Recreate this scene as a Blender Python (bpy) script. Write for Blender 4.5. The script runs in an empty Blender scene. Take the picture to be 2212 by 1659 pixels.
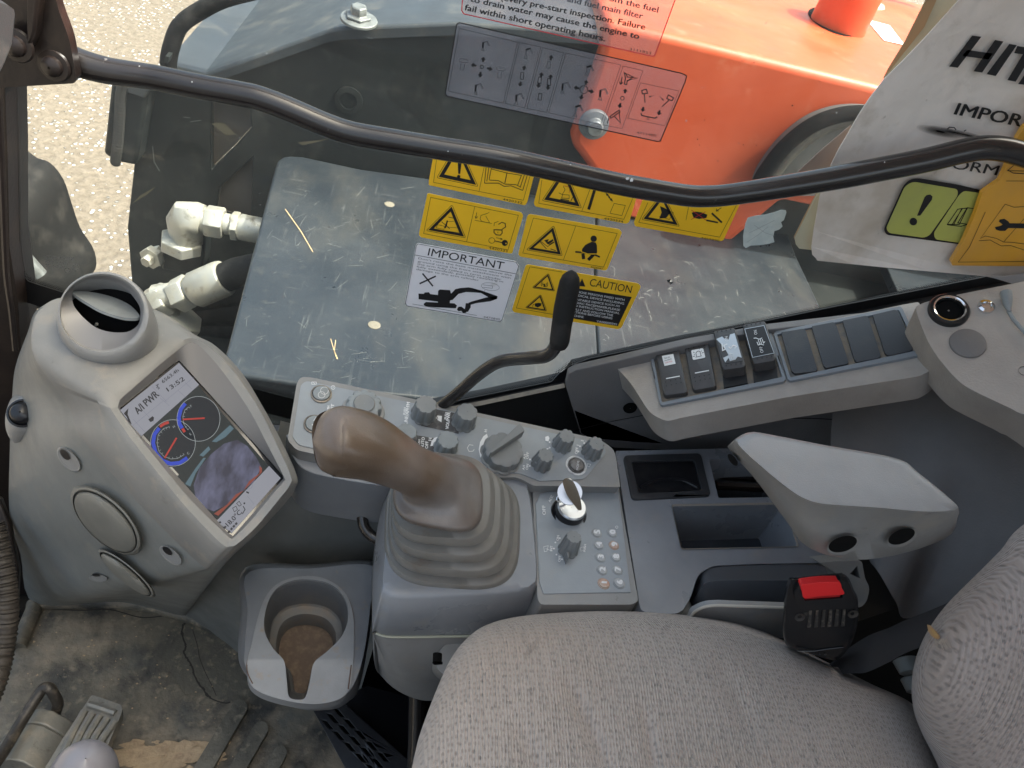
import bpy, bmesh, math, random
from mathutils import Vector, Matrix
from mathutils.geometry import tessellate_polygon
random.seed(7)
SC = bpy.context.scene
COL = SC.collection
# ------------------------------------------------------------------ camera, calibrated from the stickers' vanishing points
FX, CX, CY = 1685.0, 1106.0, 829.5          # focal length and centre on a 2212 x 1659 grid
Dn = Vector((-.229, .734, .639)).normalized()
Xc = Vector((.974, .144, .1735)); Xc = (Xc - Dn*Xc.dot(Dn)).normalized()
Yc = -(Dn.cross(Xc)); Zc = -Dn
RT = Vector((Xc.x, Yc.x, Zc.x)); DW = Vector((Xc.y, Yc.y, Zc.y)); FW = Vector((Xc.z, Yc.z, Zc.z))
CAMZ = 2.5
EYE = Vector((0, 0, CAMZ))
cam = bpy.data.cameras.new('camera'); camo = bpy.data.objects.new('camera', cam); COL.objects.link(camo)
cam.sensor_width = 36; cam.lens = FX/2212*36; cam.clip_start = .02; cam.clip_end = 400
m = Matrix.Identity(4)
for i in range(3):
    m[i][0] = RT[i]; m[i][1] = -DW[i]; m[i][2] = -FW[i]; m[i][3] = EYE[i]
camo.matrix_world = m
SC.camera = camo
# ------------------------------------------------------------------ light
SUN = Vector((.50, -.07, .865)).normalized()
W = bpy.data.worlds.new('World'); SC.world = W; W.use_nodes = True
nt = W.node_tree; nt.nodes.clear()
wo = nt.nodes.new('ShaderNodeOutputWorld'); bg = nt.nodes.new('ShaderNodeBackground'); sk = nt.nodes.new('ShaderNodeTexSky')
sk.sky_type = 'NISHITA'; sk.sun_disc = False
sk.sun_elevation = math.asin(SUN.z); sk.sun_rotation = math.atan2(SUN.x, SUN.y)
sk.air_density = .8; sk.dust_density = 8.0; sk.ozone_density = 1.0
bg.inputs[1].default_value = .15
wb = nt.nodes.new('ShaderNodeMix'); wb.data_type = 'RGBA'; wb.blend_type = 'MULTIPLY'; wb.inputs[0].default_value = 1; wb.inputs[7].default_value = (1, 1.035, .925, 1)
nt.links.new(sk.outputs[0], wb.inputs[6]); nt.links.new(wb.outputs[2], bg.inputs[0]); nt.links.new(bg.outputs[0], wo.inputs[0])
sl = bpy.data.lights.new('sun', 'SUN'); sl.energy = 2.0; sl.angle = math.radians(.6); sl.color = (1, .965, .91)
so = bpy.data.objects.new('sun', sl); COL.objects.link(so)
so.rotation_euler = SUN.to_track_quat('Z', 'Y').to_euler()
SC.view_settings.view_transform = 'Standard'; SC.view_settings.look = 'None'
SC.view_settings.exposure = 1.86; SC.view_settings.gamma = 1
SC.view_settings.use_curve_mapping = False
# ------------------------------------------------------------------ picture point -> place on a real plane
def ray(u, v): return RT*((u-CX)/FX) + DW*((v-CY)/FX) + FW
def ZP(u, v, z): return EYE + ray(u, v)*z
class Pl:
    def __init__(s, p, n):
        s.p = Vector(p); s.n = Vector(n).normalized()
        if (EYE-s.p).dot(s.n) < 0: s.n = -s.n
    def __call__(s, u, v, off=0.0):
        r = ray(u, v); t = (s.p-EYE).dot(s.n)/r.dot(s.n)
        return EYE + r*t + s.n*off
def HP(h): return Pl((0, 0, CAMZ-h), (0, 0, 1))
def YP(y): return Pl((0, y, 0), (0, 1, 0))
def XP(x): return Pl((x, 0, 0), (1, 0, 0))
def P3(a, b, c):
    a, b, c = ZP(*a), ZP(*b), ZP(*c)
    return Pl(a, (b-a).cross(c-a))
def off_pl(pl, d): return Pl(pl.p+pl.n*d, pl.n)
def crop(x0, y0, s):
    def f(*a):
        if len(a) == 2 and not isinstance(a[0], (tuple, list)): return (x0+s*a[0], y0+s*a[1])
        L = a[0] if len(a) == 1 else a
        return [(x0+s*p[0], y0+s*p[1]) for p in L]
    return f
k_ = .33855
A = crop(0, 0, k_); B = crop(734.5, 0, k_); C_ = crop(1469, 0, k_)
D = crop(0, 553, k_); E = crop(734.5, 553, k_); G = crop(1469, 553, k_)
I = crop(0, 1097.4, k_); J = crop(734.5, 1097.4, k_); K = crop(1469, 1097.4, k_)
T1 = crop(941.9, 0, .25); T2 = crop(864.1, 328.4, .25); SCR = crop(241.9, 743.1, .2812)
PN = crop(604.9, 777.7, .1719); KY = crop(976.4, 864.1, .28137); SW = crop(1382.6, 674, .2813); MN = crop(1866.5, 51.8, .3439)
# ------------------------------------------------------------------ 2D curve helpers
def cr(keys, m=6, closed=True):
    n = len(keys); out = []
    rng = range(n) if closed else range(n-1)
    for i in rng:
        if closed: p0, p1, p2, p3 = keys[i-1], keys[i], keys[(i+1) % n], keys[(i+2) % n]
        else: p0, p1, p2, p3 = keys[max(i-1, 0)], keys[i], keys[i+1], keys[min(i+2, n-1)]
        for j in range(m):
            t = j/m
            out.append(tuple(.5*((2*b)+(-a+c)*t+(2*a-5*b+4*c-d)*t*t+(-a+3*b-3*c+d)*t**3) for a, b, c, d in zip(p0, p1, p2, p3)))
    if not closed: out.append(tuple(keys[-1]))
    return out
def rc(poly, r, m=5):
    n = len(poly); out = []
    for i in range(n):
        a, b, c = Vector(poly[i-1]), Vector(poly[i]), Vector(poly[(i+1) % n])
        ra = r[i] if isinstance(r, (list, tuple)) else r
        d1 = a-b; d2 = c-b
        l = min(ra, d1.length*.48, d2.length*.48)
        p = b+d1.normalized()*l; q = b+d2.normalized()*l
        for j in range(m+1):
            t = j/m
            out.append(tuple(p*(1-t)**2+b*2*t*(1-t)+q*t*t))
    return out
def ell(cx, cy, a, b, rot=0, n=40, ph=0):
    c, s = math.cos(math.radians(rot)), math.sin(math.radians(rot))
    return [(cx+a*math.cos(t)*c-b*math.sin(t)*s, cy+a*math.cos(t)*s+b*math.sin(t)*c) for t in [2*math.pi*i/n+ph for i in range(n)]]
def rsq(cx, cy, hw, hh, n=64, p=4.0, rot=0, skew=0):
    out = []; cr_, sr_ = math.cos(math.radians(rot)), math.sin(math.radians(rot))
    for i in range(n):
        t = 2*math.pi*i/n; c, s = math.cos(t), math.sin(t)
        x = hw*math.copysign(abs(c)**(2/p), c); y = hh*math.copysign(abs(s)**(2/p), s)
        x += skew*y
        out.append((cx+x*cr_-y*sr_, cy+x*sr_+y*cr_))
    return out
# ------------------------------------------------------------------ materials
def srgb(r, g, b):
    f = lambda c: (c/255/12.92) if c/255 <= .04045 else ((c/255+.055)/1.055)**2.4
    return (f(r), f(g), f(b))
def M(name, col, rough=.5, metal=0, var=None, dirt=None, bump=None, spec=.5, coat=0, fine=None, rv=None):
    mt = bpy.data.materials.new(name); mt.use_nodes = True
    t = mt.node_tree; t.nodes.clear(); L = t.links
    o = t.nodes.new('ShaderNodeOutputMaterial'); b = t.nodes.new('ShaderNodeBsdfPrincipled')
    L.new(b.outputs[0], o.inputs[0])
    b.inputs['Base Color'].default_value = (*col, 1); b.inputs['Roughness'].default_value = rough
    b.inputs['Metallic'].default_value = metal; b.inputs['Specular IOR Level'].default_value = spec
    b.inputs['Coat Weight'].default_value = coat
    tc = t.nodes.new('ShaderNodeTexCoord'); cur = None
    def noise(sc, det=5, rgh=.6, stretch=None):
        n = t.nodes.new('ShaderNodeTexNoise'); n.inputs['Scale'].default_value = sc; n.inputs['Detail'].default_value = det
        n.inputs['Roughness'].default_value = rgh
        src = tc.outputs['Object']
        if stretch:
            mp = t.nodes.new('ShaderNodeMapping'); mp.inputs['Scale'].default_value = stretch
            L.new(src, mp.inputs[0]); src = mp.outputs[0]
        L.new(src, n.inputs['Vector']); return n.outputs[0]
    def ramp(sock, lo, hi):
        r = t.nodes.new('ShaderNodeMapRange'); r.inputs[1].default_value = lo; r.inputs[2].default_value = hi
        L.new(sock, r.inputs[0]); return r.outputs[0]
    def mix(fac, a, c2):
        x = t.nodes.new('ShaderNodeMix'); x.data_type = 'RGBA'; L.new(fac, x.inputs[0])
        if a is None: x.inputs[6].default_value = (*col, 1)
        else: L.new(a, x.inputs[6])
        x.inputs[7].default_value = (*c2, 1); return x.outputs[2]
    for k in (var, dirt, fine):
        if k:
            lst = k if isinstance(k, list) else [k]
            for kk in lst:
                f = ramp(noise(kk[0], stretch=kk[4] if len(kk) > 4 else None), kk[2], kk[3]); cur = mix(f, cur, kk[1])
    if cur is not None: L.new(cur, b.inputs['Base Color'])
    if rv:
        r = t.nodes.new('ShaderNodeMapRange'); L.new(noise(rv[0]), r.inputs[0])
        r.inputs[1].default_value = .3; r.inputs[2].default_value = .7; r.inputs[3].default_value = rv[1]; r.inputs[4].default_value = rv[2]
        L.new(r.outputs[0], b.inputs['Roughness'])
    if bump:
        prev = None
        for kk in (bump if isinstance(bump, list) else [bump]):
            bp = t.nodes.new('ShaderNodeBump'); bp.inputs['Distance'].default_value = kk[1]; bp.inputs['Strength'].default_value = 1
            L.new(noise(kk[0], 4), bp.inputs['Height'])
            if prev: L.new(prev, bp.inputs['Normal'])
            prev = bp.outputs[0]
        L.new(prev, b.inputs['Normal'])
    return mt
m_plas = M('grey_plastic', (.27, .267, .26), .40, var=(9, (.20, .198, .19), .4, .7), dirt=[(22, (.30, .265, .215), .54, .85), (240, (.5, .48, .43), .73, .79), (75, (.14, .13, .12), .68, .8)], bump=(900, .00018), rv=(14, .28, .48))
m_plasw = M('dusty_grey_plastic', (.215, .208, .193), .40, var=(10, (.155, .15, .14), .4, .75), dirt=[(30, (.31, .265, .205), .55, .85), (240, (.5, .48, .43), .73, .79), (70, (.14, .125, .11), .66, .8)], bump=(900, .00018), rv=(14, .42, .62))
m_blue = M('blue_grey_plastic', (.25, .262, .28), .32, var=(8, (.19, .20, .218), .4, .7), dirt=[(18, (.29, .27, .235), .58, .9), (250, (.45, .44, .42), .75, .8)], bump=(1100, .00012), rv=(12, .22, .40))
m_side = M('side_grey_plastic', (.195, .20, .19), .40, var=(7, (.14, .145, .137), .4, .7), dirt=[(25, (.24, .225, .19), .56, .9), (260, (.45, .44, .4), .74, .79)], bump=(800, .0002), rv=(14, .35, .55))
m_dark = M('charcoal_plastic', (.035, .036, .039), .5, var=(20, (.085, .08, .075), .5, .8), bump=(900, .0002))
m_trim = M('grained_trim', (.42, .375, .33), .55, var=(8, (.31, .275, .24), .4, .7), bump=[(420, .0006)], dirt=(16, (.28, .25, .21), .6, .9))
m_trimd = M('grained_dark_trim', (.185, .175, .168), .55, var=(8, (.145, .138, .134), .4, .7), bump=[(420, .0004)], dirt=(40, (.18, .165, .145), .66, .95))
m_panelface = M('control_panel_face', (.285, .31, .33), .34, var=(12, (.23, .25, .265), .4, .7), dirt=[(30, (.33, .30, .25), .60, .9)], bump=(700, .0001))
m_knob = M('knob_grey', (.20, .205, .20), .45, var=(60, (.20, .205, .20), .45, .7), bump=(900, .0001))
m_knobl = M('knob_light_grey', (.25, .27, .27), .45, var=(60, (.21, .225, .225), .45, .7))
m_black = M('black_plastic', (.012, .012, .014), .28, var=(40, (.03, .028, .026), .5, .8))
m_blackm = M('matt_black', (.012, .012, .013), .6, dirt=(30, (.07, .055, .04), .62, .95))
m_void = M('dark_underside', (.005, .005, .005), .9, spec=.1)
m_frit = M('black_ceramic_edge', (.006, .006, .007), .45)
m_rail = M('black_painted_tube', (.022, .019, .018), .25, dirt=[(120, (.16, .15, .14), .70, .78)], coat=.3, bump=(300, .00006))
m_brown = M('brown_black_bracket', (.014, .010, .009), .34, var=(15, (.03, .021, .016), .5, .8), bump=(200, .0003))
m_grip = M('worn_brown_grip', (.115, .082, .055), .34, var=[(9, (.185, .155, .135), .45, .70), (34, (.075, .045, .028), .52, .8), (90, (.22, .17, .13), .66, .8)], bump=(700, .0002), coat=.1)
m_flange = M('worn_lilac_flange', (.195, .172, .158), .36, var=(12, (.13, .10, .078), .5, .8))
m_boot = M('rubber_bellows', (.20, .19, .172), .40, var=(20, (.15, .137, .118), .45, .75), dirt=[(38, (.15, .10, .068), .60, .82), (14, (.25, .235, .21), .55, .8)])
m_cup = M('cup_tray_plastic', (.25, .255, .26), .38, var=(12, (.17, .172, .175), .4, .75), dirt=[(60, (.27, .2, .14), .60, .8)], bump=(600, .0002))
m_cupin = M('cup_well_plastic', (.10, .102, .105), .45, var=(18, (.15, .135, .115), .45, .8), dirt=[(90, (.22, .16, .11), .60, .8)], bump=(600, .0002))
m_dust = M('brown_dust', (.16, .115, .085), .9, var=(120, (.24, .175, .12), .45, .7), bump=(300, .0008))
m_metal = M('zinc_plated_metal', (.46, .46, .42), .42, .4, var=(30, (.55, .52, .42), .4, .75), dirt=(35, (.17, .155, .12), .56, .76), bump=(120, .0005))
m_chrome = M('chrome', (.78, .78, .78), .12, 1)
m_hose = M('rubber_hose', (.010, .010, .010), .7, spec=.25, dirt=(20, (.045, .042, .038), .5, .8))
m_orange = M('orange_paint', (.55, .082, .024), .42, var=(4, (.64, .12, .045), .4, .75), dirt=[(14, (.66, .22, .12), .60, .88), (80, (.20, .06, .03), .75, .8)], bump=(60, .0003), rv=(9, .35, .55))
m_deckblue = M('deck_paint', (.020, .026, .033), .46, .05, var=(4, (.036, .043, .050), .42, .68), dirt=[(5, (.072, .070, .062), .54, .85, (1, .4, 1)), (35, (.062, .066, .065), .58, .85), (180, (.34, .33, .30), .74, .80), (90, (.02, .02, .02), .76, .80), (110, (.10, .108, .11), .60, .80, (1, .06, 1)), (90, (.095, .10, .10), .62, .82, (.08, 1, 1))], bump=(80, .0002), rv=(7, .24, .5))
m_frame = M('dark_green_frame', (.008, .011, .011), .5, var=(6, (.02, .024, .023), .4, .75), dirt=[(16, (.055, .054, .048), .54, .85), (130, (.3, .3, .27), .74, .8)], bump=(40, .0006))
m_frametop = M('skylit_frame', (.036, .043, .050), .45, .05, var=(6, (.055, .063, .070), .4, .75), dirt=[(12, (.12, .115, .10), .52, .85), (160, (.6, .58, .5), .74, .8)], rv=(7, .28, .5))  # frame paint made lighter and bluer; sky light put into the colour
m_white = M('white_print', (.75, .75, .74), .5)
m_whited = M('worn_white_print', (.62, .62, .6), .55, var=(150, (.35, .36, .37), .5, .65))
m_yel = M('yellow_sticker', (.95, .56, .02), .35, var=(8, (.88, .50, .02), .4, .7), dirt=(70, (.65, .33, .03), .68, .85))
m_ink = M('black_ink', (.012, .011, .012), .5)
m_red = M('red_print', (.55, .03, .04), .45)
m_stw = M('white_sticker', (.86, .84, .86), .35, dirt=(40, (.6, .57, .52), .62, .85))
m_paper = M('cover_paper', (.84, .77, .70), .6, var=(5, (.70, .62, .54), .42, .72), dirt=[(9, (.46, .37, .27), .52, .80), (24, (.5, .42, .33), .56, .85), (60, (.33, .27, .2), .68, .8)], bump=[(5, .014), (90, .0003)])
m_page = M('aged_page', (.50, .47, .33), .6, var=(12, (.42, .36, .26), .4, .7))
m_tan = M('tan_page_edge', (.42, .26, .13), .6)
m_lime = M('yellow_green_print', (.50, .52, .12), .5, var=(14, (.42, .43, .13), .45, .75), dirt=(30, (.30, .27, .12), .62, .9))
m_cover = M('orange_yellow_cover', (.80, .40, .04), .3, var=(9, (.68, .36, .08), .45, .75), bump=[(10, .003)], coat=.3)
m_lblk = M('buckle_black', (.009, .009, .01), .22, dirt=(60, (.07, .06, .05), .64, .85), bump=(900, .0001))
m_redb = M('red_button', (.75, .018, .02), .35)
m_web = M('webbing', (.022, .022, .025), .75, bump=(900, .0004))
m_mat = M('muddy_rubber_mat', (.105, .098, .078), .5,
          var=[(5, (.27, .225, .165), .44, .66), (13, (.045, .045, .042), .47, .66), (60, (.30, .25, .18), .54, .78), (9, (.10, .105, .095), .55, .75)],
          dirt=[(150, (.30, .27, .20), .66, .78)], bump=[(25, .003), (120, .0012)])
m_sand = M('dried_clay', (.44, .33, .21), .9, var=(90, (.33, .24, .155), .4, .7), bump=(200, .001))
m_pedal = M('muddy_pedal_metal', (.20, .195, .175), .5, .3, var=(40, (.30, .27, .215), .45, .7), dirt=(90, (.10, .09, .075), .60, .75), bump=(120, .0008))
m_rust = M('worn_rod', (.045, .040, .035), .45, .3, var=(60, (.20, .165, .125), .5, .75), bump=(150, .0006))
m_lknob = M('lilac_grey_knob', (.21, .20, .215), .3, var=(30, (.25, .24, .25), .5, .8))
m_seal = M('dusty_corrugated_seal', (.05, .041, .032), .7, var=(60, (.03, .024, .02), .45, .7), bump=(80, .002))
m_bolt = M('weathered_bolt', (.20, .215, .215), .4, .4, var=(60, (.12, .125, .12), .45, .7))
m_bounce = M('pale_bounce_lining', (.55, .53, .51), .8)  # made pale so the unseen cab surfaces bounce light inward
m_switchbed = M('dusty_switch_bed', (.22, .175, .125), .8, var=(50, (.12, .115, .11), .45, .7), bump=(200, .0006))
m_switch = M('rocker_grey', (.06, .056, .055), .45, bump=(900, .0001), var=(60, (.075, .07, .068), .5, .7))
m_blank = M('switch_blank', (.035, .037, .042), .5, var=(25, (.06, .058, .055), .5, .75), bump=(600, .0002))
m_foam = M('torn_foam', (.48, .30, .12), .9, bump=(300, .001))
m_bezelb = M('bezel_blue_grey', (.19, .205, .22), .4, dirt=(50, (.28, .23, .16), .60, .85))
m_jbox = m_blue
def mat_ground():
    mt = bpy.data.materials.new('gravelly_ground'); mt.use_nodes = True; t = mt.node_tree; L = t.links
    b = t.nodes['Principled BSDF']; b.inputs['Roughness'].default_value = .95
    tc = t.nodes.new('ShaderNodeTexCoord')
    n1 = t.nodes.new('ShaderNodeTexNoise'); n1.inputs['Scale'].default_value = 1.3; n1.inputs['Detail'].default_value = 8
    L.new(tc.outputs['Object'], n1.inputs['Vector'])
    n2 = t.nodes.new('ShaderNodeTexNoise'); n2.inputs['Scale'].default_value = 22; n2.inputs['Detail'].default_value = 6
    L.new(tc.outputs['Object'], n2.inputs['Vector'])
    v = t.nodes.new('ShaderNodeTexVoronoi'); v.inputs['Scale'].default_value = 36
    L.new(tc.outputs['Object'], v.inputs['Vector'])
    vd = t.nodes.new('ShaderNodeMapRange'); vd.inputs[1].default_value = .30; vd.inputs[2].default_value = .42; vd.inputs[3].default_value = 1; vd.inputs[4].default_value = 0
    L.new(v.outputs['Distance'], vd.inputs[0])
    sp = t.nodes.new('ShaderNodeSeparateColor'); L.new(v.outputs['Color'], sp.inputs[0])
    gt = t.nodes.new('ShaderNodeMath'); gt.operation = 'MULTIPLY_ADD'; L.new(n1.outputs[0], gt.inputs[0]); gt.inputs[1].default_value = 1.6; gt.inputs[2].default_value = -.52
    ls = t.nodes.new('ShaderNodeMath'); ls.operation = 'LESS_THAN'; L.new(sp.outputs[0], ls.inputs[0]); L.new(gt.outputs[0], ls.inputs[1])
    pb = t.nodes.new('ShaderNodeMath'); pb.operation = 'MULTIPLY'; L.new(vd.outputs[0], pb.inputs[0]); L.new(ls.outputs[0], pb.inputs[1])
    r = t.nodes.new('ShaderNodeValToRGB'); e = r.color_ramp.elements
    e[0].color = (.130, .106, .080, 1); e[0].position = .3; e[1].color = (.195, .165, .130, 1); e[1].position = .7
    L.new(n2.outputs[0], r.inputs[0])
    pc = t.nodes.new('ShaderNodeValToRGB'); e = pc.color_ramp.elements
    e[0].color = (.19, .18, .165, 1); e[1].color = (.62, .61, .58, 1); e[0].position = .0; e[1].position = .45
    L.new(sp.outputs[1], pc.inputs[0])
    x = t.nodes.new('ShaderNodeMix'); x.data_type = 'RGBA'; L.new(pb.outputs[0], x.inputs[0]); L.new(r.outputs[0], x.inputs[6]); L.new(pc.outputs[0], x.inputs[7])
    L.new(x.outputs[2], b.inputs['Base Color'])
    bp = t.nodes.new('ShaderNodeBump'); bp.inputs['Distance'].default_value = .012; L.new(pb.outputs[0], bp.inputs['Height'])
    bp2 = t.nodes.new('ShaderNodeBump'); bp2.inputs['Distance'].default_value = .02; L.new(n2.outputs[0], bp2.inputs['Height']); L.new(bp.outputs[0], bp2.inputs['Normal'])
    L.new(bp2.outputs[0], b.inputs['Normal'])
    return mt
m_ground = mat_ground()
def mat_fabric(name, c1, c2, c3, e1, e2, ph=0.0):
    mt = bpy.data.materials.new(name); mt.use_nodes = True; t = mt.node_tree; L = t.links
    b = t.nodes['Principled BSDF']; b.inputs['Roughness'].default_value = .92; b.inputs['Specular IOR Level'].default_value = .2
    b.inputs['Sheen Weight'].default_value = .25
    tc = t.nodes.new('ShaderNodeTexCoord'); cb = t.nodes.new('ShaderNodeCombineXYZ')
    for i, e in enumerate((e1, e2)):
        d = t.nodes.new('ShaderNodeVectorMath'); d.operation = 'DOT_PRODUCT'; L.new(tc.outputs['Object'], d.inputs[0]); d.inputs[1].default_value = tuple(e); L.new(d.outputs['Value'], cb.inputs[i])
    def vec(scale):
        mp = t.nodes.new('ShaderNodeMapping'); mp.inputs['Scale'].default_value = scale; L.new(cb.outputs[0], mp.inputs[0]); return mp.outputs[0]
    def noise(v, sc, det=2):
        n = t.nodes.new('ShaderNodeTexNoise'); n.inputs['Scale'].default_value = sc; n.inputs['Detail'].default_value = det; L.new(v, n.inputs['Vector']); return n.outputs[0]
    def rng(x, a, b_, c=0, d=1):
        r = t.nodes.new('ShaderNodeMapRange'); L.new(x, r.inputs[0]); r.inputs[1].default_value = a; r.inputs[2].default_value = b_; r.inputs[3].default_value = c; r.inputs[4].default_value = d; return r.outputs[0]
    def mix(f, a, c):
        x = t.nodes.new('ShaderNodeMix'); x.data_type = 'RGBA'; L.new(f, x.inputs[0])
        if isinstance(a, tuple): x.inputs[6].default_value = (*a, 1)
        else: L.new(a, x.inputs[6])
        x.inputs[7].default_value = (*c, 1); return x.outputs[2]
    w = t.nodes.new('ShaderNodeTexWave'); w.wave_type = 'BANDS'; w.bands_direction = 'X'; w.inputs['Scale'].default_value = 125; w.inputs['Distortion'].default_value = 2.5; w.inputs['Detail'].default_value = 2; w.inputs['Detail Scale'].default_value = .25
    L.new(cb.outputs[0], w.inputs['Vector'])
    v = t.nodes.new('ShaderNodeTexVoronoi'); v.voronoi_dimensions = '2D'; v.inputs['Scale'].default_value = 240; v.inputs['Randomness'].default_value = .55; L.new(vec((1.25, .72, 1)), v.inputs['Vector'])
    dots = rng(v.outputs['Distance'], .16, .38, .62, 0)
    dn = t.nodes.new('ShaderNodeMath'); dn.operation = 'MULTIPLY'; L.new(dots, dn.inputs[0]); L.new(rng(noise(vec((1, 1, 1)), 300), .35, .6, .35, 1), dn.inputs[1])
    a = mix(rng(w.outputs[0], 0, 1, 0, .38), c1, c2)
    a = mix(rng(noise(vec((3, .6, 1)), 420), .4, .65, 0, .5), a, c2)
    a = mix(dn.outputs[0], a, c3)
    a = mix(rng(noise(tc.outputs['Object'], 5, 6), .44, .74, 0, .5), a, (c1[0]*.70, c1[1]*.60, c1[2]*.50))
    a = mix(rng(noise(tc.outputs['Object'], 2.2, 3), .4, .7, 0, .35), a, (c1[0]*1.15, c1[1]*1.12, c1[2]*1.1))
    L.new(a, b.inputs['Base Color'])
    bp = t.nodes.new('ShaderNodeBump'); bp.inputs['Distance'].default_value = .0007; L.new(w.outputs[0], bp.inputs['Height'])
    bp3 = t.nodes.new('ShaderNodeBump'); bp3.inputs['Distance'].default_value = .0008; bp3.invert = True; L.new(dn.outputs[0], bp3.inputs['Height']); L.new(bp.outputs[0], bp3.inputs['Normal'])
    bp2 = t.nodes.new('ShaderNodeBump'); bp2.inputs['Distance'].default_value = .018; L.new(noise(tc.outputs['Object'], 7, 2), bp2.inputs['Height']); L.new(bp3.outputs[0], bp2.inputs['Normal'])
    L.new(bp2.outputs[0], b.inputs['Normal'])
    return mt
m_fab = mat_fabric('seat_fabric', (.47, .395, .335), (.37, .31, .262), (.175, .145, .12), (1, 0, 0), (0, 1, 0))
m_fab2 = mat_fabric('backrest_fabric', (.39, .325, .285), (.30, .255, .225), (.14, .118, .105), RT*.95+DW*.3, DW*.95-RT*.3)
def mat_glass(name, refl, dust, dcol=(.6, .62, .62), tint=(.93, .95, .94)):
    mt = bpy.data.materials.new(name); mt.use_nodes = True; t = mt.node_tree; t.nodes.clear(); L = t.links
    o = t.nodes.new('ShaderNodeOutputMaterial')
    tr = t.nodes.new('ShaderNodeBsdfTransparent'); tr.inputs[0].default_value = (*tint, 1)
    gl = t.nodes.new('ShaderNodeBsdfGlossy'); gl.inputs['Roughness'].default_value = .03
    lw = t.nodes.new('ShaderNodeLayerWeight'); lw.inputs[0].default_value = .5
    p = t.nodes.new('ShaderNodeMath'); p.operation = 'POWER'; L.new(lw.outputs['Facing'], p.inputs[0]); p.inputs[1].default_value = 4
    ma = t.nodes.new('ShaderNodeMath'); ma.operation = 'MULTIPLY_ADD'; L.new(p.outputs[0], ma.inputs[0]); ma.inputs[1].default_value = .6; ma.inputs[2].default_value = refl
    mx = t.nodes.new('ShaderNodeMixShader'); L.new(ma.outputs[0], mx.inputs[0]); L.new(tr.outputs[0], mx.inputs[1]); L.new(gl.outputs[0], mx.inputs[2])
    df = t.nodes.new('ShaderNodeBsdfDiffuse'); df.inputs[0].default_value = (*dcol, 1)
    tl = t.nodes.new('ShaderNodeBsdfTranslucent'); tl.inputs[0].default_value = (*dcol, 1)
    m1 = t.nodes.new('ShaderNodeMixShader'); m1.inputs[0].default_value = .5; L.new(df.outputs[0], m1.inputs[1]); L.new(tl.outputs[0], m1.inputs[2])
    tc = t.nodes.new('ShaderNodeTexCoord'); n = t.nodes.new('ShaderNodeTexNoise'); n.inputs['Scale'].default_value = 4; n.inputs['Detail'].default_value = 9; n.inputs['Roughness'].default_value = .7
    mp = t.nodes.new('ShaderNodeMapping'); mp.inputs['Scale'].default_value = (1.6, 1, .7); L.new(tc.outputs['Object'], mp.inputs[0]); L.new(mp.outputs[0], n.inputs['Vector'])
    r = t.nodes.new('ShaderNodeMapRange'); r.inputs[1].default_value = .3; r.inputs[2].default_value = .75; r.inputs[3].default_value = dust*.45; r.inputs[4].default_value = dust*1.7; L.new(n.outputs[0], r.inputs[0])
    n2 = t.nodes.new('ShaderNodeTexNoise'); n2.inputs['Scale'].default_value = 160; n2.inputs['Detail'].default_value = 3; L.new(tc.outputs['Object'], n2.inputs['Vector'])
    r2 = t.nodes.new('ShaderNodeMapRange'); r2.inputs[1].default_value = .73; r2.inputs[2].default_value = .80; r2.inputs[3].default_value = 0; r2.inputs[4].default_value = .35; L.new(n2.outputs[0], r2.inputs[0])
    ad = t.nodes.new('ShaderNodeMath'); ad.operation = 'ADD'; L.new(r.outputs[0], ad.inputs[0]); L.new(r2.outputs[0], ad.inputs[1])
    m2 = t.nodes.new('ShaderNodeMixShader'); L.new(ad.outputs[0], m2.inputs[0]); L.new(mx.outputs[0], m2.inputs[1]); L.new(m1.outputs[0], m2.inputs[2])
    L.new(m2.outputs[0], o.inputs[0]); return mt
m_glass = mat_glass('dusty_window_glass', .018, .020)
m_film = mat_glass('clear_sticker_film', .01, .13, (.55, .56, .62), (.9, .9, .93))
m_filmr = mat_glass('clear_pink_film', .01, .12, (.72, .66, .68), (.97, .93, .93))
def mat_emit(name, col, s=1.0, rough=.25):
    mt = M(name, (.02, .02, .02), rough); b = mt.node_tree.nodes['Principled BSDF']
    b.inputs['Emission Color'].default_value = (*col, 1); b.inputs['Emission Strength'].default_value = s
    return mt
# ------------------------------------------------------------------ object helpers
def thing(name, label, cat, loc, group=None, kind=None):
    o = bpy.data.objects.new(name, None); COL.objects.link(o); o.location = loc; o.empty_display_size = .05
    o['label'] = label; o['category'] = cat
    if group: o['group'] = group
    if kind: o['kind'] = kind
    return o
_txt = {}
def text_tris(s, bold=0.0):
    bold = 0
    key = (s, bold)
    if key in _txt: return _txt[key]
    cu = bpy.data.curves.new('t', 'FONT'); cu.body = s; cu.size = 1; cu.offset = bold; cu.resolution_u = 3
    ob = bpy.data.objects.new('t', cu); COL.objects.link(ob)
    dg = bpy.context.evaluated_depsgraph_get(); dg.update()
    me = ob.evaluated_get(dg).to_mesh()
    vs = [(v.co.x, v.co.y) for v in me.vertices]; fs = [tuple(p.vertices) for p in me.polygons]
    ob.evaluated_get(dg).to_mesh_clear()
    bpy.data.objects.remove(ob); bpy.data.curves.remove(cu)
    x0 = min(v[0] for v in vs); x1 = max(v[0] for v in vs)
    _txt[key] = ([((x-x0)/(x1-x0), y/.70) for x, y in vs], fs, x1-x0)
    return _txt[key]
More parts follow.
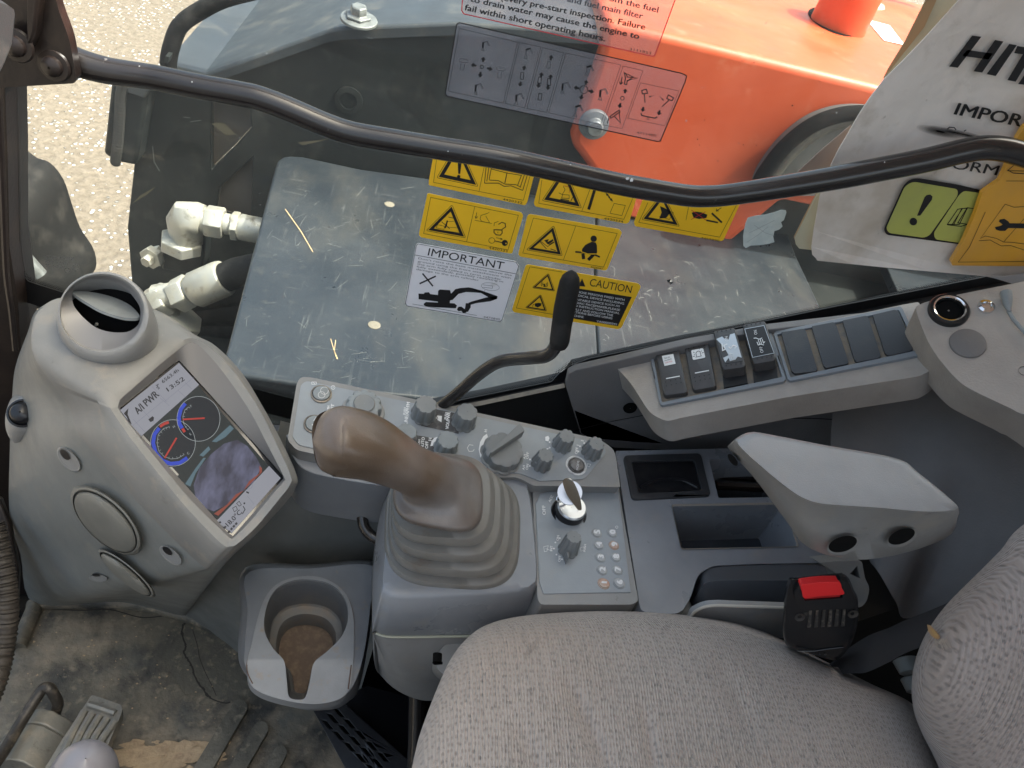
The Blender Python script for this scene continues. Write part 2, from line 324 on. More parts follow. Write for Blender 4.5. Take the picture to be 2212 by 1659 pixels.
class MB:
    def __init__(s): s.v = []; s.f = []; s.m = []
    def face(s, pts, mi=0):
        b = len(s.v); s.v += [Vector(p) for p in pts]; s.f.append(tuple(range(b, b+len(pts)))); s.m.append(mi)
    def loft(s, rings, mi=0, cap0=False, cap1=False, closed=True):
        n = len(rings[0]); b = len(s.v)
        for r in rings: s.v += [Vector(p) for p in r]
        for i in range(len(rings)-1):
            for j in range(n if closed else n-1):
                k = (j+1) % n
                s.f.append((b+i*n+j, b+i*n+k, b+(i+1)*n+k, b+(i+1)*n+j)); s.m.append(mi)
        if cap0: s.cap(rings[0], mi)
        if cap1: s.cap(rings[-1], mi)
        return s
    def cap(s, ring, mi=0, holes=()):
        rings = [[Vector(p) for p in ring]]+[[Vector(p) for p in h] for h in holes]
        al = [p for r in rings for p in r]; b = len(s.v); s.v += al
        for tr in tessellate_polygon(rings): s.f.append(tuple(b+i for i in tr)); s.m.append(mi)
        return s
    def fan(s, ring, c, mi=0):
        b = len(s.v); s.v += [Vector(p) for p in ring]+[Vector(c)]; n = len(ring)
        for j in range(n): s.f.append((b+j, b+(j+1) % n, b+n)); s.m.append(mi)
        return s
    def fill(s, poly, pl, off=0, mi=0, holes=()):
        s.cap([pl(u, v, off) for u, v in poly], mi, [[pl(u, v, off) for u, v in h] for h in holes]); return s
    def line(s, pts, w, pl, off=0, mi=0, closed=False):
        P = [Vector(p) for p in pts]; n = len(P); L, R = [], []
        for i in range(n):
            a = P[i-1] if (i or closed) else P[i]; c = P[(i+1) % n] if (i < n-1 or closed) else P[i]
            d1 = (P[i]-a); d2 = (c-P[i])
            d1 = d1.normalized() if d1.length > 1e-6 else Vector((0, 0)); d2 = d2.normalized() if d2.length > 1e-6 else Vector((0, 0))
            d = (d1+d2); d = d.normalized() if d.length > 1e-6 else d1
            k = max(.5, abs(d.dot(d1)) if d1.length > 0 else 1)
            nn = Vector((-d.y, d.x))*(w/2/k)
            L.append(P[i]+nn); R.append(P[i]-nn)
        for i in range(n if closed else n-1):
            k = (i+1) % n
            s.face([pl(q.x, q.y, off) for q in (L[i], L[k], R[k], R[i])], mi)
        return s
    def disc(s, cx, cy, r, pl, off=0, mi=0, r2=None, rot=0):
        s.face([pl(u, v, off) for u, v in ell(cx, cy, r, r2 or r, rot, 24)], mi); return s
    def arrow(s, p, q, w, pl, off=0, mi=0, head=2.4, hl=.5):
        p, q = Vector(p), Vector(q); d = q-p; l = d.length; d.normalize(); nn = Vector((-d.y, d.x)); h = q-d*l*hl
        s.face([pl(a.x, a.y, off) for a in (p+nn*w/2, h+nn*w/2, h-nn*w/2, p-nn*w/2)], mi)
        s.face([pl(a.x, a.y, off) for a in (h+nn*w*head/2, q, h-nn*w*head/2)], mi); return s
    def text(s, st, p, q, hpx, pl, off=0, mi=0, bold=0.0, up=None, mirror=False):
        """baseline from p to q; cap height hpx; 'up' = picture direction of the letters' tops"""
        vs, fs, w = text_tris(st, bold)
        p, q = Vector(p), Vector(q); d = q-p
        if len(st) == 1:
            mid = (p+q)/2; d = d.normalized()*(w*hpx/.70); p = mid-d/2; q = mid+d/2
        u = Vector(up).normalized() if up else Vector((d.y, -d.x)).normalized()
        sh = [(0, 0)] if not bold else [(-1, 0), (1, 0), (0, .8)]
        for sx, sy in sh:
            b = len(s.v); dd = d.normalized()*sx*bold*hpx*2.2+u*sy*bold*hpx*2.2
            for x, y in vs:
                if mirror: x = 1-x
                a = p+d*x+u*(y*hpx)+dd; s.v.append(pl(a.x, a.y, off+sx*.00003))
            for f in fs: s.f.append(tuple(b+i for i in f)); s.m.append(mi)
        return s
    def tube(s, pts, rad, n=20, mi=0, cap=True, ex=1.0, upv=None, p=2.0):
        P = [Vector(q) for q in pts]; rings = []; N = len(P)
        R = rad if isinstance(rad, (list, tuple)) else [rad]*N
        t0 = (P[1]-P[0]).normalized(); u = Vector(upv) if upv else t0.orthogonal(); u = (u-t0*u.dot(t0)).normalized()
        for i in range(N):
            t = ((P[min(i+1, N-1)]-P[i]).normalized()+(P[i]-P[max(i-1, 0)]).normalized())
            t = t.normalized(); u = (u-t*u.dot(t)).normalized(); w = t.cross(u)
            rr = R[i]; e = ex[i] if isinstance(ex, (list, tuple)) else ex
            ring = []
            for j in range(n):
                a = 2*math.pi*j/n; c, q = math.cos(a), math.sin(a)
                c = math.copysign(abs(c)**(2/p), c); q = math.copysign(abs(q)**(2/p), q)
                ring.append(P[i]+u*(c*rr)+w*(q*rr*e))
            rings.append(ring)
        s.loft(rings, mi)
        if cap: s.fan(rings[0], P[0], mi); s.fan(rings[-1], P[-1], mi)
        return s
    def lathe(s, c, ax, prof, n=32, mi=0, scal=0, sd=0.0, cap=True, ph=0.0):
        c = Vector(c); ax = Vector(ax).normalized(); u = ax.orthogonal().normalized(); w = ax.cross(u); rings = []
        for r, h in prof:
            ring = []
            for j in range(n):
                a = 2*math.pi*j/n; k = 1-(sd*(.5+.5*math.cos(scal*(a+ph)))**3 if scal else 0)
                ring.append(c+ax*h+(u*math.cos(a)+w*math.sin(a))*r*k)
            rings.append(ring)
        s.loft(rings, mi)
        if cap: s.fan(rings[-1], c+ax*prof[-1][1], mi)
        return s
    def box(s, c, ax, ay, az, sx, sy, sz, mi=0):
        c = Vector(c); ax, ay, az = Vector(ax)*sx/2, Vector(ay)*sy/2, Vector(az)*sz/2
        P = [c+ax*i+ay*j+az*k for i in (-1, 1) for j in (-1, 1) for k in (-1, 1)]
        for f in ((0, 1, 3, 2), (4, 6, 7, 5), (0, 4, 5, 1), (2, 3, 7, 6), (0, 2, 6, 4), (1, 5, 7, 3)): s.face([P[i] for i in f], mi)
        return s
    def plate(s, poly, pl, th, off=0, mi=0, holes=()):
        def lv(o): return [pl(u, v, off) - pl.n*o for u, v in poly], [[pl(u, v, off)-pl.n*o for u, v in h] for h in holes]
        a, ha = lv(0); b, hb = lv(th)
        s.cap(a, mi, ha); s.cap(b, mi, hb); s.loft([a, b], mi)
        for x, y in zip(ha, hb): s.loft([x, y], mi)
        return s
    def build(s, name, mats, parent=None, bevel=0, seg=3, smooth=True, sub=0, ang=38, origin=None, weld=True, fix=True):
        org = parent.matrix_world.translation if False else (Vector(parent['_o']) if parent is not None else (Vector(origin) if origin is not None else Vector((0, 0, 0))))
        me = bpy.data.meshes.new(name); me.from_pydata([tuple(v-org) for v in s.v], [], s.f)
        if not isinstance(mats, (list, tuple)): mats = [mats]
        for q in mats: me.materials.append(q)
        me.polygons.foreach_set('material_index', s.m)
        bm = bmesh.new(); bm.from_mesh(me)
        if weld: bmesh.ops.remove_doubles(bm, verts=bm.verts, dist=1e-6)
        if fix: bmesh.ops.recalc_face_normals(bm, faces=bm.faces)
        bm.to_mesh(me); bm.free()
        if smooth:
            me.shade_smooth(); me.set_sharp_from_angle(angle=math.radians(ang))
        o = bpy.data.objects.new(name, me); COL.objects.link(o)
        if parent is not None: o.parent = parent
        else: o.location = org
        if bevel:
            b = o.modifiers.new('bevel', 'BEVEL'); b.width = bevel; b.segments = seg; b.limit_method = 'ANGLE'; b.angle_limit = math.radians(40); b.harden_normals = False
        if sub:
            q = o.modifiers.new('sub', 'SUBSURF'); q.levels = q.render_levels = sub
        return o
def T(name, label, cat, loc, group=None):
    o = thing(name, label, cat, loc, group); o['_o'] = tuple(loc); return o
def tag(o, label, cat=None, group=None, kind=None):
    o['label'] = label
    if cat: o['category'] = cat
    if group: o['group'] = group
    if kind: o['kind'] = kind
    return o
def sub_of(o):                       # lets a mesh be the parent of sub-parts
    o['_o'] = tuple(Vector(o.parent['_o'])) if o.parent else tuple(o.location)
    return o

def onsurf(ob, u, v):
    bpy.context.view_layer.update()
    d = ray(u, v); mi = ob.matrix_world.inverted(); o = mi @ EYE; dd = (mi.to_3x3() @ d).normalized()
    ok, loc, nrm, _ = ob.ray_cast(o, dd)
    if not ok: return (None, None)
    w = ob.matrix_world @ loc; n = (ob.matrix_world.to_3x3() @ nrm).normalized()
    if n.dot(EYE-w) < 0: n = -n
    return w, n
def surfplane(ob, u, v, r=6):
    """plane through the surface of ob round a picture point"""
    w, n = onsurf(ob, u, v)
    if w is None: return None
    ns = n.copy()
    for a, b in ((r, 0), (-r, 0), (0, r), (0, -r)):
        w2, n2 = onsurf(ob, u+a, v+b)
        if w2 is not None: ns += n2
    return Pl(w, ns)

def mat_grip(c0):
    """worn grip: grey-lilac rubber at the foot, browned by hands further up"""
    mt = M('worn_grip', (.185, .168, .158), .34, var=(12, (.14, .115, .095), .5, .8), bump=(700, .0002), coat=.1)
    t = mt.node_tree; L = t.links; b = t.nodes['Principled BSDF']; old = b.inputs['Base Color'].links[0].from_socket
    tc = t.nodes.new('ShaderNodeTexCoord'); ds = t.nodes.new('ShaderNodeVectorMath'); ds.operation = 'DISTANCE'; L.new(tc.outputs['Object'], ds.inputs[0]); ds.inputs[1].default_value = tuple(c0)
    n = t.nodes.new('ShaderNodeTexNoise'); n.inputs['Scale'].default_value = 28; n.inputs['Detail'].default_value = 5; L.new(tc.outputs['Object'], n.inputs['Vector'])
    ad = t.nodes.new('ShaderNodeMath'); ad.operation = 'MULTIPLY_ADD'; L.new(n.outputs[0], ad.inputs[0]); ad.inputs[1].default_value = .05; L.new(ds.outputs['Value'], ad.inputs[2])
    mr = t.nodes.new('ShaderNodeMapRange'); L.new(ad.outputs[0], mr.inputs[0]); mr.inputs[1].default_value = .052; mr.inputs[2].default_value = .085
    n2 = t.nodes.new('ShaderNodeTexNoise'); n2.inputs['Scale'].default_value = 11; n2.inputs['Detail'].default_value = 5; L.new(tc.outputs['Object'], n2.inputs['Vector'])
    rp = t.nodes.new('ShaderNodeValToRGB'); e = rp.color_ramp.elements; e[0].position = .38; e[0].color = (.085, .056, .036, 1); e[1].position = .68; e[1].color = (.175, .14, .118, 1); m_ = rp.color_ramp.elements.new(.52); m_.color = (.115, .080, .054, 1); L.new(n2.outputs[0], rp.inputs[0])
    x = t.nodes.new('ShaderNodeMix'); x.data_type = 'RGBA'; L.new(mr.outputs[0], x.inputs[0]); L.new(old, x.inputs[6]); L.new(rp.outputs[0], x.inputs[7]); L.new(x.outputs[2], b.inputs['Base Color'])
    return mt
# ================================================================== GROUND
mb = MB(); mb.face([(-60, -60, 0), (60, -60, 0), (60, 60, 0), (-60, 60, 0)])
tag(mb.build('ground', m_ground, smooth=False), 'pale beige gravelly ground outside the machine', kind='structure')
# ================================================================== ENGINE-SIDE DECK outside the window
H1 = HP(1.0)
deck = T('deck_cover', 'scratched blue-grey metal deck cover outside the side window', 'deck cover', H1(900, 600))
dk = rc([(488, 812), (484, 780), (600, 336), (655, 334), (900, 384), (1270, 440), (1560, 478), (1700, 500), (1782, 668), (1800, 760), (1290, 800), (1286, 902)], [4, 10, 26, 26, 8, 8, 8, 8, 8, 8, 2, 2])
dk = [(488, 806), (484, 776), (499, 722), (594, 362), (600, 346), (611, 338), (627, 336), (655, 338), (780, 365), (1000, 395), (1288, 442), (1284, 640), (1300, 880), (940, 862), (700, 838)]
mb = MB(); mb.plate(dk, H1, .045)
for i in range(240):
    cx, cy = random.uniform(530, 1240), random.uniform(400, 800)
    if random.random() < .6: cx, cy = random.choice([(680, 520), (560, 700), (820, 480), (760, 780), (900, 740), (640, 420)]); cx += random.gauss(0, 60); cy += random.gauss(0, 38)
    if cx < 520 or cy < 400 or cx < 520+(700-cy)*.25: continue
    l = random.choice([random.uniform(2, 9), random.uniform(6, 34)]); a = random.gauss(-.2, .9); c = random.gauss(0, .05)
    pts = [(cx+l*t*math.cos(a+c*t), cy+l*t*math.sin(a+c*t)*.8) for t in (-.5, -.2, .1, .5)]
    mb.line(pts, random.uniform(.2, .5), H1, .0006, 1)
for p in ([(616, 452), (650, 500), (676, 545)], [(725, 735), (722, 760), (728, 776)], D([(2110, 530), (2130, 600), (2155, 660)])):
    mb.line(p, 1.5, H1, .0008, 2)
for i in range(40):
    mb.disc(random.uniform(520, 1250), random.uniform(400, 800), random.uniform(.5, 1.5), H1, .0007, 3)
mb.build('cover_plate', [m_deckblue, M('pale_scratch', (.20, .21, .205), .6), M('straw', (.48, .36, .2), .8), m_ink], deck, bevel=.012, seg=4)
for p in (B(315, 1305), E(218, 442), A(2195, 640)):
    mb = MB(); c = H1(p[0], p[1], .0); mb.lathe(c, (0, 0, 1), [(.013, -.001), (.013, .001), (.011, .002), (.004, .001), (0.001, .0012)], 24)
    if p[1] > 300: mb.build('plate_hole', M('dusty_bolt_head', (.18, .165, .13), .8), deck)
dk2 = [(1292, 442), (1400, 415), (1600, 415), (1670, 440), (1700, 500), (1722, 556), (1775, 668), (1830, 900), (1302, 905), (1286, 640)]
mb = MB(); mb.plate(dk2, H1, .045)
for i in range(70):
    cx, cy = random.uniform(1300, 1700), random.uniform(560, 760); l = random.uniform(4, 16); a = random.uniform(-.7, 1.3)
    mb.line([(cx, cy), (cx+l*.5*math.cos(a), cy+l*.5*math.sin(a)), (cx+l*math.cos(a+.3), cy+l*math.sin(a+.3))], random.uniform(.4, .8), H1, .0006, 1)
for p in ((1445, 608), (1452, 612)): mb.face([H1(p[0]+random.uniform(-5, 5), p[1]+random.uniform(-5, 5), .0008) for _ in range(6)], 1)
mb.build('cover_plate', [m_deckblue, bpy.data.materials['pale_scratch']], deck, bevel=.006)
st = HP(1.10)
mb = MB(); mb.plate([(1600, 430), (1990, 450), (2100, 800), (1750, 820)], st, .03)
mb.build('step_plate', m_frame, deck)
mb = MB(); mb.plate([(1908, 560), (2300, 600), (2300, 800), (1970, 700)], HP(1.0), .03)
mb.build('rear_plate', m_deckblue, deck, bevel=.004)
# front skirt of the deck, dark green, and dark space beneath
mb = MB()
mb.face([H1(440, 806, -.046), H1(1320, 905, -.046), H1(1320, 905, -.5), H1(440, 806, -.5)])
mb.face([H1(484, 776, -.046), H1(598, 350, -.046), H1(598, 350, -.5), H1(484, 776, -.5)])
mb.face([Vector((-.50, .98, 1.02)), Vector((2.6, .98, 1.02)), Vector((2.6, 3.4, 1.02)), Vector((-.50, 3.4, 1.02))])
mb.build('skirt', m_frame, deck, smooth=False)
# ================================================================== SIDE FRAME (dark box structure ahead of the deck)
YF = YP(2.0)
fr = T('machine_frame', 'dark green-black steel side frame between the gravel and the orange tank', 'machine frame', YF(700, 300))
face_p = [(275, 491), (290, 352), (318, 205), (330, 190), (350, 150), A(1310, 460), A(2100, 180), (742, 55), (990, 45), (1290, 66), (1330, 260), (1450, 430), (1460, 700), (300, 760), (287, 640)]
mb = MB()
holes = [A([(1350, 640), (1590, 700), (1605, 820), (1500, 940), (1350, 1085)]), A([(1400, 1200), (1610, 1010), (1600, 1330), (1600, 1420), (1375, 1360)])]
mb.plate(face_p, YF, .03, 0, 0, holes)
mb.build('face_plate', m_frame, fr, bevel=.004)
m_dip = M('brown_grey_infill', (.075, .066, .055), .8, var=(8, (.10, .088, .075), .4, .7))  # brown-grey fill closing the two openings in the face plate
for h in holes: mb = MB(); mb.fill([(u+random.uniform(-1, 1), v) for u, v in h], YF, -.028); mb.build('opening_infill', m_dip, fr)
def z_at(p): return (p-EYE).dot(FW)
low = [A(1060, 400), A(1310, 460), A(2100, 180), (742, 55), (990, 45), (1290, 66)]
hi = [(398, 40), (470, 2), (700, -60), (900, -80), (1000, -85), (1320, -60)]
mb = MB()
lp = [YF(u, v, .012) for u, v in low]
hp_ = [Vector((a.x*1.0+.02, a.y+.62, a.z+.02)) for a in lp]
mb.loft([lp, hp_], closed=False)
l2 = [Vector((a.x, a.y, a.z-.03)) for a in lp]; mb.loft([lp, l2], closed=False)
mb.build('top_plate', m_frametop, fr, bevel=.008, ang=10)
mb = MB(); mb.tube([YF(u, v, .02) for u, v in cr([(368, 135), (374, 100), (394, 50), (440, 16), (500, -12), (620, -40)], 5, False)], .02, 12)
mb.build('edge_hose', m_hose, fr)
mb = MB(); mb.lathe(YF(*B(125, 78), .03), (0, -.15, 1), [(.032, 0), (.032, .004), (.021, .006), (.020, .022), (.017, .025), (.0, .025)], 6, cap=False)
mb.lathe(YF(*B(130, 92), .03), (0, -.15, 1), [(.044, -.006), (.044, .0), (.02, .004)], 28)
mb.build('bolt', m_bolt, fr, bevel=.002)
mb = MB(); mb.plate([(1560, 330), (2400, 330), (2400, 760), (1560, 760)], YP(2.06), .03); mb.build('rear_face_plate', m_frame, fr)
for p in (A(2225, 640), (1327, 97)):
    mb = MB(); c = YF(p[0], p[1], .002); mb.lathe(c, (0, -1, 0), [(.036, -.003), (.036, .003), (.022, .004), (.022, -.03)], 28, cap=True)
    mb.build('ring_hole', m_frame if p[0] < 1000 else m_metal, fr)
YB = YP(1.93)
mb = MB(); mb.plate(A([(715, 500), (1010, 520), (940, 590), (930, 700), (870, 1060), (740, 1035), (660, 985)]), YB, .10)
mb.build('side_box', m_frame, fr, bevel=.01)
mb = MB(); mb.plate(A([(800, 500), (1020, 540), (950, 590), (925, 630), (800, 590)]), YP(1.922), .02)
mb.build('box_lip', m_frametop, fr, bevel=.006)
mb = MB()
wp = cr(A([(800, 520), (775, 600), (765, 750), (755, 900), (738, 1030)]), 8, False)
for i, p in enumerate(wp): mb.lathe(YB(p[0], p[1], .002), (0, -1, 0), [(.014, 0), (.011, .006), (.004, .009)], 10)
mb.build('weld_bead', M('weld_bead', (.045, .045, .042), .5), fr)
mb = MB(); mb.plate(A([(1040, 400), (1055, 358), (1080, 365), (1070, 405)]), YB, .03); mb.build('bracket', m_frame, fr)
mb = MB()
for k in range(260):
    u, v = random.uniform(320, 1200), random.uniform(70, 520)
    if v < 160-(u-350)*.12: continue
    mb.disc(u, v, random.uniform(.3, .9), YF, .0015)
mb.line(A([(975, 930), (985, 1030), (1020, 1090)]), 2.2, YF, .002); mb.line(A([(1170, 745), (1215, 750)]), 2, YF, .002); mb.line(A([(1215, 775), (1285, 765)]), 2, YF, .002)
mb.build('paint_chips', M('paint_chip', (.11, .115, .11), .7), fr)
mb = MB()
for q in (A([(1350, 785), (1430, 780), (1500, 850), (1520, 855), (1440, 860)]), A([(900, 1240), (1000, 1185), (940, 1240), (840, 1300)]), A([(1900, 905), (2050, 890), (2140, 870), (2040, 900), (1930, 925)])):
    mb.fill(q, YF, .003)
mb.build('dry_leaves', M('dry_leaf', (.085, .075, .05), .9), fr)
# ================================================================== ORANGE TANK
tk = T('orange_tank', 'weathered orange painted tank with a filler cap beyond the deck', 'fuel tank', YF(1600, 300))
prof = [(1300, 46), (1293, 98), (1232, 281), (1230, 298), (1276, 360), (1330, 450), (1400, 560)]
Pp = [YF(u, v, .04) for u, v in prof]; Pp[0].z = 2.0
for q in Pp: q.z = max(q.z, 1.49)
Pp = Pp[:6]
q1, q2 = YF(1600, 452, .04), YF(1680, 420, .04); q1.z = 1.49
Pp += [q1, q2, Vector((2.7, Pp[0].y, q2.z)), Vector((2.7, Pp[0].y, 2.0))]
mb = MB(); back = [p+Vector((0, 1.3, 0)) for p in Pp]
mb.cap(Pp); mb.cap(back); mb.loft([Pp, back])
mb.build('tank_body', m_orange, tk, bevel=.03, seg=6)
HT = HP(.5)
fc = Pl((0, 0, 2.0), (0, 0, 1))
c = fc(*C_(985, 150)); c2 = fc(*C_(990, 140))
mb = MB(); mb.face([fc(u, v, .0016) for u, v in ell(*C_(988, 142), 62, 23, 22, 40)]); mb.build('filler_opening', m_void, tk)
mb = MB(); b0 = fc(*C_(1003, 168), -.02)
mb.lathe(b0, (.02, 0, 1), [(.088, 0), (.084, .10), (.086, .155), (.082, .165), (.05, .167), (.048, .19), (.03, .192)], 40)
mb.build('filler_cap', m_orange, tk, bevel=.003)
mb = MB(); mb.fill(C_([(1183, 125), (1335, 165), (1432, 292), (1300, 262)]), fc, .002); mb.build('paper_label', m_white, tk)
mb = MB(); mb.lathe(fc(*C_(1205, 22)), (0, 0, 1), [(.06, 0), (.055, .008), (.03, .01), (.028, .03)], 24); mb.build('washer', m_metal, tk)
mb = MB(); mb.tube([fc(u, v, .06) for u, v in C_([(1250, -8), (1400, 15), (1540, 55)])], .016, 10); mb.build('hose', m_hose, tk)
mb = MB()
mb.lathe(YF(*B(1605, 740), .05), (0, -1, 0), [(.040, 0), (.038, .012), (.022, .016), (.021, .032), (.018, .035)], 24); mb.build('bolt', m_bolt, tk, bevel=.001)
mb = MB()
for k in range(26):
    u, v = random.uniform(1500, 1880), random.uniform(20, 380)
    q = YP(Pp[0].y)
    if v > 74+(u-1469)*.216+6: mb.face([q(u+random.uniform(-2.5, 2.5), v+random.uniform(-2.5, 2.5), .001) for _ in range(5)], 0)
mb.build('paint_chips', m_ink, tk)
# ================================================================== ROUND RUBBER-EDGED COVER by the tank
YR = YP(1.9)
rcv = T('round_cover', 'round grey cover with thick black rubber edge, half behind the hanging booklet', 'cover', YR(*C_(1100, 950)))
arc = cr(C_([(480, 1180), (520, 1090), (640, 930), (800, 795), (960, 725), (1130, 702), (1350, 720)]), 6, False)
mb = MB(); mb.tube([YR(u, v, .02) for u, v in arc], [.020]*len(arc), 14); mb.build('rubber_edge', M('dull_black_rubber', (.006, .006, .006), .9, spec=.1), rcv)
mb = MB(); pl_ = [(u+4, v+3) for u, v in arc]+C_([(1400, 1250), (500, 1250)]); mb.plate(pl_, YR, .05); mb.build('cover_plate', M('light_grey_cover', (.075, .08, .08), .4, var=(10, (.13, .13, .125), .4, .7)), rcv)
arc2 = [(u+14, v+12) for u, v in arc]
mb = MB(); mb.tube([YR(u, v, .012) for u, v in arc2], [.022]*len(arc2), 12); mb.build('inner_rim', M('dusty_rim', (.05, .048, .042), .6, dirt=(60, (.12, .11, .085), .5, .8)), rcv)
# ================================================================== HYDRAULIC FITTINGS
YH = YP(1.78)
ax = (YH(565, 497)-YH(420, 475)).normalized()
f1 = T('elbow_fitting', 'dusty cream metal elbow fitting on a black block left of the deck cover', 'pipe fitting', YH(405, 520))
mb = MB(); s = YH(*A(1130, 1400)); e = YH(*A(1290, 1395))
mb.tube([YH(*A(1190, 1545), .0), YH(*A(1185, 1480)), YH(*A(1185, 1425)), YH(*A(1200, 1385), 0), YH(*A(1250, 1390)), YH(*A(1290, 1402))], [.036, .038, .042, .042, .040, .038], 16, p=3.2)
mb.build('elbow_body', m_metal, f1, bevel=.003)
def hexrun(pts, name, par, mat=m_metal):
    """pts = (u, v, radius, sides)"""
    for (u0, v0, u1, v1, r, n) in pts:
        a, b = YH(u0, v0), YH(u1, v1); d = b-a; L = d.length
        q = MB(); q.lathe(a, d, [(0.001, 0), (r*.9, 0), (r, L*.10), (r, L*.88), (r*.92, L), (.001, L)], n, cap=False)
        q.build(name, mat, par, bevel=.002)
def AA(*v): return [k for i in range(0, 4, 2) for k in A(v[i], v[i+1])]
hexrun([(*AA(1285, 1400, 1320, 1408), .032, 20), (*AA(1310, 1405, 1430, 1425), .041, 6), (*AA(1425, 1425, 1490, 1438), .027, 20), (*AA(1478, 1438, 1528, 1445), .038, 6), (*AA(1520, 1445, 1690, 1478), .034, 16)], 'hex_nut', f1)
mb = MB(); mb.lathe(YH(*A(1155, 1580)), YH(*A(1165, 1490))-YH(*A(1155, 1580)), [(.055, 0), (.055, .028), (.042, .034)], 6, cap=True); mb.build('base_nut', m_metal, f1, bevel=.003)
mb = MB(); q = YP(1.80); mb.plate(A([(1080, 1440), (1040, 1560), (1030, 1720), (1290, 1760), (1300, 1560), (1280, 1500)]), q, .09); mb.build('mounting_block', m_frame, f1, bevel=.006)
mb = MB(); mb.lathe(YH(*A(985, 1630)), (-.3, -1, 0), [(.03, 0), (.03, .02), (.016, .02), (.014, .04)], 6); mb.build('bolt', m_metal, f1, bevel=.001)
mb = MB(); mb.plate(A([(955, 1600), (1000, 1590), (1035, 1640), (1025, 1700), (960, 1680)]), q, .02); mb.build('clip', m_metal, f1)
YH = YP(1.62)
f2 = T('hose_fitting', 'pale crimped hose end with hex nuts and black hose, behind the round air vent', 'hose fitting', YH(400, 625))
mb = MB(); mb.tube([YH(*D(1120, 480)), YH(*D(1060, 370)), YH(*D(985, 300)), YH(*D(1020, 260)), YH(*D(1100, 245))], [.034, .036, .038, .034, .030], 14); mb.build('elbow_body', m_metal, f2, bevel=.002)
def DD(*v): return [k for i in range(0, 4, 2) for k in D(v[i], v[i+1])]
hexrun([(*DD(960, 320, 1075, 262), .042, 6), (*DD(1070, 265, 1170, 238), .030, 18), (*DD(1125, 262, 1215, 215), .044, 6)], 'hex_nut', f2)
hexrun([(*DD(1200, 232, 1250, 218), .034, 20), (*DD(1238, 222, 1440, 135), .046, 14)], 'crimp_sleeve', f2)
hexrun([(*DD(1190, 395, 1150, 440), .048, 6)], 'hex_nut', f2)
mb = MB(); mb.tube([YH(*D(1430, 140)), YH(*D(1520, 100)), YH(*D(1640, 75)), YH(*D(1800, 70))], .036, 18); mb.build('rubber_hose', m_hose, f2)
for pts, r in ((((1130, 360), (1300, 340), (1500, 330), (1700, 330)), .05), (((1240, 280), (1400, 240), (1560, 215), (1700, 210)), .045), (((1190, 480), (1350, 430), (1600, 440)), .045)):
    q = YP(1.78); mb = MB(); mb.tube([q(*D(*p)) for p in pts], r, 18)
    h = mb.build('hydraulic_hose', m_hose, origin=q(*D(*pts[0])))
    tag(h, {.05: 'middle black hydraulic hose running under the deck cover', .045: 'black hydraulic hose under the deck cover edge behind the air vent'}[r] if pts[0][0] != 1240 else 'upper black hydraulic hose below the crimped hose end', 'hose', 'hoses under the deck cover')
# lower-left sleeve outside
YS = YP(1.5)
bs = T('boom_hose_sleeve', 'black folded rubber sleeve over hydraulic lines at the lower left of the window', 'hose sleeve', YS(100, 500))
mb = MB()
pp = cr(A([(-60, 1120), (110, 1150), (200, 1185), (285, 1290), (340, 1440), (400, 1600), (500, 1760), (480, 1900), (200, 1950), (-100, 1900)]), 4)
ct = YS(*A(120, 1550), .10)
r0 = [YS(u, v, 0) for u, v in pp]; r1 = [YS(u, v, .05).lerp(ct, .18) for u, v in pp]; r2 = [YS(u, v, .09).lerp(ct, .5) for u, v in pp]
mb.loft([[p+Vector((0, .1, 0)) for p in r0], r0, r1, r2]).fan(r2, ct)
mb.build('sleeve', m_hose, bs, ang=60)
for p, q in ((( 285, 1425), (400, 1560)), ((110, 1600), (190, 1640)), ((110, 1440), (140, 1560))):
    mb = MB(); a, b = YS(*A(*p), .12), YS(*A(*q), .12); mb.tube([a, a.lerp(b, .5), b], .016, 12); mb.build('fitting', m_bolt, bs)
# ================================================================== CAB SHELL
cab = T('cab_shell', 'dark cab frame with large dusty side window beside the operator seat', 'cab frame', Vector((0, .85, 1.2)))
YG = YP(.80)
# glass pane outline (rounded front lower corner)
frit_in = A([(105, 500), (82, 560), (95, 900), (105, 1250), (110, 1560)])+[(40, 560), (46, 590), (62, 607), (95, 618), (140, 632), (170, 640)]+[(400, 800), (900, 930)]+E([(700, 940), (780, 915), (1100, 850), (1350, 800), (1400, 745), (1470, 695), (1600, 650), (2195, 530)])+G([(560, 410), (1000, 318), (1400, 240), (1950, 130), (2250, 70)])
low_e = [(-60, 700), (25, 560)]
mb = MB()
pane = [(-30, -260), (-30, 720), (500, 900), (900, 960), (1250, 880), (1600, 860), (2400, 560), (2600, 500), (2600, -500)]
mb.plate(pane, YG, .004); mb.build('window_pane', m_glass, cab, smooth=False)
mb = MB()
out = []
W_ = []
fin = frit_in[1:]
def offs(pts, d):
    o = []
    for i, p in enumerate(pts):
        a = Vector(pts[max(i-1, 0)]); b = Vector(pts[min(i+1, len(pts)-1)]); t = (b-a).normalized(); o.append((p[0]-t.y*d, p[1]+t.x*d))
    return o
fo = offs(fin, 1)
dens = []
for i in range(len(fin)-1):
    a, b = Vector(fin[i]), Vector(fin[i+1]); n = max(1, int((b-a).length/3.6))
    for j in range(n): dens.append(tuple(a.lerp(b, j/n)))
outer = offs(dens, 44)
mb.loft([[YG(u, v, .001) for u, v in dens], [YG(u, v, .001) for u, v in outer]], closed=False)
d1 = offs(dens, -3.2); d2 = offs(dens, -6.4); d3 = offs(dens, -9.2)
